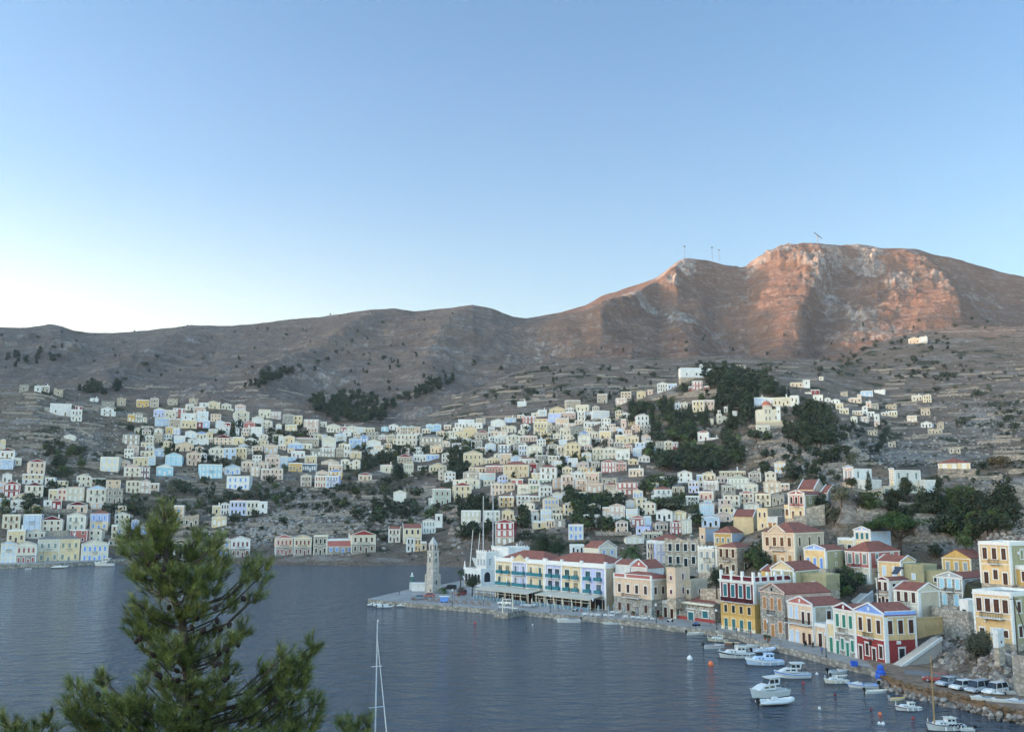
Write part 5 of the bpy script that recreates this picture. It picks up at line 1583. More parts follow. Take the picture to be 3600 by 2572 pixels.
# white chapel on the top of the hill
p = at(2434, 1326, 815)
ch = empty('chapel', (p[0]-10, p[1], p[2]), 0.05); tag(ch, 'white hilltop chapel with blue trim and small bell gable', 'chapel')
volume(ch, 0, 0, 0, 19, 9, 8, ['w'], 'f', None, 's', [(2, 'k', 'w', 2.0, 1.3)], trim=False, found=6, parapet_c='w')
volume(ch, 19, 1, 1.5, 9, 8, 6, ['w'], 'f', None, 's', [(1, 'k', 'w', 1.4, 1.2)], trim=False, found=6)
m = K().box(-.1, 19.1, -.12, 0, 7.3, 7.7).box(4.5, 4.8, -.12, 0, 0, 7.3).box(18.7, 19.1, -.12, 0, 0, 7.3)
m.build('blue_band', paint('b'), ch)
m = K().box(17, 17.6, .1, .6, 8.5, 10.6).box(18.8, 19.4, .1, .6, 8.5, 10.6).prism([(16.7, 10.6), (19.7, 10.6), (18.2, 12)], 'y', .1, .6); m.build('bell_gable', paint('w'), ch)
# small belfry church among the cypresses
p = at(2536, 1487, 690)
ch = empty('church', (p[0]-6, p[1], p[2]), 0); tag(ch, 'small cream church with slender belfry among the cypresses', 'church')
volume(ch, 5, 1, 0, 6.5, 9, 4.5, ['c'], 'g', None, 't', [(1, 'k', 'w', 1.4, .9)], trim=False)
volume(ch, 3.2, 0, 0, 3.4, 3.4, 6.2, ['c'], 'f', None, 's', [(1, 'k', 'a', 1.6, 1.0)]*2, trim=True)
volume(ch, 4.0, .6, 6.2, 1.8, 1.8, 3.4, ['c'], 'h', None, 's', [(1, 'k', 'a', 1.4, .8)], trim=False, found=0)
volume(ch, -2.4, 1.5, 0, 3.0, 4, 3.0, ['c'], 'f', None, 's', [(0, 'k', 'w')], trim=False)

# ---------------------------------------------------------------- stairs and walls
def stone_wall(label, a, b, h0, h1, thick=.8, mat=None, name='stone_wall', fd=4):
    a, b = np.array(a), np.array(b); d = (b-a)[:2]; L = np.linalg.norm(d); d = d/L
    rz = math.atan2(d[1], d[0]); n = max(2, int(L/2.5)); m = MB(); R = random.Random(int(L*37))
    for i in range(n):
        za = (b[2]-a[2])*i/n; zb = (b[2]-a[2])*(i+1)/n; t = h0+(h1-h0)*i/n+R.uniform(-.08, .08); t2 = h0+(h1-h0)*(i+1)/n+R.uniform(-.08, .08)
        m.add([(L*i/n, 0, za-fd), (L*(i+1)/n, 0, zb-fd), (L*(i+1)/n, thick, zb-fd), (L*i/n, thick, za-fd), (L*i/n, 0, za+t), (L*(i+1)/n, 0, zb+t2), (L*(i+1)/n, thick, zb+t2), (L*i/n, thick, za+t)],
              [(0,3,2,1),(4,5,6,7),(0,1,5,4),(1,2,6,5),(2,3,7,6),(3,0,4,7)])
    o = m.build(name, mat or stone('rubble_wall', (.38, .35, .30), (.17, .155, .13), 1.3), None, loc=a); o.rotation_euler = (0, 0, rz)
    tag(o, label, 'wall'); return o
stone_wall('tall rubble terrace wall below the grey stone house', at(3259, 2215, 208), at(3410, 2236, 188), 5.4, 4.6)
stone_wall('stone wall under the rose pediment house', at(2790, 1822, 284), at(2836, 1825, 282), 1.0, 1.0)
stone_wall('rubble wall of the terrace right of the rose pediment house', at(2834, 1818, 286), at(2900, 1800, 284), 3.0, 2.4)
stone_wall('long sloping stone wall descending towards the lavender pediment house', at(2936, 1812, 284), at(3022, 1866, 274), 1.8, 1.5)
stone_wall('grey stone wall along the lane to the white hill houses', at(3052, 1750, 283), at(3104, 1740, 281), 2.2, 2.3)
stone_wall('cream topped stone wall beside the stepped lane', at(2996, 1748, 284), at(3050, 1750, 283), 2.6, 2.0)
stone_wall('tan stone wall with doorway behind the waterfront hall', at(2462, 2116, 256), at(2535, 2112, 250), 3.6, 3.2, mat=wallm('t'))
stone_wall('broken grey wall on the ridge behind the peach mansion', at(2908, 1960, 262), at(2975, 1930, 268), 3.0, 1.5)
stone_wall('rubble retaining wall at the lower right edge', at(3560, 2352, 157), at(3640, 2358, 152), 2.2, 2.2)
stone_wall('weathered retaining wall above the large cream far-shore building', at(80, 1893, 512), at(240, 1884, 516), 3.4, 3.2)
stone_wall('grey retaining wall above the clock tower shore', at(1420, 1735, 640), at(1580, 1735, 640), 3.4, 3.2)
stone_wall('pale retaining wall under the white house in the central grove', at(2250, 1775, 552), at(2380, 1780, 548), 4.0, 3.4)
# white stairs beside the red and yellow house
a = np.array(on_z(3140, 2346, Q)); b = np.array(at(3296, 2250, 188)); b = np.array([b[0], b[1], 6.3])
st = empty('outdoor_stairs', a, math.atan2((b-a)[1], (b-a)[0])); tag(st, 'long white outdoor stairs climbing beside the dark red house', 'stairs')
L = np.linalg.norm((b-a)[:2]); n = 28; m = MB(); g = MB()
for i in range(n): m.box(L*i/n, L, -1.0, 1.0, 5.0*i/n, 5.0*(i+1)/n)
m.build('steps', plain('worn_step_stone', (.45, .42, .38), .9), st)
for y in (-1.25,): g.prism([(0, -.5), (L, 4.6), (L, 5.25), (0, .15)], 'y', y, y+.25)
g.build('side_wall', paint('w'), st)
a = np.array(at(2990, 2130, 232)); b = np.array(at(3046, 2085, 240))
st = empty('outdoor_stairs', a, math.atan2((b-a)[1], (b-a)[0])); tag(st, 'grey stepped ramp rising between the trees to the rose red house', 'stairs')
L = np.linalg.norm((b-a)[:2]); dz = b[2]-a[2]; m = MB()
for i in range(22): m.box(L*i/22, L, -1.4, 1.4, dz*i/22-2, dz*(i+1)/22)
m.build('steps', plain('worn_step_stone', (.45, .42, .38), .9), st); MB().prism([(0, -2), (L, dz-2), (L, dz+.8), (0, .9)], 'y', -1.7, -1.4).build('side_wall', wallm('w'), st)
# ---------------------------------------------------------------- boats
HULLW = lambda: plain('white_gelcoat', (.60, .60, .58), .3, var=.06)
def hull_mesh(L, B, fb, bowrise, stern=.75, depth=.5, n=14, open_=True, full=2.4):
    """outer hull, inner well and rim; local x = bow"""
    out = MB(); vs = []; R = []
    for i in range(n+1):
        t = i/n; x = -L/2+L*t
        b = B/2*(stern+(1-stern)*min(1, t/.35)**.8 if t < .35 else max(.015, 1-((t-.35)/.65)**full))
        z = fb*(.88+.12*(1-t))+bowrise*max(0, t-.3)**2/.49
        fl = .80-.5*max(0, t-.5)
        xo = (.10*L*max(0, t-.55)**2/.2) if t > .55 else 0
        R.append((x, b, z, fl, xo))
    rows = []
    for x, b, z, fl, xo in R:
        rows.append([(x-xo, 0, -depth), (x-xo*.6, b*fl, -.02), (x, b, z), (x, b*.86, z+.03), (x, b*.84, z-(.45*fb if open_ else .06)), (x, 0, z-(.5*fb if open_ else -.06))])
    m = 6
    for r in rows: vs += r; vs += [(p[0], -p[1], p[2]) for p in r]
    fo, fi = [], []
    for i in range(n):
        for sgn in (0, 1):
            for k in range(m-1):
                a, b, c, d = i*2*m+sgn*m+k, i*2*m+sgn*m+k+1, (i+1)*2*m+sgn*m+k+1, (i+1)*2*m+sgn*m+k
                (fo if k < 3 else fi).append((a, d, c, b) if sgn == 0 else (a, b, c, d))
    fo.append(tuple([k for k in range(m)]+[m+k for k in range(m-1, -1, -1)]))
    out.add(vs, fo, 0); out.add(vs, fi, 1); return out, R
def outboard(parent, x, y, z, col, s=1.0):
    m = MB().box(x-.5*s, x, y-.17*s, y+.17*s, z+.25*s, z+.85*s).box(x-.32*s, x-.12*s, y-.08*s, y+.08*s, z-.6*s, z+.25*s).box(x-.12*s, x+.1*s, y-.12*s, y+.12*s, z+.0, z+.3*s)
    m.build('outboard_motor', plain('black_engine', (.012, .012, .013), .35) if col == 'k' else plain('grey_engine', (.35, .36, .37), .4), parent)
def cabin(parent, prof, hw, name='cabin', mat=None, wins=(), taper=.86):
    """prof: (x, z) polygon; hw half width; wins: side windows (x0,x1,z0,z1)"""
    zs = [p[1] for p in prof]; z0, z1 = min(zs), max(zs)
    f = lambda z: hw*(1-(1-taper)*(z-z0)/(z1-z0+1e-6))
    n = len(prof); vs = [(x, -f(z), z) for x, z in prof]+[(x, f(z), z) for x, z in prof]
    c = MB().add(vs, [tuple(range(n)), tuple(range(2*n-1, n-1, -1))]+[(i, n+i, n+(i+1) % n, (i+1) % n) for i in range(n)]).build(name, mat or HULLW(), parent)
    for x0, x1, a, b in wins:
        for s in (-1, 1):
            y0, y1 = s*(f(a)+.015), s*(f(b)+.015)
            MB().add([(x0, y0, a), (x1, y0, a), (x1-.04, y1, b), (x0+.04, y1, b), (x0, y0-s*.04, a), (x1, y0-s*.04, a), (x1-.04, y1-s*.04, b), (x0+.04, y1-s*.04, b)],
                     [(0,1,2,3),(4,7,6,5),(0,4,5,1),(1,5,6,2),(2,6,7,3),(3,7,4,0)]).build('window', GLASS(), c)
    return c
def stripe(parent, R, z0, z1, mat, name='rubbing_strake', o=.03):
    m = MB()
    for a, b in zip(R[:-1], R[1:]):
        for s in (-1, 1):
            q = lambda r, k: (r[0], s*(r[1]+o), r[2]*k)
            m.add([q(a, z0), q(b, z0), q(b, z1), q(a, z1)], [(0, 1, 2, 3) if s < 0 else (3, 2, 1, 0)])
    m.build(name, mat, parent)
def boat(kind, label, xl, xr, yw, bow='L', tilt=0, col='w', in_=None, strp=None, group=None, z=0, cat='boat', motor='k', Y=None):
    px = (xl+xr)/2
    p = on_z(px, yw, z) if Y is None else at(px, yw, Y); t = math.radians(tilt)
    L = (xr-xl)/F*p[1]/max(.5, math.cos(t)); L = max(L, 2.2)
    nm = {'caique': 'fishing_boat', 'cruiser': 'motor_cruiser', 'rib': 'inflatable_boat', 'open': 'open_boat', 'speed': 'speedboat', 'trawler': 'fishing_boat'}[kind]
    o = empty(nm, (p[0], p[1]+.6, z), (math.pi if bow == 'L' else 0)+t); tag(o, label, cat, group)
    hm = HULLW() if col == 'w' else plain(PAL[col][0].replace(' ', '_')+'_boat_paint', PAL[col][1], .4)
    dk = paint(in_) if in_ else plain('boat_deck', (.55, .54, .50), .6)
    big = kind in ('caique', 'cruiser', 'trawler')
    fb = {'caique': .11, 'cruiser': .13, 'rib': .07, 'open': .11, 'speed': .12, 'trawler': .12}[kind]*L
    fb = min(max(fb, .35), 1.5); B = L*(.36 if L < 9 else .30)
    if kind == 'rib':
        m = MB(); r = L*.052; hb = B*.40
        pts = [(-L/2, hb, r*1.5)]+[(-L/2+L*.62*i/4, hb, r*1.5) for i in range(1, 5)]+[(L*.12+L*.38*math.sin(a), hb*math.cos(a), r*1.5+L*.05*math.sin(a)**2) for a in np.linspace(.25, math.pi/2, 6)]
        pts = pts+[(x, -y, zz) for x, y, zz in pts[::-1][1:]]
        m.tube(pts, [r*.5]+[r]*(len(pts)-2)+[r*.5], 10).build('tube', plain('grey_rubber', (.50, .52, .55), .5) if col == 'G' else hm, o, True)
        MB().add([(-L*.46, hb*.95, r*1.2), (L*.15, hb*.95, r*1.2), (L*.46, 0, r*1.8), (L*.15, -hb*.95, r*1.2), (-L*.46, -hb*.95, r*1.2), (-L*.42, 0, -.25), (L*.38, 0, -.1)],
                 [(0,4,3,2,1), (0,1,6,5), (1,2,6), (2,3,6), (3,4,5,6), (4,0,5)]).build('hull', hm, o)
        MB().box(-L*.08, L*.05, -.35, .35, r, r*2+.55).box(-L*.22, -L*.12, -.45, .45, r, r*2+.25).build('console', HULLW(), o)
        MB().tube([(-L/2, hb, r*1.5), (-L/2+L*.62, hb, r*1.5), (L*.3, hb*.86, r*1.7)], r*1.02, 8).tube([(-L/2, -hb, r*1.5), (-L/2+L*.62, -hb, r*1.5), (L*.3, -hb*.86, r*1.7)], r*1.02, 8) if False else None
        outboard(o, -L*.46, 0, .3, motor, min(1.2, max(.75, L/6))); return o, L, None
    m, R = hull_mesh(L, B, fb, L*(.10 if big else .045), stern=.55 if kind in ('caique', 'trawler') else .85, open_=kind == 'open', depth=.12*L**.5)
    m.build('hull', [hm, dk], o)
    if strp: stripe(o, R, .74, .92, paint(strp))
    stripe(o, R, .93, 1.03, paint('w' if col not in 'wb' else ('d' if strp is None and kind == 'caique' else 'w')), 'gunwale', .05)
    if big: stripe(o, R, -.02, .10, plain('antifouling', (.05, .03, .03), .6), 'waterline', .0)
    if kind == 'open':
        for x in (-.25, .05, .25): MB().box(L*x-.12, L*x+.12, -B*.38, B*.38, fb*.72, fb*.8).build('thwart', dk, o)
        if motor: outboard(o, -L*.48, 0, fb*.6, motor, max(.7, min(1, L/5)))
    if kind == 'speed':
        MB().prism([(L*.05, fb), (L*.38, fb+.05), (L*.12, fb+.28), (L*.02, fb+.30)], 'y', -B*.34, B*.34).build('foredeck', hm, o)
        MB().add([(L*.10, -B*.3, fb+.28), (L*.10, B*.3, fb+.28), (-L*.02, B*.28, fb+.75), (-L*.02, -B*.28, fb+.75)], [(0,1,2,3)]).build('windshield', GLASS(), o)
        MB().box(-L*.34, -L*.05, -B*.34, B*.34, fb-.02, fb+.12).build('cockpit_seat', paint('G'), o)
        if motor: outboard(o, -L*.48, 0, fb*.6, motor, 1.0)
    if kind == 'caique':
        s = L/8
        cabin(o, [(L*.30, fb+.3*s), (-L*.02, fb+.15*s), (-L*.02, fb+.75*s), (L*.22, fb+.8*s)], B*.30, 'foredeck_cabin', hm if col == 'b' else None, [(L*.03, L*.09, fb+.35*s, fb+.6*s), (L*.12, L*.18, fb+.4*s, fb+.62*s)])
        cabin(o, [(L*.02, fb+.1*s), (-L*.24, fb+.1*s), (-L*.22, fb+1.35*s), (-L*.02, fb+1.3*s)], B*.30, 'wheelhouse', hm if col == 'b' else None, [(-L*.10, -L*.02, fb+.8*s, fb+1.15*s), (-L*.2, -L*.13, fb+.8*s, fb+1.15*s)])
        MB().box(-L*.25, L*.01, -B*.33, B*.33, fb+1.35*s, fb+1.43*s).build('cabin_roof', paint('c') if col != 'b' else hm, o)
        for x in (-.3, -.1, .1): 
            for sg in (-1, 1): MB().tube([(L*x, sg*(B*.49), fb*.95), (L*x, sg*(B*.50+.1), fb*.15)], .09, 6).build('fender', paint('w'), o)
        MB().tube([(L*.45, 0, fb+L*.09), (L*.45, 0, fb+L*.09+.5)], .06, 6).build('bow_post', paint('w'), o)
        MB().tube([(-L*.1, 0, fb+1.4*s), (-L*.1, 0, fb+2.3*s)], .03, 5).build('antenna_mast', METAL(), o)
    if kind == 'cruiser':
        s = L/8
        cabin(o, [(L*.36, fb+.35*s), (-L*.12, fb+.2*s), (-L*.12, fb+1.0*s), (L*.10, fb+1.1*s), (L*.2, fb+.95*s)], B*.36, 'cabin', None, [(L*.08, L*.2, fb+.55*s, fb+.85*s), (-L*.08, L*.05, fb+.55*s, fb+.9*s)])
        cabin(o, [(L*.10, fb+1.05*s), (-L*.22, fb+.95*s), (-L*.26, fb+2.0*s), (L*.0, fb+2.1*s)], B*.33, 'wheelhouse', None, [(-L*.08, L*.04, fb+1.25*s, fb+1.85*s), (-L*.2, -L*.1, fb+1.25*s, fb+1.85*s)])
        MB().add([(L*.095, -B*.28, fb+1.2*s), (L*.095, B*.28, fb+1.2*s), (L*.025, B*.26, fb+1.95*s), (L*.025, -B*.26, fb+1.95*s)], [(0,1,2,3)]).build('windscreen', GLASS(), o)
        MB().box(-L*.34, L*.04, -B*.36, B*.36, fb+2.1*s, fb+2.22*s).build('hardtop', HULLW(), o)
        for sg in (-1, 1): MB().tube([(-L*.45, sg*B*.38, fb+.7*s), (-L*.2, sg*B*.4, fb+.7*s)], .03, 5).tube([(-L*.45, sg*B*.38, fb), (-L*.45, sg*B*.38, fb+.7*s)], .03, 5).tube([(-L*.33, sg*B*.36, fb), (-L*.33, sg*B*.36, fb+2.1*s)], .03, 5).build('railing', METAL(), o)
    return o, L, R
G1 = 'boats moored along the near quay'
boat('caique', 'white wooden cabin boat with black stripe and flat cabin roof, beside the grey inflatable', 2528, 2655, 2312, 'L', 6, 'w', None, 'k', G1)
boat('caique', 'pale blue wooden cabin boat with blue wheelhouse and white lower hull', 2624, 2756, 2337, 'L', 4, 'b', 'b', 'w', G1)
boat('cruiser', 'sleek white cabin boat with dark stripe between the blue boat and the big cruiser', 2726, 2849, 2383, 'L', 3, 'w', None, 'B', G1)
o, L, R = boat('cruiser', 'largest white motor cruiser with tall enclosed flybridge', 2634, 2775, 2450, 'L', 28, 'w', None, None, G1)
boat('rib', 'white inflatable boat with covered deck in front of the big cruiser', 2667, 2793, 2478, 'R', 14, 'w', None, None, G1)
boat('rib', 'long grey inflatable boat with upturned bow next to the stone quay', 2640, 2731, 2294, 'R', 22, 'G', None, None, G1)
boat('speed', 'small open motorboat with red side stripe and black outboard', 2476, 2552, 2278, 'R', 10, 'w', None, 'r', G1)
boat('caique', 'old wooden boat with cream box cabin tied to the quay by the maroon house', 2490, 2560, 2254, 'L', -12, 'x', 'd', 'n', G1)
boat('open', 'white rowing dinghy with raised outboard left of the maroon house', 2416, 2483, 2231, 'R', 4, 'w', 'c', None, G1)
boat('open', 'brown wooden rowing boat with orange trim among the tied boats', 2550, 2600, 2264, 'L', -10, 'u', 'c', None, G1, motor=None)
boat('speed', 'white runabout with black outboard between the wooden boat and the grey inflatable', 2586, 2668, 2279, 'R', -8, 'w', None, None, G1)
boat('speed', 'white motorboat with windshield frame moored at the quay below the cream and stone house', 2912, 2987, 2368, 'R', 15, 'w', None, None, G1)
boat('open', 'small white skiff tucked under the windshield motorboat', 2925, 2985, 2382, 'R', 8, 'w', 'c', None, G1)
boat('caique', 'cream fishing boat with low rounded cabin and hanging fender', 2901, 2988, 2402, 'L', 6, 'c', 'c', None, G1)
boat('speed', 'white speedboat with bright blue stripe and pointed bow', 2987, 3086, 2417, 'L', -8, 'w', 'B', 'B', G1)
boat('open', 'white open boat with thwarts and tilted black outboard near the blue tarpaulin', 3045, 3125, 2437, 'R', 6, 'w', 'c', None, G1)
boat('open', 'small yellow open boat with grey outboard', 3132, 3188, 2462, 'R', 10, 'y', 'o', None, G1, motor='G')
boat('caique', 'small white cabin boat with maroon stripe and two portholes off the rocky bank', 3152, 3244, 2498, 'L', 4, 'w', None, 'm', G1)
boat('speed', 'white cuddy motorboat alone in front of the lavender half of the hotel', 1957, 2040, 2187, 'L', 4, 'w', None, None, G1)
boat('open', 'plain white tender tied off the taverna tables', 2120, 2173, 2194, 'L', 2, 'w', 'c', None, G1, motor=None)
RG = 'inflatables rafted at the end of the promontory'
for xl, xr, yw, t, lab in [(1290, 1334, 2128, 12, 'white inflatable furthest back in the raft at the promontory tip'), (1310, 1360, 2131, 10, 'white inflatable in the middle of the raft at the promontory tip'),
                           (1324, 1352, 2135, 20, 'short white inflatable half hidden in the raft at the promontory tip'), (1346, 1380, 2135, 12, 'white inflatable with dark side line at the near end of the raft')]:
    boat('rib', lab, xl, xr, yw, 'R', t, 'w', None, None, RG)
boat('rib', 'single white inflatable moored just right of the rafted inflatables', 1392, 1427, 2131, 'R', 6, 'w')
FG = 'boats along the far shore'
for k, xl, xr, yw, bw, lab in [('cruiser', 331, 398, 1989, 'L', 'white sport fishing boat with tall tower moored at the far left quay'), ('rib', 182, 234, 1996, 'R', 'low white inflatable by the big cream building on the far left quay'),
    ('open', 87, 109, 2000, 'R', 'tiny white dinghy with black motor at the far left quay'), ('open', 728, 752, 1977, 'R', 'tiny white dinghy beside the foreground pine near the white gabled house'),
    ('open', 842, 860, 1973, 'R', 'tiny white dinghy below the white and stone gabled house'), ('open', 1031, 1046, 1964, 'R', 'smallest white dinghy in front of the peach and stone pair of houses'),
    ('speed', 1094, 1112, 1962, 'L', 'small white motorboat in front of the grey stone shore house'), ('rib', 1143, 1176, 1963, 'R', 'white inflatable in front of the pink shore house'),
    ('speed', 1223, 1267, 1957, 'R', 'long white speedboat in front of the cream house with red pediment on the far shore'), ('caique', 1318, 1341, 1957, 'L', 'small white cabin boat end on, right of the far shore pink house'),
    ('cruiser', 1563, 1604, 1950, 'L', 'white motorboat on the far quay right of the clock tower')]:
    boat(k, lab, xl, xr, yw, bw, 5, 'w', None, None, FG, motor='k')
# boats hauled out on the dirt bank
for k, xl, xr, yw, t, lab in [('speed', 3424, 3498, 2462, -18, 'white speedboat hull laid up on the bank nearest the water'), ('open', 3498, 3552, 2468, -14, 'white open boat laid up beside the speedboat on the bank'),
    ('speed', 3550, 3625, 2472, -10, 'white boat with blue cover laid up at the right edge'), ('rib', 3464, 3530, 2442, -14, 'white inflatable laid up behind the speedboat on the bank'), ('open', 3542, 3615, 2440, 5, 'white and black launch on a trailer at the right edge')]:
    boat(k, lab, xl, xr, yw, 'L', t, 'w', None, 'B' if 'blue' in lab else None, 'boats laid up on the bank', z=1.75, motor=None)
# old fishing boat with mast, lower right
o, L, R = boat('caique', 'weathered white fishing boat with tall wooden mast and tyre fenders at the lower right', 3262, 3400, 2567, 'L', 8, 'w', None, None)
MB().tube([(L*.28, 0, .8), (L*.27, 0, 10.2)], [.13, .08], 8).build('mast', plain('varnished_spar', (.36, .22, .10), .5), o)
MB().tube([(L*.27, 0, 9.8), (L*.5, 0, 1.6)], .02, 4).tube([(L*.27, 0, 9.6), (L*.15, B_ := 1.1, 1.2)], .02, 4).tube([(L*.27, 0, 9.6), (L*.15, -1.1, 1.2)], .02, 4).tube([(L*.27, 0, 2.4), (-L*.2, 0, 2.6)], .05, 5).tube([(-L*.38, .4, 1.2), (-L*.34, .4, 4.6)], .03, 5).tube([(-L*.34, .4, 4.4), (-L*.1, 0, 3.2)], .025, 5).build('rigging', METAL(), o)
for i in range(4):
    m = MB(); c = (-L*.05-i*.55, 1.42*L/8*.82, .62)
    m.tube([(c[0]+.26*math.cos(a), c[1], c[2]+.26*math.sin(a)) for a in np.linspace(0, 2*math.pi, 12)], .085, 6); m.build('tyre_fender', plain('black_rubber', (.015, .015, .015), .8), o)
boat('open', 'small white tender with outboard alongside the weathered fishing boat', 3368, 3430, 2570, 'L', -6, 'w', 'c', None)
# sailing yacht whose mast rises into the lower edge of the picture
p = at(1320, 2640, 124.5)
o = empty('sailing_yacht', (p[0], p[1]-.5, 0), math.radians(-62)); tag(o, 'tall white yacht mast with spreaders and furled forestay in the left foreground water', 'sailing yacht')
m, R = hull_mesh(10.5, 3.3, 1.0, .35, .7, .9, open_=False); m.build('hull', [HULLW(), plain('teak_deck', (.33, .24, .15), .7)], o)
cabin(o, [(1.6, 1.05), (-2.2, 1.0), (-2.4, 1.45), (1.0, 1.4)], .95, 'cabin', None, [(-1.8, -.6, 1.12, 1.32), (-.2, .8, 1.12, 1.3)])
MAST = plain('white_spar', (.50, .52, .54), .4)
MB().tube([(0, 0, .9), (0, 0, 17.0)], [.10, .08], 10).build('mast', MAST, o)
m = MB()
for z, a in ((6.6, .95), (11.6, .75)): m.box(-.06, .06, -a, a, z, z+.07)
m.build('spreaders', MAST, o); MB().tube([(-.25, 0, 2.0), (-4.4, 0, 1.9)], .11, 8).build('boom', MAST, o)
MB().tube([(.1, 0, 15.0), (5.0, 0, 1.6)], [.035, .075], 6).build('furled_sail', plain('sail_cloth', (.66, .64, .58), .9), o)
m = MB()
for s in (-1, 1): m.tube([(0, 0, 16.6), (0, s*.75, 11.6), (0, s*.95, 6.6), (-.2, s*1.5, 1.1)], .012, 4)
m.tube([(0, 0, 16.9), (-5.1, 0, 1.2)], .012, 4); m.build('stays', METAL(), o)
MB().tube([(0, 0, 17.0), (0, 0, 17.5)], .02, 4).box(-.25, .25, -.03, .03, 17.15, 17.2).lathe([(.02, 17.2), (.12, 17.3), (.02, 17.42)], 6, (.2, 0, 0)).build('masthead_gear', paint('w'), o)
# big yachts in the inner harbour
p = at(1720, 2050, 382)
o = empty('sailing_yacht', (p[0]+2, p[1], 0), math.pi+.25); tag(o, 'big two-masted sailing ship whose white masts rise behind the castle building', 'sailing ship')
m, R = hull_mesh(26, 6, 2.2, 1.4, .7, 1.2, open_=False); m.build('hull', [HULLW(), plain('teak_deck', (.33, .24, .15), .7)], o)
cabin(o, [(2, 2.2), (-8, 2.2), (-8.3, 4.0), (1.0, 3.9)], 2.0, 'cabin', None, [(-7, -4, 2.9, 3.5), (-3.4, 0, 2.9, 3.5)])
for x, h_ in ((4.6, 34.5), (.6, 38)):
    mm = MB().tube([(x, 0, 2), (x, 0, h_)], [.24, .15], 8).build('mast', MAST, o)
    MB().box(x-.08, x+.08, -2.2, 2.2, h_*.55, h_*.55+.12).box(x-.08, x+.08, -1.6, 1.6, h_*.78, h_*.78+.12).build('spreaders', MAST, o)
MB().tube([(7.6, 0, 2.6), (5.9, 0, 20)], [.22, .12], 7).tube([(10.2, 0, 3), (8.8, 0, 21)], [.2, .1], 7).build('furled_sail', plain('sail_cloth', (.66, .64, .58), .9), o)
m = MB(); m.tube([(12.6, 0, 3.4), (4.6, 0, 33)], .03, 4).tube([(-12, 0, 3), (.6, 0, 37)], .03, 4)
for s in (-1, 1): m.tube([(.6, 0, 37), (.6, s*2.2, 21), (.4, s*2.8, 2.4)], .025, 4).tube([(4.6, 0, 34), (4.6, s*2.2, 19), (4.4, s*2.8, 2.4)], .025, 4)
m.build('stays', METAL(), o)
p = at(1775, 1990, 470)
o = empty('motor_yacht', (p[0], p[1], 0), math.pi-.12); tag(o, 'large white superyacht with raked decks behind the castle building', 'yacht')
m, R = hull_mesh(33, 7, 3.6, 1.6, .9, 1.2, open_=False); m.build('hull', [HULLW(), HULLW()], o)
cabin(o, [(8, 3.9), (-12, 3.7), (-12.5, 6.3), (4, 6.3)], 3.0, 'main_deck', None, [(-8, 4.5, 4.6, 5.5)])
cabin(o, [(4, 6.3), (-12, 6.3), (-12, 8.8), (1, 8.8)], 2.7, 'upper_deck', None, [(-4, 2, 7.1, 8.0), (-9, -5, 7.1, 8.0)])
cabin(o, [(-2, 8.8), (-10, 8.8), (-9.5, 10.6), (-4.5, 10.6)], 2.2, 'flybridge', None, [(-7, -4, 9.5, 10.1)])
MB().lathe([(.1, 10.6), (.5, 11.0), (.5, 11.5), (.1, 11.9)], 10, (-6, 0, 0)).tube([(-7, 0, 10.6), (-7.6, 0, 13.5)], .12, 6).build('radar_mast', HULLW(), o)
# mooring buoys
def buoy(label, px, py, r, c, g='mooring buoys'):
    p = on_z(px, py, 0); o = MB().lathe([(.02, -.25), (r*.8, -.1), (r, r*.3), (r*.85, r*.9), (r*.35, r*1.35), (.12*r, r*1.6)], 10).build('buoy', plain(PAL[c][0]+'_buoy' if c != 'z' else 'orange_buoy', PAL[c][1] if c != 'z' else (.75, .17, .06), .5), None, True, loc=p)
    tag(o, label, 'buoy', g)
buoy('white mooring buoy left of the orange buoy', 2425, 2318, .62, 'w'); buoy('large orange mooring buoy', 2499, 2338, .6, 'z')
buoy('red buoy between the big cruiser and the sleek cabin boat', 2824, 2402, .33, 'r'); buoy('white buoy right of the sleek cabin boat', 2872, 2370, .3, 'w')
buoy('dark red buoy off the cream fishing boat', 2936, 2441, .25, 'm'); buoy('small white buoy alone in open water right of the big cruiser', 2881, 2490, .25, 'w')
buoy('red buoy in open water in front of the hotel landing stage', 1670, 2192, .42, 'r'); buoy('orange red buoy left of the maroon striped boat', 3094, 2511, .3, 'z')
buoy('red and white buoy left of the weathered fishing boat', 3210, 2526, .28, 'r'); buoy('dark buoy by the maroon striped boat bow', 3063, 2494, .25, 'm')
buoy('left of a pair of white floats in the lower right water', 3091, 2544, .26, 'w'); buoy('right of a pair of white floats in the lower right water', 3105, 2545, .28, 'w')
buoy('dark float in front of the hotel canopy', 1851, 2206, .25, 'd'); buoy('small white float in front of the hotel canopy', 1872, 2195, .2, 'w'); buoy('small white float in front of the taverna', 2187, 2204, .22, 'w')

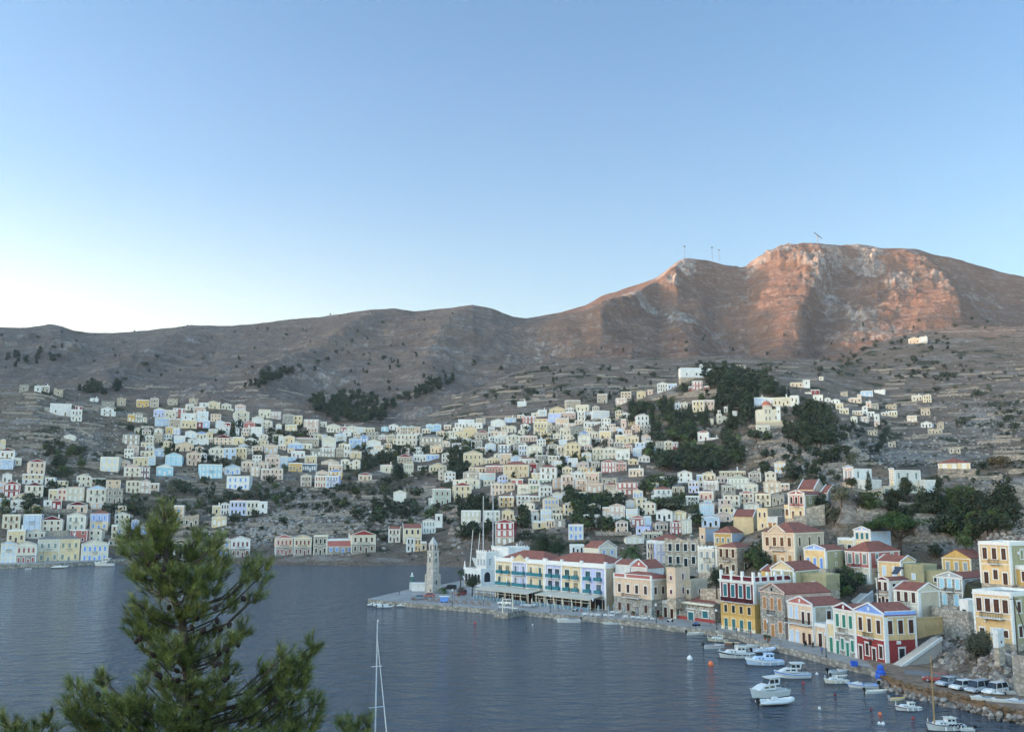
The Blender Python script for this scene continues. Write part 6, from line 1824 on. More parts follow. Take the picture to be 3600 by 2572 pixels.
# ---------------------------------------------------------------- cars
def car(label, px, py, head, col, z=Q, kind='sedan', L=4.3):
    p = on_z(px, py, z); o = empty('car', (p[0], p[1]+.8, z), math.radians(head)); tag(o, label, 'car', 'cars parked on the near shore')
    W = 1.74; H = {'sedan': 1.45, 'hatch': 1.5, 'van': 1.85, 'suv': 1.68, 'open': 1.2}[kind]
    roof = {'sedan': (-.30, .10), 'hatch': (-.42, .12), 'van': (-.46, .18), 'suv': (-.44, .12), 'open': (-.1, -.02)}[kind]
    cm = plain('car_paint_'+PAL[col][0].replace(' ', '_'), PAL[col][1], .22, .0, .04, spec=.6)
    hw = W/2; b = .62 if kind != 'van' else .7
    body = [(-L/2, .28), (-L/2, .75), (-L/2+.1, b+.28), (L*.22, b+.26), (L/2-.18, .72), (L/2, .55), (L/2, .28)]
    m = MB(); n = len(body)
    sh = lambda q, s: s*(hw-(.05 if q[1] > .7 else 0))
    vs = [(q[0], sh(q, -1), q[1]) for q in body]+[(q[0], sh(q, 1), q[1]) for q in body]
    m.add(vs, [tuple(range(n))[::-1], tuple(range(n, 2*n))]+[(i, (i+1) % n, n+(i+1) % n, n+i) for i in range(n)])
    x0, x1 = L*roof[0], L*roof[1]
    cab = [(x0-.35, b+.27), (x0, H), (x1, H), (x1+.75, b+.25)]
    g = MB(); n = 4; hs = lambda q, s: s*(hw-.06-(.16 if q[1] > 1.1 else 0))
    rf = MB().box(x0-.03, x1+.05, -hw+.2, hw-.2, H-.03, H+.03)
    vs = [(q[0], hs(q, -1), q[1]) for q in cab]+[(q[0], hs(q, 1), q[1]) for q in cab]
    if kind != 'open':
        g.add(vs, [(3,2,1,0), (4,5,6,7)]+[(i, (i+1) % 4, 4+(i+1) % 4, 4+i) for i in range(4)]); 
        bo = m.build('body', cm, o); g.build('glasshouse', GLASS(), o); rf.build('roof', cm, o)
        pl = MB()
        for x in (x0-.1, (x0+x1)/2, x1+.35):
            for s in (-1, 1): pl.tube([(x+(.0 if x > x0 else -.2), s*(hw-.05), b+.27), (x if x < x1 else x1, s*(hw-.21), H-.01)], .045, 5)
        pl.build('pillars', cm, o)
    else:
        m.build('body', cm, o); MB().add([(x1+.5, -hw+.1, b+.25), (x1+.5, hw-.1, b+.25), (x1+.1, hw-.2, H), (x1+.1, -hw+.2, H)], [(0,1,2,3)]).build('windscreen', GLASS(), o)
        MB().box(-.9, -.5, -.6, -.1, .6, 1.15).box(-.9, -.5, .1, .6, .6, 1.15).build('seat', paint('d'), o)
    for x in (-L*.31, L*.31):
        for s in (-1, 1):
            w = MB().tube([(x, s*(hw-.2), .31), (x, s*(hw+.01), .31)], .31, 14).build('wheel', plain('tyre', (.012, .012, .012), .8), o)
            MB().tube([(x, s*(hw+.0), .31), (x, s*(hw+.025), .31)], .19, 10).build('rim', plain('alloy', (.5, .5, .52), .35, .6), w)
    for s in (-1, 1):
        MB().box(L/2-.12, L/2+.015, s*hw*.62-.17, s*hw*.62+.17, .55, .68).build('headlight', plain('lamp_glass', (.7, .72, .74), .15), o)
        MB().box(-L/2-.015, -L/2+.1, s*hw*.72-.13, s*hw*.72+.13, .62, .82).build('tail_light', paint('r'), o)
    MB().box(L/2-.05, L/2+.02, -.26, .26, .34, .45).build('number_plate', paint('w'), o)
    MB().box(L/2-.06, L/2+.03, -hw+.1, hw-.1, .2, .33).box(-L/2-.03, -L/2+.06, -hw+.1, hw-.1, .2, .36).build('bumper', plain('bumper_plastic', (.05, .05, .05), .6), o)
    return o
ZP = 1.75
car('dark red hatchback parked furthest from the water beside the bank', 3300, 2398, 150, 'r', ZP, 'hatch')
car('silver sedan in the row on the dirt bank', 3341, 2412, 205, 'G', ZP, 'sedan'); car('white hatchback between the silver sedan and the silver van', 3391, 2425, 206, 'w', ZP, 'hatch')
car('silver people carrier van in the row on the dirt bank', 3448, 2434, 208, 'G', ZP, 'van', 4.7); car('white off-road car at the right end of the parked row', 3510, 2438, 208, 'w', ZP, 'suv')
car('dark grey car at the promontory edge in front of the clock tower', 1468, 2107, 200, 'i', Q, 'sedan'); car('red car behind the dark grey car near the clock tower', 1505, 2099, 185, 'r', Q, 'sedan')
car('black off-road car between the clock tower and the palm tree', 1580, 2072, 170, 'k', Q, 'suv', 4.8); car('small red van beside the castle building', 1620, 2092, 215, 'r', Q, 'van', 3.6)
car('white off-road car by the landing stage', 1775, 2125, 160, 'w', Q, 'suv', 4.4); car('open silver convertible in front of the hotel canopy', 1855, 2133, 175, 'G', Q, 'open', 4.4)
car('white car parked in front of the olive garden on the upper left slope', 268, 1643, 180, 'w', Q, 'sedan') if False else None
def motorbike(label, px, py, head, col, quad=False):
    p = on_z(px, py, Q); o = empty('quad_bike' if quad else 'motorbike', (p[0], p[1]+.3, Q), math.radians(head)); tag(o, label, 'quad bike' if quad else 'motorbike', None if quad else 'motorbikes on the quay')
    bl = plain('tyre', (.012, .012, .012), .8)
    for x in (-.62, .62):
        for y in ((-.4, .4) if quad else (0,)): MB().tube([(x, y-.09, .29), (x, y+.09, .29)], .29, 12).build('wheel', bl, o)
    MB().prism([(-.6, .45), (.3, .4), (.45, .85), (.1, .85), (-.1, .75), (-.75, .85)], 'y', -.16, .16).build('body', paint(col), o)
    MB().box(-.7, .05, -.15, .15, .8, .9).build('seat', bl, o)
    MB().tube([(.62, 0, .29), (.42, 0, 1.0)], .04, 5).tube([(.4, -.34, 1.05), (.42, 0, 1.0), (.4, .34, 1.05)], .03, 5).build('handlebar', METAL(), o)
motorbike('black and white motorbike in front of the waterfront hall', 2357, 2186, 15, 'w'); motorbike('blue quad bike at the right end of the waterfront hall', 2449, 2200, 30, 'B', True)
motorbike('left of two black scooters outside the peach house', 2834, 2268, 60, 'k'); motorbike('right of two black scooters outside the peach house', 2860, 2273, 65, 'k'); motorbike('white scooter on the hotel quay', 2022, 2148, 30, 'w')
# ---------------------------------------------------------------- quay furniture
def parasol(label, px, py, closed=True, r=1.5, h=2.6, g='closed parasols along the quay', col='c', z=Q):
    p = on_z(px, py, z); o = empty('parasol', p); tag(o, label, 'parasol', g)
    MB().tube([(0, 0, .1), (0, 0, h)], .04, 6).build('pole', METAL() if col == 'd' else paint('w'), o); MB().lathe([(.3, 0), (.3, .1), (.1, .14)], 10).build('base', CONC(), o)
    if closed: MB().lathe([(.05, h), (.2, h-.5), (.28, h-1.3), (.14, h-1.75), (.2, h-1.9)], 9).build('canopy', AWN if col == 'c' else plain('blue_grey_canvas', (.30, .36, .38), .8), o)
    else: MB().add([(0, 0, h+.7)]+[(r*math.cos(i*math.pi/4+.4), r*math.sin(i*math.pi/4+.4), h-.1) for i in range(8)], [(0, 1+i, 1+(i+1) % 8) for i in range(8)]+[(1+(i+1) % 8, 1+i, 0) for i in range(8)] if False else [(0, 1+i, 1+(i+1) % 8) for i in range(8)]).build('canopy', AWN if col == 'c' else plain('reed_thatch', (.22, .17, .12), .95), o)
for i, (x, y) in enumerate([(1898, 2136), (1924, 2138), (1951, 2143), (1980, 2144), (2011, 2148), (1774, 2146), (1801, 2140), (1870, 2132)]):
    parasol('closed cream parasol on the hotel quay', x, y)
for i, (x, y) in enumerate([(2068, 2158), (2104, 2158), (2139, 2160), (2194, 2162), (2158, 2152), (2240, 2168), (2290, 2172)]):
    parasol('closed blue grey parasol among the white taverna tables', x, y, True, g='blue grey parasols at the taverna', col='g')
parasol('big open square cream parasol between the two hotel canopies', 1914, 2118, False, 3.4, 3.0, None)
parasol('open reed parasol right of the sunbeds on the promontory', 1683, 2113, False, 1.7, 2.3, 'reed parasols', 'd'); parasol('open reed parasol nearest the landing stage', 1712, 2116, False, 1.7, 2.3, 'reed parasols', 'd'); parasol('open reed parasol behind the blue kiosk', 1598, 2108, False, 1.7, 2.3, 'reed parasols', 'd')
parasol('open white parasol on the terrace of the grey stone house', 3302, 2120, False, 1.6, 2.4, None, 'c', 7.2); parasol('open cream parasol beside the white hut on the terrace', 3368, 2128, False, 1.5, 2.4, None, 'c', 7.2)
def copies(build, spots, label, group, cat):
    first = None
    for x, y, a in spots:
        p = on_z(x, y, Q)
        o = build() if first is None else copy_tree(first)
        first = first or o; o.location = p; o.rotation_euler = (0, 0, math.radians(a)); tag(o, label, cat, group)
def sunbed():
    o = empty('sunbed'); wm = plain('sunbed_wood', (.30, .15, .07), .7)
    m = MB().prism([(-.9, .0), (0, 1.15), (.9, .0), (.78, 0), (0, .98), (-.78, 0)], 'y', -.9, -.8).prism([(-.9, .0), (0, 1.15), (.9, .0), (.78, 0), (0, .98), (-.78, 0)], 'y', .8, .9); m.build('frame', wm, o)
    m = MB()
    for i in range(6): m.prism([(.1+.13*i, 1.05-.165*i), (.2+.13*i, .92-.165*i), (.22+.13*i, .95-.165*i), (.12+.13*i, 1.08-.165*i)], 'y', -.8, .8)
    m.build('slats', wm, o); return o
copies(sunbed, [(1452, 2110, 20), (1497, 2112, 20), (1523, 2113, 15), (1545, 2115, 15), (1578, 2117, 15), (1602, 2120, 15), (1630, 2122, 15), (1658, 2125, 15), (1684, 2127, 15), (1714, 2130, 15)], 'brown wooden A-frame shade bed in the row on the promontory edge', 'wooden shade beds on the promontory', 'sunbed')
def white_table():
    o = empty('table'); MB().lathe([(.5, .72), (.5, .76)], 10).build('tabletop', paint('w'), o); MB().box(-.5, .5, -.5, .5, .35, .715).build('tablecloth', paint('w'), o); MB().tube([(0, 0, 0), (0, 0, .7)], .05, 6).build('leg', METAL(), o); return o
def white_chair():
    o = empty('chair'); MB().box(-.22, .22, -.22, .22, .42, .47).build('seat', paint('w'), o); MB().box(-.22, .22, .18, .22, .47, .95).build('backrest', paint('w'), o)
    for x in (-.2, .16):
        for y in (-.2, .16): MB().box(x, x+.04, y, y+.04, 0, .42).build('leg', paint('w'), o)
    return o
tb = [(2056, 2163, 0), (2082, 2165, 0), (2102, 2166, 20), (2127, 2167, 0), (2150, 2168, 10), (2200, 2172, 0), (2225, 2174, 0), (2245, 2176, 0), (2268, 2178, 10), (2293, 2180, 0), (2152, 2156, 0), (2172, 2158, 0)]
copies(white_table, tb, 'white clothed table at the taverna on the quay edge', 'white taverna tables', 'table')
copies(white_chair, [(x+dx, y+dy, a) for x, y, _ in tb for dx, dy, a in ((-8, 0, 90), (8, 0, -90))], 'white chair at the taverna tables on the quay edge', 'white taverna chairs', 'chair')
def dark_table():
    o = empty('table'); MB().lathe([(.4, .72), (.4, .75)], 10).build('tabletop', paint('d'), o); MB().tube([(0, 0, 0), (0, 0, .72)], .04, 6).build('leg', METAL(), o); return o
copies(dark_table, [(2584, 2220, 0), (2605, 2224, 0), (2625, 2228, 0), (2520, 2204, 0), (2498, 2200, 0)], 'small dark cafe table outside the maroon house', 'dark cafe tables', 'table')
# jetty furniture, kiosk, people, pots, poles
p = on_z(1800, 2146, 1.55); o = empty('railing', (p[0], p[1], 1.55), math.radians(-40)); tag(o, 'white rope railing with dark posts on the landing stage', 'railing'); m = MB(); m2 = MB()
for i in range(9):
    m.box(-3.6+.9*i, -3.5+.9*i, -1.7, -1.6, 0, 1.0)
m2.box(-3.6, 3.6, -1.75, -1.55, .95, 1.15); m.build('posts', METAL(), o); m2.build('handrail', paint('w'), o)
for x, y, lab in [(1767, 2152, 'left white square pillar on the landing stage'), (1802, 2147, 'right white square pillar on the landing stage')]:
    p = on_z(x, y, 1.55); o = MB().box(-.18, .18, -.18, .18, 0, 4.0).box(-.26, .26, -.26, .26, 4.0, 4.15).build('pillar', paint('c'), None, loc=(p[0], p[1], 1.55)); tag(o, lab, 'pillar', 'white landing stage pillars')
p = on_z(1562, 2116, Q); o = empty('kiosk', p, .1); tag(o, 'blue kiosk cart with white top among the wooden shade beds', 'kiosk'); MB().box(-1.3, 1.3, -.7, .7, .2, 1.7).build('body', paint('B'), o); MB().box(-1.5, 1.6, -.9, .9, 1.7, 1.9).build('top', paint('w'), o)
for x in (-.9, .9): MB().tube([(x, -.75, .2), (x, -.6, .2)], .2, 8).build('wheel', METAL(), o)
def person(label, px, py, head, top, legs, pose=0, z=Q):
    """one continuous body from a skinned skeleton"""
    p = on_z(px, py, z); l = pose
    J = [(0,0,.92),(0,0,1.15),(0,0,1.40),(0,0,1.53),(0,.03,1.66),(0,.02,1.76), (.18,0,1.40),(.24,.02+l*.1,1.12),(.25,.10+l*.15,.86), (-.18,0,1.40),(-.24,.02-l*.1,1.12),(-.25,.10-l*.15,.86),
         (.09,0,.88),(.10,.04+l*.12,.48),(.10,-.02+l*.2,.06),(.10,.12+l*.22,.03), (-.09,0,.88),(-.10,.04-l*.12,.48),(-.10,-.04-l*.24,.06),(-.10,.10-l*.22,.03)]
    E = [(0,1),(1,2),(2,3),(3,4),(4,5),(2,6),(6,7),(7,8),(2,9),(9,10),(10,11),(0,12),(12,13),(13,14),(14,15),(0,16),(16,17),(17,18),(18,19)]
    Rr = [.14,.13,.16,.055,.10,.085,.065,.048,.036,.065,.048,.036,.09,.062,.045,.04,.09,.062,.045,.04]
    me = bpy.data.meshes.new('person'); me.from_pydata(J, E, []); o = link('person', me, None, p, math.radians(head))
    sk = o.modifiers.new('skin', 'SKIN'); sd_ = o.modifiers.new('sub', 'SUBSURF'); sd_.levels = 1; sd_.render_levels = 1
    for i, v in enumerate(me.skin_vertices[0].data): v.radius = (Rr[i], Rr[i]*.85); v.use_root = i == 0
    m, nt, b = mk('clothed_person'); tc = nt.nodes.new('ShaderNodeTexCoord'); sp = nt.nodes.new('ShaderNodeSeparateXYZ'); nt.links.new(tc.outputs['Object'], sp.inputs[0])
    mr = nt.nodes.new('ShaderNodeMath'); mr.operation = 'DIVIDE'; mr.inputs[1].default_value = 1.85; nt.links.new(sp.outputs[2], mr.inputs[0])
    r_ = ramp(nt, mr.outputs[0], [(0, (.02, .02, .02)), (.06, legs), (.51, top), (.80, (.45, .28, .2)), (.92, (.03, .02, .015))])
    nt.nodes[-1].color_ramp.interpolation = 'CONSTANT' if nt.nodes[-1].type == 'VALTORGB' else None or 'CONSTANT'
    nt.links.new(r_, b.inputs['Base Color']); b.inputs['Roughness'].default_value = .8; me.materials.append(m); tag(o, label, 'person'); return o
person('person in dark clothes walking on the promontory left of the clock tower', 1404, 2090, 60, (.03, .03, .04), (.03, .03, .05), 1)
person('person in dark clothes standing at the foot of the clock tower', 1513, 2087, 0, (.04, .03, .03), (.03, .03, .05), .3)
person('person in black standing in front of the big cream building on the far left quay', 203, 1978, 0, (.02, .02, .02), (.02, .02, .02), .2)
person('person in light shirt near the big open parasol', 1936, 2128, 30, (.4, .38, .36), (.05, .05, .07), .6)
for k_, (x, y, h_) in enumerate([(1880, 2139, 20), (1965, 2147, 70), (2045, 2160, -30), (2118, 2172, 10), (2212, 2178, 80), (2282, 2182, -20), (2590, 2229, 40), (2640, 2241, 60), (1640, 2122, 0), (1700, 2124, 90), (2745, 2262, 50), (2890, 2300, -40), (2330, 2186, 20)]):
    q_ = [('white', (.55, .55, .55)), ('blue', (.08, .12, .3)), ('red', (.4, .06, .06)), ('grey', (.2, .2, .2)), ('black', (.02, .02, .02))][k_ % 5]
    person('person in a %s top %s' % (q_[0], ['by the hotel parasols', 'walking past the hotel canopy', 'at the first taverna tables', 'in the middle of the taverna tables', 'between taverna and parasols', 'at the right end of the taverna', 'at the cafe outside the maroon house', 'walking by the grey stone quay house', 'among the wooden shade beds', 'near the landing stage', 'on the quay below the peach house', 'on the quay by the cream and stone house', 'by the low tan quay house'][k_]), x, y, h_, q_[1], (.03, .03, .05) if k_ % 2 else (.2, .16, .12), k_ % 3*.4)
def street_lamp(label, px, py):
    p = on_z(px, py, Q); o = empty('street_lamp', p); tag(o, label, 'street lamp', 'street lamps on the quay')
    MB().tube([(0, 0, 0), (0, 0, 4.2)], [.07, .045], 7).lathe([(.16, 0), (.14, .4), (.07, .5)], 8).build('post', METAL(), o); MB().lathe([(.05, 4.2), (.2, 4.3), (.26, 4.65), (.1, 4.85), (.02, 4.95)], 8).build('lantern', plain('lamp_glass', (.7, .72, .74), .15), o)
for x, y, l in [(1590, 2128, 'street lamp among the shade beds'), (1935, 2152, 'street lamp on the hotel quay'), (2085, 2168, 'street lamp at the left end of the taverna tables'), (2307, 2189, 'street lamp right of the taverna'), (2520, 2212, 'street lamp left of the maroon house'), (2700, 2258, 'street lamp by the grey stone quay house'), (2905, 2310, 'street lamp by the cream and stone house')]: street_lamp(l, x, y)
def lamp_pole(name, label, px, py, Y, h, r=.11, cross=True, g='utility poles'):
    p = at(px, py, Y); o = empty(name, p); tag(o, label, 'pole', g); wm = plain('weathered_pole_wood', (.09, .07, .055), .9)
    MB().tube([(0, 0, -1), (0, 0, h)], [r, r*.7], 8).build('shaft', wm, o)
    if cross: MB().box(-.7, .7, -.05, .05, h-.5, h-.38).build('crossarm', wm, o)
    return o
o = lamp_pole('utility_pole', 'leaning dark wooden utility pole with guy brace at the lower right', 3577, 2278, 164, 8.6, .14)
MB().tube([(0, 0, 8.2), (1.9, -.6, .2)], .1, 7).build('brace', plain('weathered_pole_wood', (.09, .07, .055), .9), o)
lamp_pole('utility_pole', 'dark utility pole left of the narrow peach house', 3089, 2120, 224, 7.5, .1)
lamp_pole('utility_pole', 'thin pole on the ridge left of the red roofed hilltop house', 3268, 1664, 320, 5.0, .08, False); lamp_pole('utility_pole', 'tall thin pole on the ridge right of the dark trees', 3293, 1668, 318, 9, .09); lamp_pole('utility_pole', 'tall thin pole in front of the red roofed hilltop house', 3367, 1672, 316, 9, .09)
lamp_pole('utility_pole', 'pole rising in front of the weathered tan stone house', 2514, 2010, 268, 7, .09); lamp_pole('utility_pole', 'pole beside the big cream far-shore building', 151, 1977, 470, 8.5, .11)
lamp_pole('flagpole', 'white pole behind the trees left of the salmon house', 2117, 1902, 400, 10, .1, False, None); lamp_pole('flagpole', 'thin white pole in front of the crimson house', 2414, 1890, 440, 9, .09, False, None)
# antennas and wind turbine on the mountain
def mast_on(px, pyb, pyt, Y, label):
    p = at(px, pyb, Y); h = (pyb-pyt)/F*Y; o = MB().tube([(0, 0, -6), (0, 0, h)], [.5, .3], 5).box(-2, 2, -.6, .6, h*.9, h).build('antenna_mast', plain('galvanised_steel', (.14, .14, .15), .6, .3), None, loc=p); tag(o, label, 'antenna', 'antenna masts on the mountain')
mast_on(2407, 906, 862, 1850, 'leftmost antenna mast, at the cliff edge of the lower summit'); mast_on(2504, 903, 866, 1862, 'second antenna mast, tallest in the middle of the lower summit'); mast_on(2528, 906, 876, 1865, 'thin antenna mast just right of the tallest one')
p = at(2875, 848, 1900); o = empty('wind_turbine', p, .5); tag(o, 'small wind turbine with tilted blades on the mountain top', 'wind turbine'); tm = plain('galvanised_steel', (.14, .14, .15), .6, .3)
MB().tube([(0, 0, -4), (0, 0, 11)], [.9, .7], 6).build('tower', tm, o); MB().box(-2, 2, -1, 1, 10.5, 12.5).build('nacelle', tm, o)
MB().add([(-12, -1.5, 16.5), (-11, -1.5, 18.2), (12, -1.5, 7.6), (11, -1.5, 6.4), (-12, -.9, 16.5), (-11, -.9, 18.2), (12, -.9, 7.6), (11, -.9, 6.4)], [(0,1,2,3),(4,7,6,5),(0,4,5,1),(1,5,6,2),(2,6,7,3),(3,7,4,0)]).build('blades', tm, o)
# blue tarpaulin covered gear on the quay corner
p = on_z(3097, 2384, 1.0); o = MB().lathe([(.95, 0), (1.0, .5), (.85, .9), (.9, 1.2), (.55, 1.5), (.6, 1.9), (.5, 2.3), (.15, 2.45)], 9).build('tarpaulin_stack', plain('blue_tarpaulin', (.03, .10, .44), .55), None, loc=p); tag(o, 'gear stacked under a bright blue tarpaulin on the quay corner', 'tarpaulin')
p = on_z(3003, 2340, Q); o = MB().box(-.6, .6, -.4, .4, 0, .9).box(-.5, .5, -.3, .3, .9, .98).build('crate', plain('blue_tarpaulin', (.03, .10, .44), .55), None, loc=p); tag(o, 'blue box at the quay edge above the moored motorboats', 'crate')
# dirt bank with rocks where the cars stand
BANK = plain('dry_dirt', (.20, .135, .09), .95, var=.35, scale=.5)
bp = [on_z(a, b, 1.7)[:2] for a, b in [(3100,2372),(3150,2396),(3210,2414),(3279,2428),(3345,2442),(3411,2456),(3470,2474),(3510,2486),(3600,2502),(3760,2530)]]
flat('dirt_bank', bp+[(112, 150), (95, 165), (85, 185), (72, 200)], -1.5, 1.72, BANK, 'dry dirt bank where cars are parked')
lane = [on_z(a, b, 1.74)[:2] for a, b in [(3180,2366),(3260,2376),(3380,2390),(3500,2412),(3620,2432),(3620,2412),(3500,2390),(3380,2372),(3260,2358),(3180,2352)]]
flat('lane', lane, 1.0, 1.745, plain('old_asphalt', (.17, .165, .16), .95, var=.2, scale=.6), 'grey lane behind the parked cars')
# ---------------------------------------------------------------- vegetation
def leafmat(name, lo, hi, tr=.0):
    m, nt, b = mk(name); p = wpos(nt)
    n = noise(nt, p, .9, 4, .65); oi = nt.nodes.new('ShaderNodeObjectInfo')
    c = ramp(nt, n, [(.25, lo), (.75, hi)])
    hs = nt.nodes.new('ShaderNodeHueSaturation'); mr = nd(nt, 'MapRange'); mr.inputs[3].default_value = .75; mr.inputs[4].default_value = 1.25
    nt.links.new(oi.outputs['Random'], mr.inputs[0]); nt.links.new(mr.outputs[0], hs.inputs['Value']); nt.links.new(c, hs.inputs['Color'])
    nt.links.new(hs.outputs[0], b.inputs['Base Color']); b.inputs['Roughness'].default_value = .75; b.inputs['Specular IOR Level'].default_value = .2
    return m
LF = {'umb': leafmat('umbrella_pine_foliage', (.02, .042, .012), (.05, .085, .024)), 'dark': leafmat('dark_foliage', (.020, .029, .017), (.050, .062, .034)), 'pine': leafmat('pine_foliage', (.016, .028, .016), (.042, .060, .028)),
      'cyp': leafmat('cypress_foliage', (.013, .022, .013), (.035, .05, .026)), 'olive': leafmat('olive_foliage', (.06, .066, .042), (.13, .135, .09)),
      'green': leafmat('green_foliage', (.03, .055, .018), (.085, .115, .04)), 'brown': leafmat('dry_foliage', (.06, .045, .025), (.12, .095, .05))}
BARK = plain('bark', (.085, .06, .045), .95, var=.3, scale=6)
def leaves(cl, n, size, seed, up=.25, elong=1.6):
    """cl: clumps (x,y,z,rx,ry,rz); quads spread through the clumps, denser near the outside"""
    R = np.random.default_rng(seed); vol = np.array([c[3]*c[4]*c[5] for c in cl])**.67; pr = vol/vol.sum()
    k = R.choice(len(cl), n, p=pr); C = np.array(cl)[k]
    d = R.normal(size=(n, 3)); d /= np.linalg.norm(d, axis=1)[:, None]
    rad = (.45+.6*R.random(n)**.6)[:, None]
    P = C[:, :3]+d*rad*C[:, 3:6]
    nrm = d+R.normal(size=(n, 3))*.6+np.array([0, 0, up]); nrm /= np.linalg.norm(nrm, axis=1)[:, None]
    a = np.cross(nrm, R.normal(size=(n, 3))); a /= np.linalg.norm(a, axis=1)[:, None]; b = np.cross(nrm, a)
    s = size*(.6+.8*R.random(n))[:, None]
    V = np.stack([P-a*s-b*s*.5, P+a*s*.3-b*s*.6, P+a*s*elong*.7+b*s*.1, P-a*s*.2+b*s*.7], 1).reshape(-1, 3)
    return V, np.arange(n*4).reshape(n, 4)
def proto(kind, seed, n, size):
    R = random.Random(seed); cl = []
    if kind == 'round':
        for i in range(11):
            a = R.uniform(0, 6.28); r = R.uniform(0, .34); z = R.uniform(.34, .82); q = R.uniform(.13, .22)*(1.15 if z < .6 else .9); cl.append((r*math.cos(a), r*math.sin(a), z, q, q, q*.8))
        tr = [((0, 0, -.25), (.02, 0, .45), .035)]
    elif kind == 'pine':
        for i in range(12):
            a = R.uniform(0, 6.28); z = R.uniform(.3, .93); r = R.uniform(.05, .30)*(1.2-z); q = R.uniform(.12, .18); cl.append((r*math.cos(a), r*math.sin(a), z, q*1.1, q*1.1, q*.75))
        tr = [((0, 0, -.25), (.01, 0, .9), .03)]
    elif kind == 'cyp':
        for i in range(13):
            z = .08+.88*i/12; q = .115*math.sin(math.pi*min(1, (.2+.8*(1-i/12.6)))**.9)*.95+.02; q = .12*(1-(i/12)**2.2)+.02; cl.append((R.uniform(-.015, .015), R.uniform(-.015, .015), z, q, q, .085))
        tr = [((0, 0, -.2), (0, 0, .3), .02)]
    elif kind == 'shrub':
        for i in range(7):
            a = R.uniform(0, 6.28); r = R.uniform(0, .5); cl.append((r*math.cos(a), r*math.sin(a), R.uniform(.25, .65), R.uniform(.25, .38), R.uniform(.25, .38), R.uniform(.22, .34)))
        tr = [((0, 0, -.2), (0, 0, .35), .05)]
    elif kind == 'umbrella':
        for i in range(26):
            a = R.uniform(0, 6.28); r = .52*math.sqrt(R.random()); z = .80-.55*r*r+R.uniform(-.07, .07); q = R.uniform(.11, .17); cl.append((r*math.cos(a), r*math.sin(a), z, q, q, q*.55))
        tr = [((0, 0, -.15), (.04, 0, .42), .035)]+[((.03, 0, .35), (.38*math.cos(a), .38*math.sin(a), .68), .018) for a in (0, 1.1, 2.3, 3.4, 4.6, 5.5)]
    V, Fq = leaves(cl, n, size, seed)
    t = MB()
    for a, b, r in tr: t.tube([a, tuple((p+q)/2+R.uniform(-.02, .02) for p, q in zip(a, b)), b], [r, r*.8, r*.5], 6)
    if kind in ('round', 'pine'):
        for c in cl[:6]: t.tube([(0, 0, min(.4, c[2]*.6)), c[:3]], [.016, .006], 4)
    return V, Fq, t
PR = {}; PV = {}; FARQ = []; NCT = {}
def get(kind, leaf, q, v):
    key = (kind, leaf, q, v)
    if key not in PR:
        n, s = {'far': (170, .075), 'mid': (650, .042), 'near': (4200, .0175)}[q]
        if kind == 'cyp': s *= .55; n = int(n*1.2)
        if kind == 'shrub': s *= 1.6; n = int(n*.8)
        if kind == 'umbrella': s *= .8; n = int(n*1.4)
        V, Fq, t = proto(kind, hash((kind, v)) % 1000 if False else {'round': 1, 'pine': 2, 'cyp': 3, 'shrub': 4, 'umbrella': 5}[kind]*100+v, n, s)
        PR[key] = (npmesh('crown', V, Fq, LF[leaf], False), t.mesh('trunk', BARK)); PV[key] = V
    return PR[key]
NMK = {'round': 'tree', 'pine': 'pine_tree', 'cyp': 'cypress', 'shrub': 'shrub', 'umbrella': 'pine_tree'}
CTK = {'round': 'tree', 'pine': 'pine tree', 'cyp': 'cypress', 'shrub': 'shrub', 'umbrella': 'pine tree'}
TREES = 0
def plant(loc, h, kind, leaf, q, label, group=None, wid=1.0, force=False):
    global TREES
    TREES += 1
    if q == 'far' and not force: FARQ.append((h/loc[1], (loc, h, kind, leaf, q, label, group, wid))); return
    NCT[NMK[kind]] = NCT.get(NMK[kind], 0)+1
    c, t = get(kind, leaf, q, TREES % 3)
    o = link(NMK[kind], c, None, loc, random.uniform(0, 6.28)) if q == 'far' else empty(NMK[kind], loc, random.uniform(0, 6.28))
    o.scale = (h*wid, h*wid, h); tag(o, label, CTK[kind], group)
    if q != 'far': link('crown', c, o)
    if q != 'far' or kind in ('pine', 'round'): link('trunk', t, o)
    return o
RECT = []
for o, *_ in PLACES: pass
def blocked(px, pyb, hpx, wpx, Y, tol=.48):
    for x0, x1, y0, y1, YY_ in HRECT:
        if YY_ > Y-2 and px+wpx > x0+2 and px-wpx < x1-2 and pyb > y0 and pyb-hpx < y1-(y1-y0)*tol: return True
        if YY_ <= Y and YY_ > Y-14 and x0-3 < px < x1+3 and y0-6 < pyb < y1+3: return True
    return False
def inpoly(x, y, P):
    c = False; j = len(P)-1
    for i in range(len(P)):
        if (P[i][1] > y) != (P[j][1] > y) and x < (P[j][0]-P[i][0])*(y-P[i][1])/(P[j][1]-P[i][1])+P[i][0]: c = not c
        j = i
    return c
RT = random.Random(5)
def forest(poly, n, h, kinds, label, group, q='far', check=True, wid=1.0, ymin=300, gap=0):
    xs = [p[0] for p in poly]; ys = [p[1] for p in poly]; k = 0; tr = 0; pts = []
    while k < n and tr < n*30:
        tr += 1
        x, y = RT.uniform(min(xs), max(xs)), RT.uniform(min(ys), max(ys))
        if not inpoly(x, y, poly): continue
        p = hit(x, y, ymin=ymin)
        if p is None or p[2] < 1: continue
        kind, leaf = RT.choice(kinds); hh = RT.uniform(*h); hp = hh/p[1]*F; wp = hp*(.1 if kind == 'cyp' else .3)
        if kind == 'shrub': wp = hp*.6
        if check and blocked(x, y, hp, wp, p[1]): continue
        if gap and any(abs(x-a) < gap and abs(y-b) < gap for a, b in pts): continue
        pts.append((x, y)); plant(p, hh, kind, leaf, q, label, group, wid); k += 1
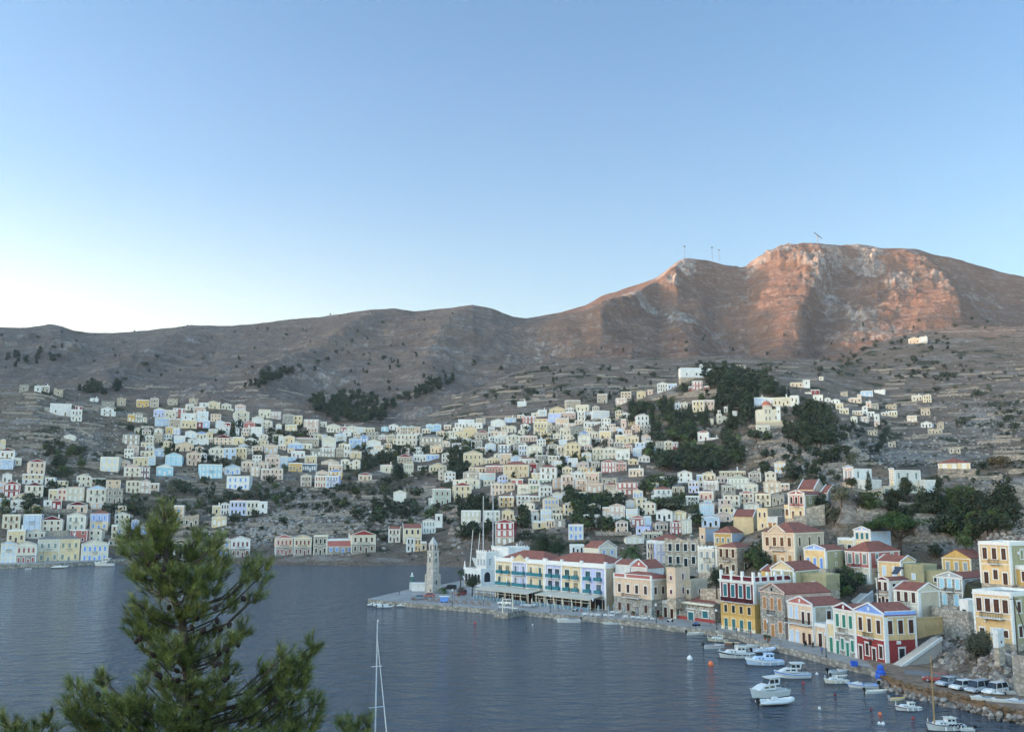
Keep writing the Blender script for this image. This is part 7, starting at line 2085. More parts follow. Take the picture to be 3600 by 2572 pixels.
# screen rectangles of the houses (so trees grow between, not in front of them)
HRECT = []
for o in list(COL.objects):
    if o.name.split('.')[0] in ('house', 'ruined_house', 'church', 'chapel', 'hotel', 'castle_building', 'waterfront_hall') and o.parent is None:
        bx = []
        for c_ in KIDS.get(o.name, []):
            if c_.type == 'MESH' and c_.name.split('.')[0] in ('wall', 'roof'):
                M = o.matrix_basis @ c_.matrix_basis
                bx += [M @ v.co for v in c_.data.vertices]
        if bx:
            pr_ = [proj(*b) for b in bx]; HRECT.append((min(p[0] for p in pr_), max(p[0] for p in pr_), min(p[1] for p in pr_), max(p[1] for p in pr_), o.location[1]))
RD, PN, CY, SH, OL, GR, BR = ('round', 'dark'), ('pine', 'pine'), ('cyp', 'cyp'), ('shrub', 'dark'), ('round', 'olive'), ('round', 'green'), ('shrub', 'brown')
forest([(1085,1425),(1130,1400),(1290,1410),(1340,1430),(1370,1480),(1300,1500),(1180,1495),(1100,1450)], 95, (10, 16), [PN, PN, RD], 'dark pine in the wood behind the middle of the town', 'pines in the valley wood', check=True)
forest([(1340,1440),(1440,1385),(1510,1345),(1600,1330),(1580,1360),(1480,1400),(1400,1440)], 42, (8, 13), [PN, RD], 'dark pine in the strip climbing beside the white hillside house', 'pines on the central spur')
forest([(270,1375),(440,1340),(450,1365),(390,1395),(290,1392)], 26, (9, 13), [PN, RD], 'dark pine in the clump behind the upper left houses', 'pines behind the upper left houses', check=False)
forest([(0,1275),(100,1240),(190,1250),(200,1280),(60,1300)], 18, (9, 13), [PN], 'dark pine in the small clump on the far left slope', 'pines on the far left slope', check=False)
forest([(840,1378),(930,1330),(1030,1300),(1040,1318),(940,1360),(860,1390)], 32, (8, 13), [PN], 'dark pine in the diagonal line on the grey hill', 'pines in the diagonal line', check=False)
forest([(1180,1300),(1250,1270),(1650,1240),(1800,1290),(1700,1350),(1300,1400)], 22, (5, 9), [PN, RD], 'lone dark tree on the slope below the middle ridge', 'lone trees on the middle slope', check=False)
forest([(0,1180),(500,1190),(1500,1110),(1800,1150),(1400,1300),(700,1390),(0,1300)], 80, (3, 7.5), [PN, RD, ('shrub', 'dark')], 'dark shrubby tree dotted over the grey left mountain', 'trees dotted over the left mountain', check=False)
forest([(20,1150),(300,1170),(700,1140),(1300,1088),(1700,1072),(1800,1110),(1300,1105),(700,1160),(300,1185)], 20, (3, 5.5), [RD, PN], 'small dark tree on the skyline of the left mountain', 'trees on the left skyline', check=False)
forest([(1900,1260),(2600,1150),(3300,1130),(3500,1000),(3600,1200),(2900,1255),(2200,1250)], 26, (4, 9), [RD, PN], 'lone dark tree on the slope of the red mountain', 'lone trees on the red mountain', check=False)
forest([(1650,1390),(1900,1300),(2400,1270),(2800,1270),(2700,1330),(2400,1310),(2200,1400),(1850,1440)], 95, (3, 7), [RD, SH, SH, PN], 'dark shrub on the terraced brown slope behind the town', 'shrubs on the terraced slope')
forest([(2460,1330),(2540,1302),(2640,1318),(2760,1392),(2740,1420),(2560,1420),(2490,1385)], 100, (9, 15), [PN, PN, RD], 'dark pine in the grove on the hill top beside the white chapel', 'pines on the hill top', check=False, wid=1.15)
forest([(2500,1400),(2580,1410),(2650,1430),(2640,1500),(2560,1520),(2530,1440)], 60, (8, 13), [PN, RD, CY], 'dark tree on the slope left of the yellow domed church', 'trees left of the domed church')
forest([(2735,1440),(2840,1418),(2925,1480),(2925,1575),(2800,1585),(2735,1520)], 85, (8, 13), [PN, RD], 'dark pine in the grove right of the yellow domed church', 'pines right of the domed church')
forest([(2190,1430),(2540,1425),(2600,1500),(2560,1560),(2300,1540),(2180,1490)], 105, (7, 12), [PN, RD, CY, GR], 'dark tree in the cypress grove on the central hill', 'trees in the cypress grove')
forest([(2290,1560),(2420,1540),(2560,1560),(2620,1620),(2560,1670),(2330,1660),(2270,1620)], 95, (8, 13), [PN, RD, RD, GR], 'dark tree in the wood below the central grove', 'trees in the lower central wood')
forest([(1990,1745),(2180,1730),(2260,1800),(2240,1880),(2000,1880)], 75, (6, 11), [RD, GR, PN, RD], 'dark garden tree between the salmon house and the hotel side houses', 'garden trees in the central gully')
forest([(2200,1720),(2330,1700),(2480,1760),(2560,1860),(2460,1860),(2300,1800)], 70, (5, 10), [RD, GR, OL], 'garden tree among the lower central houses', 'garden trees in the lower town')
forest([(1550,1610),(1660,1610),(1660,1690),(1560,1700)], 26, (8, 13), [RD, PN], 'dark tree in the clump above the sage house', 'trees above the sage house')
forest([(1300,1590),(1420,1590),(1430,1640),(1290,1640)], 16, (8, 12), [RD, PN, CY], 'dark tree in front of the cream school buildings', 'trees by the cream school buildings')
forest([(1150,1680),(1350,1700),(1500,1760),(1650,1830),(1500,1880),(1250,1820),(1130,1760)], 60, (4, 9), [RD, GR, OL, SH], 'bushy tree on the rocky slope above the far shore', 'bushy trees above the far shore')
forest([(1600,1780),(1760,1790),(1860,1850),(1860,1910),(1640,1900)], 36, (7, 12), [RD, PN], 'dark tree on the bank behind the white ships', 'trees behind the ships')
forest([(150,1560),(290,1560),(300,1650),(180,1690)], 30, (5, 9), [RD, GR], 'dark bushy tree in the gully on the left slope', 'bushy trees in the left gully')
forest([(0,1700),(420,1720),(1000,1680),(1050,1800),(800,1860),(420,1840),(0,1840)], 95, (4.5, 9), [RD, GR, SH, OL], 'garden tree on the lower left slope', 'garden trees on the lower left slope')
forest([(420,1500),(1000,1500),(1500,1540),(2000,1480),(2200,1600),(1900,1700),(1200,1680),(600,1640)], 340, (4.5, 9), [RD, RD, GR, OL, PN], 'garden tree between the houses of the upper town', 'garden trees in the upper town')
forest([(2860,1270),(3050,1180),(3300,1160),(3400,1260),(3250,1330),(2950,1330),(2850,1340)], 85, (4, 8), [RD, SH, OL], 'dark shrubby tree on the spur below the red mountain', 'trees on the right spur')
forest([(3060,1330),(3350,1260),(3600,1330),(3600,1560),(3400,1520),(3200,1400)], 62, (3, 8), [RD, SH, OL], 'shrubby tree on the rocky right slope', 'trees on the rocky right slope')
forest([(2780,1600),(3000,1620),(2960,1760),(2760,1740),(2640,1660)], 34, (5, 10), [RD, PN, OL], 'dark tree below the grey cliff on the right', 'trees below the grey cliff')
forest([(2960,1500),(3140,1480),(3140,1620),(3040,1600)], 20, (5, 9), [RD, PN], 'tree clinging to the slope right of the grey cliff', 'trees right of the grey cliff')
forest([(1000,1690),(1350,1700),(1650,1820),(1640,1920),(1250,1900),(1000,1860)], 75, (2.5, 6), [SH, RD, OL, SH], 'shrub on the rocky slope above the far shore', 'shrubs above the far shore')
forest([(420,1700),(1000,1690),(1050,1880),(700,1920),(430,1900)], 60, (2.5, 6), [SH, RD, OL], 'shrub on the slope behind the foreground pine', 'shrubs on the left centre slope')
forest([(2700,1390),(2980,1400),(3000,1640),(2680,1650)], 40, (3.5, 8), [PN, RD, SH], 'scattered tree on the cliff around the domed church', 'trees around the domed church')
forest([(2150,1400),(2720,1300),(2700,1560),(2300,1680),(2150,1560)], 60, (4, 11), [PN, RD, GR, CY], 'scattered tree on the central hill', 'scattered trees on the central hill')
NG = 'dark trees on the right hillside'
forest([(3010,1800),(3080,1775),(3250,1770),(3420,1775),(3600,1760),(3640,1840),(3400,1930),(3240,1900),(3060,1850)], 62, (5, 8.5), [RD, RD, GR, RD], 'dark dense tree on the hillside right of the umbrella pine', NG, 'mid', ymin=150)
forest([(2890,1975),(2960,1965),(2985,2050),(2900,2060)], 9, (4.5, 6.5), [GR, RD], 'green tree between the olive house and the rose red house', 'trees below the peach mansion', 'mid', ymin=150)
forest([(2850,2060),(2960,2040),(3030,2070),(3020,2110),(2880,2110)], 12, (4, 6.5), [GR, RD, RD], 'green tree behind the waterfront roofs', 'trees behind the waterfront roofs', 'mid', ymin=150)
forest([(2600,1990),(2660,1960),(2690,2010),(2640,2040)], 6, (5, 7), [RD, GR], 'dark tree left of the peach mansion', 'trees left of the peach mansion', 'mid', check=False, ymin=150)
forest([(3260,1960),(3330,1950),(3330,2030),(3270,2050)], 6, (3.5, 5), [OL, RD], 'grey green tree beside the weathered ochre house', 'trees by the weathered ochre house', 'mid', ymin=150)
forest([(2830,1800),(2960,1775),(2990,1850),(2850,1860)], 9, (5, 8), [OL, ('round', 'olive'), RD], 'greyish tree below the rose pediment house', 'trees below the rose pediment house', 'mid', check=False, ymin=150)
# single trees with a place of their own
def single(label, px, py, h, kind, leaf, q='mid', Y=None, wid=1.0, group=None):
    p = at(px, py, Y) if Y else hit(px, py, ymin=150)
    if p is None: return
    g = ground(p[0], p[1]); z = max(Q if py > 2030 and px < 2900 else .5, g if abs(g-p[2]) < 5 else p[2]) if Y else p[2]
    plant((p[0], p[1], z), h, kind, leaf, q, label, group, wid)
single('large umbrella pine with spreading crown above the rose red house', 3160, 1938, 13.5, 'umbrella', 'umb', 'near', 266, 1.28)
single('tall dark conifer in front of the white house with slate shutters', 3192, 1772, 8.0, 'pine', 'dark', 'near', 281, .95)
single('big bushy grey green olive shrub on the rock at the lower right', 3434, 2336, 7.0, 'shrub', 'olive', 'near', None, .62)
single('left of two big dark trees behind the hotel roof', 1915, 1960, 11.5, 'round', 'pine', 'near', 400, 1.05)
single('right of two big dark trees behind the hotel roof', 1965, 1962, 10.5, 'round', 'pine', 'near', 396, 1.05)
single('dark round tree in front of the castle building', 1660, 2082, 6.6, 'round', 'dark', 'near', 318, 1.05)
single('small dark tree on the quay behind the dark waterfront roof', 2520, 2078, 7.5, 'round', 'dark', 'near', 246, .8)
single('yellowing tree on the hillside above the weathered ochre house', 3398, 1938, 6.5, 'round', 'green', 'mid', 252)
single('slim clipped cypress beside the rose fronted white house', 3055, 1722, 6.0, 'cyp', 'dark', 'mid', 285, 1.3)
single('dark tree right of the white house with slate shutters', 3275, 1730, 6.0, 'round', 'dark', 'mid', 292)
single('second dark tree right of the white house with slate shutters', 3300, 1722, 5.5, 'round', 'dark', 'mid', 296)
single('bushy tree in front of the rose fronted white house', 2995, 1735, 4.6, 'round', 'dark', 'mid', 284)
single('wide brown shrub on the ridge at the right edge', 3520, 1655, 4.8, 'shrub', 'brown', 'mid', 322, 1.2)
single('low dark shrub by the red roofed hilltop house', 3455, 1650, 3.2, 'shrub', 'dark', 'mid', 322)
single('climbing green shrub on the house corner at the rose red house', 2965, 2060, 3.5, 'shrub', 'green', 'mid', 238)
S3 = lambda x, y: (2100+x/2.841, 1250+y/2.841)
for i, (x, yb, yt) in enumerate([(40,432,345),(125,432,340),(678,578,415),(738,572,405),(762,662,505),(792,664,520),(822,660,515),(858,662,500),(912,640,480),(945,640,500),(1092,645,455),(1180,600,470),(1245,590,480),(1326,655,478),(1145,222,108),(1393,190,105),(1912,402,310),(1855,395,300),(436,820,710)]):
    P_ = S3(x, yb); p = hit(*P_, ymin=300)
    if p: plant(p, (yb-yt)/2.841/F*p[1], 'cyp', 'cyp', 'mid', ('slender dark cypress in the row below the cream villas on the central hill' if 2 <= i <= 13 else 'lone cypress beside the white chapel hill') if i > 1 else 'round topped cypress at the left end of the central hill houses', 'cypresses on the central hill' if 2 <= i <= 13 else ('lone cypresses near the chapel' if i > 13 else 'round topped cypresses'), 1.5 if i < 2 else 1.15)
for x, yb, yt in [(1480,720,640),(1535,870,640),(1590,860,690)]:
    P_ = (850+x/2.841, 1380+yb/2.841); p = hit(*P_, ymin=300)
    if p: plant(p, (yb-yt)/2.841/F*p[1], 'cyp', 'cyp', 'mid', 'broad dark cypress in front of the cream school building', 'cypresses by the school', 1.6)
# the trees that show largest are objects of their own; the smallest far ones of each kind make one mass
FARQ.sort(key=lambda e: -e[0]); rest = {}
for hp_, a in FARQ:
    nm = NMK[a[2]]
    if NCT.get(nm, 0) < 285: plant(*a, force=True)
    else: rest.setdefault(nm, []).append(a)
LN = list(LF)
for nm, L_ in rest.items():
    vs, fs, ms, tot = [], [], [], 0
    for i, (loc, h, kind, leaf, q, *_, wid) in enumerate(L_):
        get(kind, leaf, q, i % 3); V = PV[(kind, leaf, q, i % 3)]; a = i*2.4; c, s_ = math.cos(a), math.sin(a)
        W = np.stack([(V[:, 0]*c-V[:, 1]*s_)*h*wid+loc[0], (V[:, 0]*s_+V[:, 1]*c)*h*wid+loc[1], V[:, 2]*h+loc[2]], 1)
        vs.append(W); fs.append(np.arange(len(V)).reshape(-1, 4)+tot); tot += len(V); ms.append(np.full(len(V)//4, LN.index(leaf)))
    me_ = npmesh('distant_'+nm, np.concatenate(vs), np.concatenate(fs), None, False)
    for l in LN: me_.materials.append(LF[l])
    me_.polygons.foreach_set('material_index', np.concatenate(ms).astype(np.int32)); me_.update()
    tag(link({'tree': 'distant_trees', 'pine_tree': 'distant_pines', 'shrub': 'distant_shrubs', 'cypress': 'distant_cypresses'}[nm], me_), 'smallest far off '+{'tree': 'trees', 'pine_tree': 'pines', 'shrub': 'shrubs', 'cypress': 'cypresses'}[nm]+' scattered over the slopes', kind='stuff')
# palms
def palm(label, px, py, Y, h, fr=2.6, n=26, z=None):
    p = at(px, py, Y) if z is None else on_z(px, py, z); o = empty('palm_tree', p); tag(o, label, 'palm tree')
    MB().tube([(0, 0, -.5), (.05, 0, h*.5), (0, .05, h)], [.26, .2, .22], 8).build('trunk', BARK, o)
    m = MB(); R = random.Random(int(px))
    for i in range(n):
        a = 2.4*i; el = R.uniform(-.3, 1.25); ln = fr*R.uniform(.85, 1.1); pts = []
        for k in range(6):
            t = k/5; r = ln*t*math.cos(el*(1-.3*t)); z_ = h+ln*(math.sin(el)*t-.75*t*t); pts.append((r*math.cos(a), r*math.sin(a), z_))
        for k in range(5):
            A, B = np.array(pts[k]), np.array(pts[k+1]); s = np.array([-math.sin(a), math.cos(a), 0]); w = fr*.16*(1-.6*abs(k/5-.35))
            for sg in (-1, 1):
                for u_ in (0, .5):
                    q0 = A+(B-A)*u_; q1 = A+(B-A)*(u_+.3); m.add([q0, q1, q1+s*sg*w+(B-A)*.5+(0, 0, -w*.5), q0+s*sg*w*1.0+(B-A)*.35+(0, 0, -w*.5)], [(0, 1, 2, 3)])
    m.build('fronds', LF['olive'] if 'grey' in label else LF['green'], o)
palm('tall palm beside the castle building', 1619, 2062, 0, 5.6, 2.0, z=Q); palm('short palm right of the clock tower', 1557, 2086, 0, 1.6, 1.9, z=Q); palm('low bushy palm by the small red van', 1622, 2080, 0, 1.2, 1.9, z=Q)
palm('large palm behind the hotel side houses', 2222, 1990, 300, 5.0, 4.0, 34); palm('grey green palm in the ruined house garden', 2372, 2040, 262, 3.6, 3.2, 30)
def pot(label, px, py, z=Q, s=1.0):
    p = on_z(px, py, z); o = empty('potted_plant', p); tag(o, label, 'potted plant', 'potted plants on the quay'); MB().lathe([(.16*s, 0), (.24*s, .45*s), (.2*s, .45*s)], 10).build('pot', plain('terracotta', (.35, .13, .07), .8), o)
    c = link('foliage', get('shrub', 'green', 'mid', 0)[0], o); c.scale = (.55*s, .55*s, .8*s); c.location = (0, 0, .3*s)
for i, (x, y) in enumerate([(1612, 2098), (2225, 2163), (2262, 2166), (2690, 2249), (2703, 2252), (2320, 2176)]):
    pot('potted shrub on the quay pavement by the houses', x, y, Q, 1.3)
# ---------------------------------------------------------------- uncountable scrub, rocks, and the smallest houses
sv = []; sf = []; tot = 0; RS = np.random.default_rng(3)
base = [leaves([(0, 0, .35, .5, .5, .4), (.3, .2, .3, .3, .3, .3), (-.25, .2, .28, .35, .3, .3)], 16, .30, 300+k) for k in range(6)]
cand = 0
iu = RS.integers(70, 70+NU-1, 120000); iy = RS.integers(40, 640, 120000)
for i, j in zip(iu, iy):
    if which[i, j] == 3 or ZT[i, j] < 2.2: continue
    if YY[j] < 180: continue
    g = gB[i, j]*(1.0 if which[i, j] in (0, 4) else .55)
    if RS.random() > (g*.9+.12)*(.35 if which[i, j] in (1, 2) else .75): continue
    x, y, z = GX[i, j], GY[i, j], ZT[i, j]; px, py = proj(x, y, z); s = RS.uniform(.5, 1.5)*(1.5 if which[i, j] in (1, 2) else 1.0); 
    if y < 300: s *= .6
    if blocked(px, py, s*.7/y*F, s*.5/y*F, y, .05): continue
    V, Fq = base[cand % 6]; sv.append(V*s+np.array([x, y, z-.05])); sf.append(Fq+tot); tot += len(V); cand += 1
    if cand > 15000: break
o = link('scrub', npmesh('scrub', np.concatenate(sv), np.concatenate(sf), LF['dark'], False)); tag(o, 'low dark scrub covering the hillsides', kind='stuff')
def rock(m, c, s, R):
    n = 7; vs = []
    for k, (zz, rr) in enumerate(((-.6, .8), (0, 1.0), (.45, .75), (.75, .35))):
        for i in range(n):
            a = 2*math.pi*i/n+k*.4; q = s*rr*R.uniform(.7, 1.2); vs.append((c[0]+q*math.cos(a), c[1]+q*math.sin(a)*.9, c[2]+s*zz*R.uniform(.8, 1.2)))
    fs = [(k*n+i, k*n+(i+1) % n, (k+1)*n+(i+1) % n, (k+1)*n+i) for k in range(3) for i in range(n)]+[tuple(range(3*n, 4*n))]
    m.add(vs, fs)
m = MB(); R_ = random.Random(9)
for (ax, ay), (bx, by) in zip(bp[:-1], bp[1:]):
    L_ = math.hypot(bx-ax, by-ay)
    for k in range(int(L_*5)):
        t = R_.random(); rock(m, (ax+(bx-ax)*t+R_.uniform(-.9, .5), ay+(by-ay)*t-R_.uniform(-.3, 1.3), R_.uniform(-.2, .9)), R_.uniform(.18, .65), R_)
for k in range(420):
    px, py = R_.choice([(3360, 2300, 50, 45), (3500, 2310, 70, 40), (3480, 2395, 90, 18), (3340, 2240, 50, 15), (3560, 1880, 50, 45), (3480, 1830, 90, 30)])[:2]; 
    p = hit(px+R_.gauss(0, 45), py+R_.gauss(0, 25), ymin=140)
    if p and p[2] > 1.6: rock(m, p, R_.uniform(.2, .8), R_)
ROCKM = stone('limestone_boulders', (.34, .30, .26), (.16, .13, .11), .9)
tag(m.build('boulders', ROCKM), 'limestone boulders on the bank and rock face', kind='stuff')
# dry grass on the bank edge
gv = []; gf = []; tot = 0
for (ax, ay), (bx, by) in zip(bp[:-1], bp[1:]):
    for k in range(int(math.hypot(bx-ax, by-ay)*9)):
        t = RS.random(); V, Fq = base[k % 6]; s = RS.uniform(.25, .6); gv.append(V*np.array([s, s, s*1.0])+np.array([ax+(bx-ax)*t+RS.uniform(-.5, .9), ay+(by-ay)*t+RS.uniform(-.7, 1.2), 1.5])); gf.append(Fq+tot); tot += len(V)
tag(link('dry_grass', npmesh('dry_grass', np.concatenate(gv), np.concatenate(gf), leafmat('dry_grass', (.16, .085, .04), (.30, .18, .09)), False)), 'dry reddish grass along the bank edge', kind='stuff')

# ---------------------------------------------------------------- foreground pine
YP = 15.0
def FP(x, y, dy=0.0): return np.array(at(x/1.6236, 1740+y/1.6236, YP+dy))
def needle_tufts(name, tufts, parent, mat, seed):
    R = np.random.default_rng(seed); n = 40; N = len(tufts)
    P = np.array([t[0] for t in tufts]); D = np.array([t[1] for t in tufts]); D /= np.linalg.norm(D, axis=1)[:, None]
    P = np.repeat(P, n, 0); D = np.repeat(D, n, 0); K = N*n
    off = R.random(K)[:, None]; p0 = P+D*(off*.17-.10)
    r = R.normal(size=(K, 3)); r -= D*(r*D).sum(1)[:, None]; r /= np.linalg.norm(r, axis=1)[:, None]
    dirn = D*(.75+.5*R.random(K))[:, None]+r*(.35+.35*R.random(K))[:, None]; dirn /= np.linalg.norm(dirn, axis=1)[:, None]
    ln = (.12+.06*R.random(K))[:, None]; w = np.cross(dirn, R.normal(size=(K, 3))); w /= np.linalg.norm(w, axis=1)[:, None]
    w = w*.0030; tip = p0+dirn*ln; tip[:, 2] -= ln[:, 0]*.08
    V = np.stack([p0-w, p0+w, tip+w*.35, tip-w*.35], 1).reshape(-1, 3)
    return link(name, npmesh(name, V, np.arange(K*4).reshape(K, 4), mat, False), parent)
def needle_mat():
    m, nt, b = mk('pine_needles'); p = wpos(nt)
    c = ramp(nt, noise(nt, p, 7.0, 3, .6), [(.32, (.042, .056, .016)), (.5, (.145, .163, .04)), (.68, (.36, .355, .095))])
    nt.links.new(c, b.inputs['Base Color']); b.inputs['Roughness'].default_value = .55; b.inputs['Specular IOR Level'].default_value = .3
    return m
NEED = needle_mat()
BLOBS = [(935,95,40,45),(950,170,65,60),(880,175,45,50),(740,220,65,55),(700,290,45,40),(870,260,105,75),(960,255,60,70),(1130,245,45,50),(1110,310,75,55),(1250,255,38,38),(1210,300,55,35),(800,335,85,55),(900,360,125,75),(1080,380,115,65),(1260,390,55,55),(1250,450,75,55),(770,450,55,45),(850,480,105,65),(960,470,85,65),(1130,470,105,65),(920,550,95,45),(1060,550,105,65),(1200,540,65,45),(1440,420,65,55),(1510,390,38,45),(1490,460,45,45),(1400,480,38,38),(1480,565,38,28),(1430,600,50,32),(1340,590,50,40),(1290,640,50,40),(790,620,48,38),(850,650,38,28),(750,700,55,48),(830,720,75,48),(920,690,65,55),(1020,680,75,50),(1130,680,65,55),(780,780,65,48),(870,790,75,48),(950,760,65,55),(1390,770,42,55),(1330,830,50,45),(1230,800,55,45),(1270,880,50,40),(1100,870,85,75),(960,850,75,55),(850,890,55,45),(1000,930,95,65),(920,960,60,50),(1120,970,75,65),(1210,930,50,40),(1310,960,42,35),(1320,1020,45,35),(1240,1040,50,40),(880,1010,45,35),(1060,1080,85,55),(970,1080,80,45),(830,1070,55,35),(760,1140,45,35),(1180,1110,55,45),(560,1040,38,38),(610,1070,45,38),(430,1090,42,48),(480,1160,65,65),(400,1200,55,55),(440,1260,75,55),(600,1190,65,45),(690,1230,95,65),(560,1280,105,65),(800,1200,85,65),(880,1260,105,75),(1000,1180,85,65),(1010,1280,115,65),(1130,1250,85,75),(1230,1180,75,65),(1290,1100,45,38),(1290,1250,55,55),(720,1320,145,50),(500,1330,60,40),(1490,1010,45,55),(1470,1100,55,55),(1620,920,55,65),(1700,960,55,55),(1790,850,38,55),(1760,920,45,45),(1610,1000,65,55),(1700,1040,65,55),(1560,1090,75,55),(1650,1120,75,55),(1730,1110,45,55),(1420,1180,65,55),(1520,1190,75,55),(1640,1210,75,55),(1400,1270,55,55),(1500,1290,85,55),(1640,1300,75,55),(1800,1190,42,65),(1780,1280,55,55),(1700,1330,100,40),(1250,1330,70,40),(900,1390,500,60),(1600,1390,200,50)]
TRK = [(1085,1900),(1080,1500),(1075,1230),(1075,1050),(1052,830),(1040,720),(995,600),(962,450),(942,250),(935,75)]
def trunk_at(y):
    for (x0, y0), (x1, y1) in zip(TRK[:-1], TRK[1:]):
        if y0 >= y >= y1: return x0+(x1-x0)*(y0-y)/(y0-y1)
    return TRK[0][0]
def fore_pine(label, blobs, trk, seed, dens=430., trunkx=None, dy0=0.0):
    base_p = FP(trk[0][0], trk[0][1], dy0); base_p[2] = near_z(base_p[0], base_p[1])-.3
    o = empty('pine_tree', base_p); tag(o, label, 'pine tree', None); bl_ = base_p
    R = random.Random(seed); L = lambda p: np.array(p)-bl_
    pts = [L(FP(x, y, dy0)) for x, y in trk]; pts[0] = np.array([0, 0, 0.]); n = len(pts)
    MB().tube(pts, [.085*(1-i/n)**.8+.012 for i in range(n)], 9).build('trunk', BARK, o)
    br = MB(); tufts = []
    for i, (cx, cy, rx, ry) in enumerate(blobs):
        dpt = dy0+R.uniform(-.75, .75)*(.5 if rx < 50 else 1); C = L(FP(cx, cy, dpt))
        yj = min(trk[0][1], max(trk[-1][1]+60, cy+abs(cx-trunkx(cy))*.45+40)); A = L(FP(trunkx(yj), yj, dy0))
        mid = A*.4+C*.6+np.array([0, 0, -.12*np.linalg.norm(C-A)])
        th = .009+.008*np.linalg.norm(C-A)
        br.tube([A, mid, C], [th, th*.65, .009], 5)
        k = max(5, int(math.pi*rx*ry/dens))
        for j in range(k):
            a = R.uniform(0, 6.28); r = math.sqrt(R.random()); T = L(FP(cx+rx*r*math.cos(a), cy+ry*r*math.sin(a), dpt+R.uniform(-.35, .35)))
            d = (T-C); d = d/(np.linalg.norm(d)+1e-6)*.7+np.array([R.uniform(-.3, .3), R.uniform(-.3, .3), .75])+(C-A)/(np.linalg.norm(C-A)+.01)*.35
            tufts.append((T, d)); S = C*.6+T*.4 if R.random() < .7 else C; br.tube([S, T], [.007, .004], 3, cap=False)
    br.build('branches', BARK, o); needle_tufts('foliage', tufts, o, NEED, seed)
    return o, L
fp, Lc = fore_pine('large pine in the left foreground with cones and several rising tips', BLOBS, TRK, 21, 640., trunk_at)
cone = None; cm = MB().lathe([(.004, -.05), (.026, -.03), (.034, 0), (.024, .03), (.004, .05)], 8).mesh('cone', plain('pine_cone', (.035, .02, .015), .8))
Rc = random.Random(4)
for x, y in [(850,390),(935,420),(1015,440),(1035,470),(900,350),(965,640),(1240,715),(1260,760),(1310,740),(1095,755),(1160,770),(1125,700),(780,830),(800,815),(1010,830),(875,910),(895,1020),(915,1030),(1300,910),(1295,880),(1250,900),(1205,955),(1232,965),(1258,965),(1280,1050),(1300,1040),(1010,1000),(985,1060),(1015,1055),(1570,1165),(1360,850),(1390,590),(1230,640),(560,1135),(1050,720)]:
    c_ = link('cone', cm, fp, Lc(FP(x, y, Rc.uniform(-.6, .1)-.3))); c_.rotation_euler = (Rc.uniform(-.8, .8), Rc.uniform(-.8, .8), 0); c_.scale = (1.15,)*3
fore_pine('small pine top at the lower left corner', [(15,1255,25,45),(60,1320,55,40),(125,1330,38,38),(282,1262,33,42),(230,1315,55,38),(305,1330,35,30),(150,1400,170,50)], [(160,1900),(155,1600),(150,1390)], 31, 620., lambda y: 152, .4)
fore_pine('small pine tip at the bottom beside the yacht mast', [(1950,1300,38,38),(2022,1312,45,38),(2092,1292,25,38),(2062,1335,45,30),(2010,1400,110,45)], [(2010,1900),(2010,1600),(2010,1390)], 41, 620., lambda y: 2010, .2)
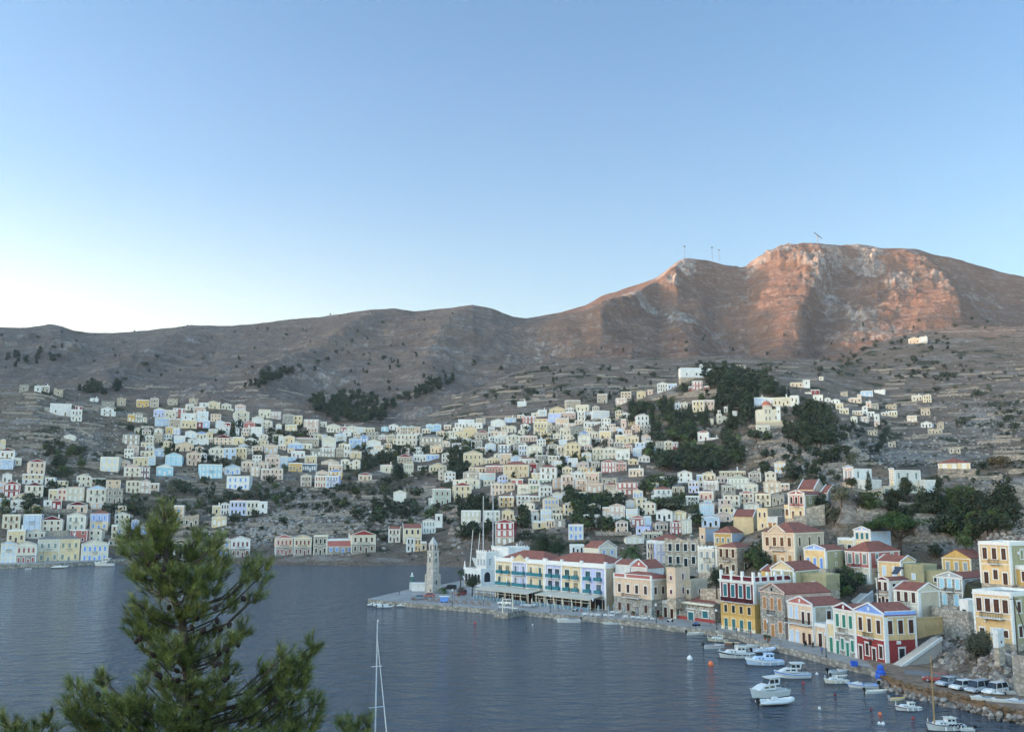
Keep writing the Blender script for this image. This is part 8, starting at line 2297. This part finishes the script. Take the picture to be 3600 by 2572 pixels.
# ---------------------------------------------------------------- the smallest houses, packed between the others, and terrace walls
HRECT0 = list(HRECT)
def fill_houses():
    R = random.Random(77); m = MB(); cols = ['w', 'c', 'y', 'p', 'e', 's', 't', 'b', 'l', 'P', 'a', 'o']; mats = [wallm(c) for c in cols]+[paint('w'), GLASS(), roofm('r'), roofm('t'), paint('d'), paint('b')]
    wts = [22, 30, 16, 8, 12, 9, 8, 4, 3, 2, 1, 2]; placed = []
    for poly, n, tries in ((((480,1480),(800,1480),(1250,1515),(1500,1515),(1750,1485),(2050,1440),(2250,1480),(2300,1580),(2200,1720),(1950,1800),(1600,1700),(1300,1600),(900,1640),(450,1620)), 165, 12000),
                     (((0,1700),(420,1710),(440,1930),(0,1930)), 18, 2500), (((2060,1730),(2750,1660),(2720,1790),(2400,1900),(2080,1890)), 30, 3000), (((1800,1640),(2080,1640),(2080,1880),(1820,1840)), 18, 2000)):
        k = 0
        for _ in range(tries):
            if k >= n: break
            x, y = R.uniform(min(p[0] for p in poly), max(p[0] for p in poly)), R.uniform(min(p[1] for p in poly), max(p[1] for p in poly))
            if not inpoly(x, y, poly): continue
            p = hit(x, y, ymin=300)
            if p is None or p[2] < 4: continue
            w, h, d = R.uniform(5.5, 9), R.choice([3.4, 5.6, 5.9, 6.2]), R.uniform(6, 8); wp, hp = w/p[1]*F, h/p[1]*F
            bad = False
            for x0, x1, y0, y1, YY_ in HRECT0+placed:
                ox = min(x+wp/2, x1)-max(x-wp/2, x0); oy = min(y, y1)-max(y-hp, y0)
                if ox > 1 and oy > 1:
                    if YY_ >= p[1] and oy > .22*(y1-y0): bad = True; break
                    if YY_ < p[1] and ox*oy > .45*wp*hp: bad = True; break
                    if abs(YY_-p[1]) < 9: bad = True; break
            if bad: continue
            k += 1; placed.append((x-wp/2, x+wp/2, y-hp*1.2, y, p[1]))
            u = p[0]/p[1]; th = math.atan(u)+R.uniform(-.2, .25); c, s = math.cos(th), math.sin(th)
            ci = R.choices(range(len(cols)), wts)[0]; ck, sh = len(cols), R.choice([1, 1, 4, 5, 0])
            def X(lx, ly, lz): return (p[0]+(lx-w/2)*c+ly*s, p[1]-(lx-w/2)*s+ly*c, p[2]+lz)
            def bx(x0, x1, y0, y1, z0, z1, mi): m.add([X(a, b, e) for e in (z0, z1) for a, b in ((x0, y0), (x1, y0), (x1, y1), (x0, y1))], [(0,3,2,1),(4,5,6,7),(0,1,5,4),(1,2,6,5),(2,3,7,6),(3,0,4,7)], mi)
            bx(0, w, 0, d, -3, h, ci)
            if R.random() < .55:
                r = w*.18; m.add([X(-.1, -.05, h), X(w+.1, -.05, h), X(w/2, -.05, h+r), X(-.1, d, h), X(w+.1, d, h), X(w/2, d, h+r)], [(0,1,2), (5,4,3), (0,2,5,3), (2,1,4,5)], ck+2 if R.random() < .5 else ck+3)
                for q0, q1 in (((-.2, h), (w/2, h+r+.1)), ((w/2, h+r+.1), (w+.2, h))):
                    m.add([X(q0[0], -.2, q0[1]), X(q1[0], -.2, q1[1]), X(q1[0], -.2, q1[1]+.28), X(q0[0], -.2, q0[1]+.28), X(q0[0], .2, q0[1]), X(q1[0], .2, q1[1]), X(q1[0], .2, q1[1]+.28), X(q0[0], .2, q0[1]+.28)], [(0,1,2,3),(4,7,6,5),(3,2,6,7),(0,4,5,1)], ck)
                m.add([X(.35, -.08, h+.02), X(w-.35, -.08, h+.02), X(w/2, -.08, h+r-.15)], [(0, 1, 2)], ci)
                bx(-.1, w+.1, -.15, 0, h-.25, h, ck)
            else: bx(-.1, w+.1, -.1, d+.1, h, h+.45, ck if R.random() < .7 else ci)
            fl = 1 if h < 4 else 2; n_ = R.choice([2, 3, 3])
            for f in range(fl):
                for j in range(n_):
                    xx = w*(j+.5)/n_; zz = h*f/fl+(.9 if f == fl-1 or j != 1 else .1)
                    bx(xx-.72, xx+.72, -.05, 0, zz-.15, zz+1.75, ck); bx(xx-.5, xx+.5, -.08, -.05, zz, zz+1.6, ck+sh if sh else ck+1)
            for xx in (0, w-.3): bx(xx-.02, xx+.32, -.06, 0, 0, h-.25, ck)
    o = m.build('distant_houses', mats); tag(o, 'smallest pastel houses packed between the others on the town slopes', kind='stuff')
    HRECT.extend(placed)
def terrace_walls():
    R = random.Random(5); m = MB()
    for _ in range(900):
        x, y = R.uniform(0, 3600), R.uniform(1290, 1900); p = hit(x, y, ymin=230)
        if p is None or p[2] < 3 or p[1] > 1150: continue
        if any(x0-4 < x < x1+4 and y0 < y < y1+5 for x0, x1, y0, y1, _q in HRECT): continue
        n = R.randint(4, 11); st = 1.6; h = R.uniform(.9, 1.9); P_ = [p]; yy = p[1]
        for i in range(n):
            xx = P_[-1][0]+st*1.5; z0 = P_[-1][2]; best = min(((abs(ground(xx, yy+e)-z0), yy+e) for e in (-2, -1, 0, 1, 2)))
            yy = best[1]; P_.append((xx, yy, ground(xx, yy)))
        for a, b in zip(P_[:-1], P_[1:]):
            if abs(a[2]-b[2]) > 2.2: continue
            h2 = h+R.uniform(-.15, .15)
            m.add([(a[0], a[1]-.4, a[2]-1.5), (b[0], b[1]-.4, b[2]-1.5), (b[0], b[1]+.4, b[2]-1.5), (a[0], a[1]+.4, a[2]-1.5), (a[0], a[1]-.4, a[2]+h2), (b[0], b[1]-.4, b[2]+h2), (b[0], b[1]+.4, b[2]+h2), (a[0], a[1]+.4, a[2]+h2)],
                  [(4,5,6,7),(0,1,5,4),(1,2,6,5),(2,3,7,6),(3,0,4,7)])
    o = m.build('terrace_walls', stone('dry_stone', (.33, .29, .25), (.15, .13, .11), 1.1)); tag(o, 'low dry stone terrace walls stepping up the slopes', kind='stuff')
    # limestone outcrops
    m = MB()
    for _ in range(5200):
        if R.random() < .55:
            cx, cy, sx, sy = R.choice([(1060,1800,80,45),(1270,1830,80,40),(300,1560,150,55),(2820,1600,140,70),(2950,1560,100,60),(960,1850,70,30),(1500,1800,50,35),(3450,1480,90,60),(850,1870,80,20),(3500,1840,70,40),(3200,1600,150,40)]); x, y = R.gauss(cx, sx), R.gauss(cy, sy)
        else: x, y = R.uniform(0, 3600), R.uniform(1270, 1960)
        p = hit(x, y, ymin=230)
        if p is None or p[2] < 2 or p[1] > 1250: continue
        if any(x0-3 < x < x1+3 and y0 < y < y1+4 for x0, x1, y0, y1, _q in HRECT): continue
        rock(m, p, R.uniform(.4, 1.5)*(1 if p[1] > 350 else .5), R)
    tag(m.build('outcrops', stone('limestone_outcrop', (.33, .305, .28), (.17, .15, .13), .5)), 'pale limestone outcrops scattered over the slopes', kind='stuff')
fill_houses(); terrace_walls()
# ---------------------------------------------------------------- labels of the town houses
def zone(x, y):
    if y > 1830 and x < 480: return 'on the far left shore'
    if y > 1830 and x < 1700: return 'on the far shore'
    if x < 480: return 'on the upper left slope' if y < 1560 else 'on the lower left slope'
    if x > 2700: return 'on the far right slope' if y < 1600 else 'on the right ridge'
    if x > 2150 and y < 1480: return 'near the hilltop chapel'
    if x > 2200 and y < 1640: return 'in the central grove'
    if x > 2000 and y > 1640: return 'behind the hotel' if y > 1800 else 'above the central gully'
    if y < 1500: return 'along the town skyline'
    if x < 1150: return 'in the left centre town' if y < 1640 else 'above the far shore rocks'
    return 'in the upper centre town' if y < 1610 else 'in the lower centre town'
ORD = ['leftmost', 'second from left', 'third from left', 'fourth from left', 'fifth from left', 'sixth from left', 'seventh from left', 'eighth from left', 'ninth from left', 'tenth from left', 'eleventh from left', 'twelfth from left']
ent = []
for o, base, cat, x, y, g in PLACES: ent.append(dict(o=o, b=base, s=base.split(' and ')[0] if ' shutters' in base else base, c=cat, x=x, y=y, z=zone(x, y), l=None))
def count(f): 
    d = {}
    for e in ent: d.setdefault(f(e), []).append(e)
    return d
used_l = set()
def assign(e, l):
    w = l.split()
    if len(w) > 16 or l in used_l: return False
    e['l'] = l; used_l.add(l); return True
for k, v in count(lambda e: e['b']).items():
    if len(v) == 1: assign(v[0], k)
for k, v in count(lambda e: (e['b'], e['z'])).items():
    if len(v) == 1 and not v[0]['l']: assign(v[0], k[0]+' '+k[1])
def nb(e):
    c = sorted((f for f in ent if f is not e and f['b'].split()[0] not in ('cream', 'white', e['b'].split()[0])), key=lambda f: (f['x']-e['x'])**2+(f['y']-e['y'])**2*2)[0]
    dx, dy = e['x']-c['x'], e['y']-c['y']
    r = ('right of' if dx > 0 else 'left of') if abs(dx) > abs(dy) else ('below' if dy > 0 else 'above')
    cw = c['b'].split(' two-')[0].split(' three-')[0].split(' low ')[0].split(' roofless')[0].split(' over ')[0]
    return r+' the '+cw+(' ruin' if c['c'] == 'ruin' else ' house')
D = {}
for e in ent:
    if not e['l']: e['n'] = e['s'].replace(' with white-edged gable', ' with gable')+' '+nb(e); D.setdefault((e['n'], e['z']), []).append(e)
for k, v in D.items():
    if len(v) == 1: assign(v[0], k[0]+' '+k[1])
for k, v in count(lambda e: (e['s'], e['z'])).items():
    v.sort(key=lambda e: e['x'])
    for i, e in enumerate(v):
        if not e['l']:
            sh = e['s'].replace(' with white-edged gable', ' with gable')
            assign(e, '%s %s, %s' % (sh, e['z'], ORD[i] if i < 12 else 'number %d from left' % (i+1))) or assign(e, '%s %s, %s of its kind' % (sh.split(' with')[0], e['z'], ORD[i] if i < 12 else 'number %d from left' % (i+1)))
for e in ent: tag(e['o'], e['l'], e['c'], 'town houses on the slopes' if e['c'] == 'house' else 'roofless ruins on the slopes')

# ---------------------------------------------------------------- the evening air
def haze():
    m = bpy.data.materials.new('evening_haze'); m.use_nodes = True; nt = m.node_tree; nt.nodes.clear()
    o = nt.nodes.new('ShaderNodeOutputMaterial'); v = nt.nodes.new('ShaderNodeVolumePrincipled')
    v.inputs['Color'].default_value = (.86, .86, .87, 1); v.inputs['Density'].default_value = HAZE; v.inputs['Anisotropy'].default_value = .2
    nt.links.new(v.outputs[0], o.inputs['Volume'])
    b = MB().box(-3200, 3200, -1600, 3900, -130, 760).build('haze', m); tag(b, 'thin evening haze over the bay', kind='stuff')
HAZE = .000055
haze(); sc.cycles.volume_bounces = 0
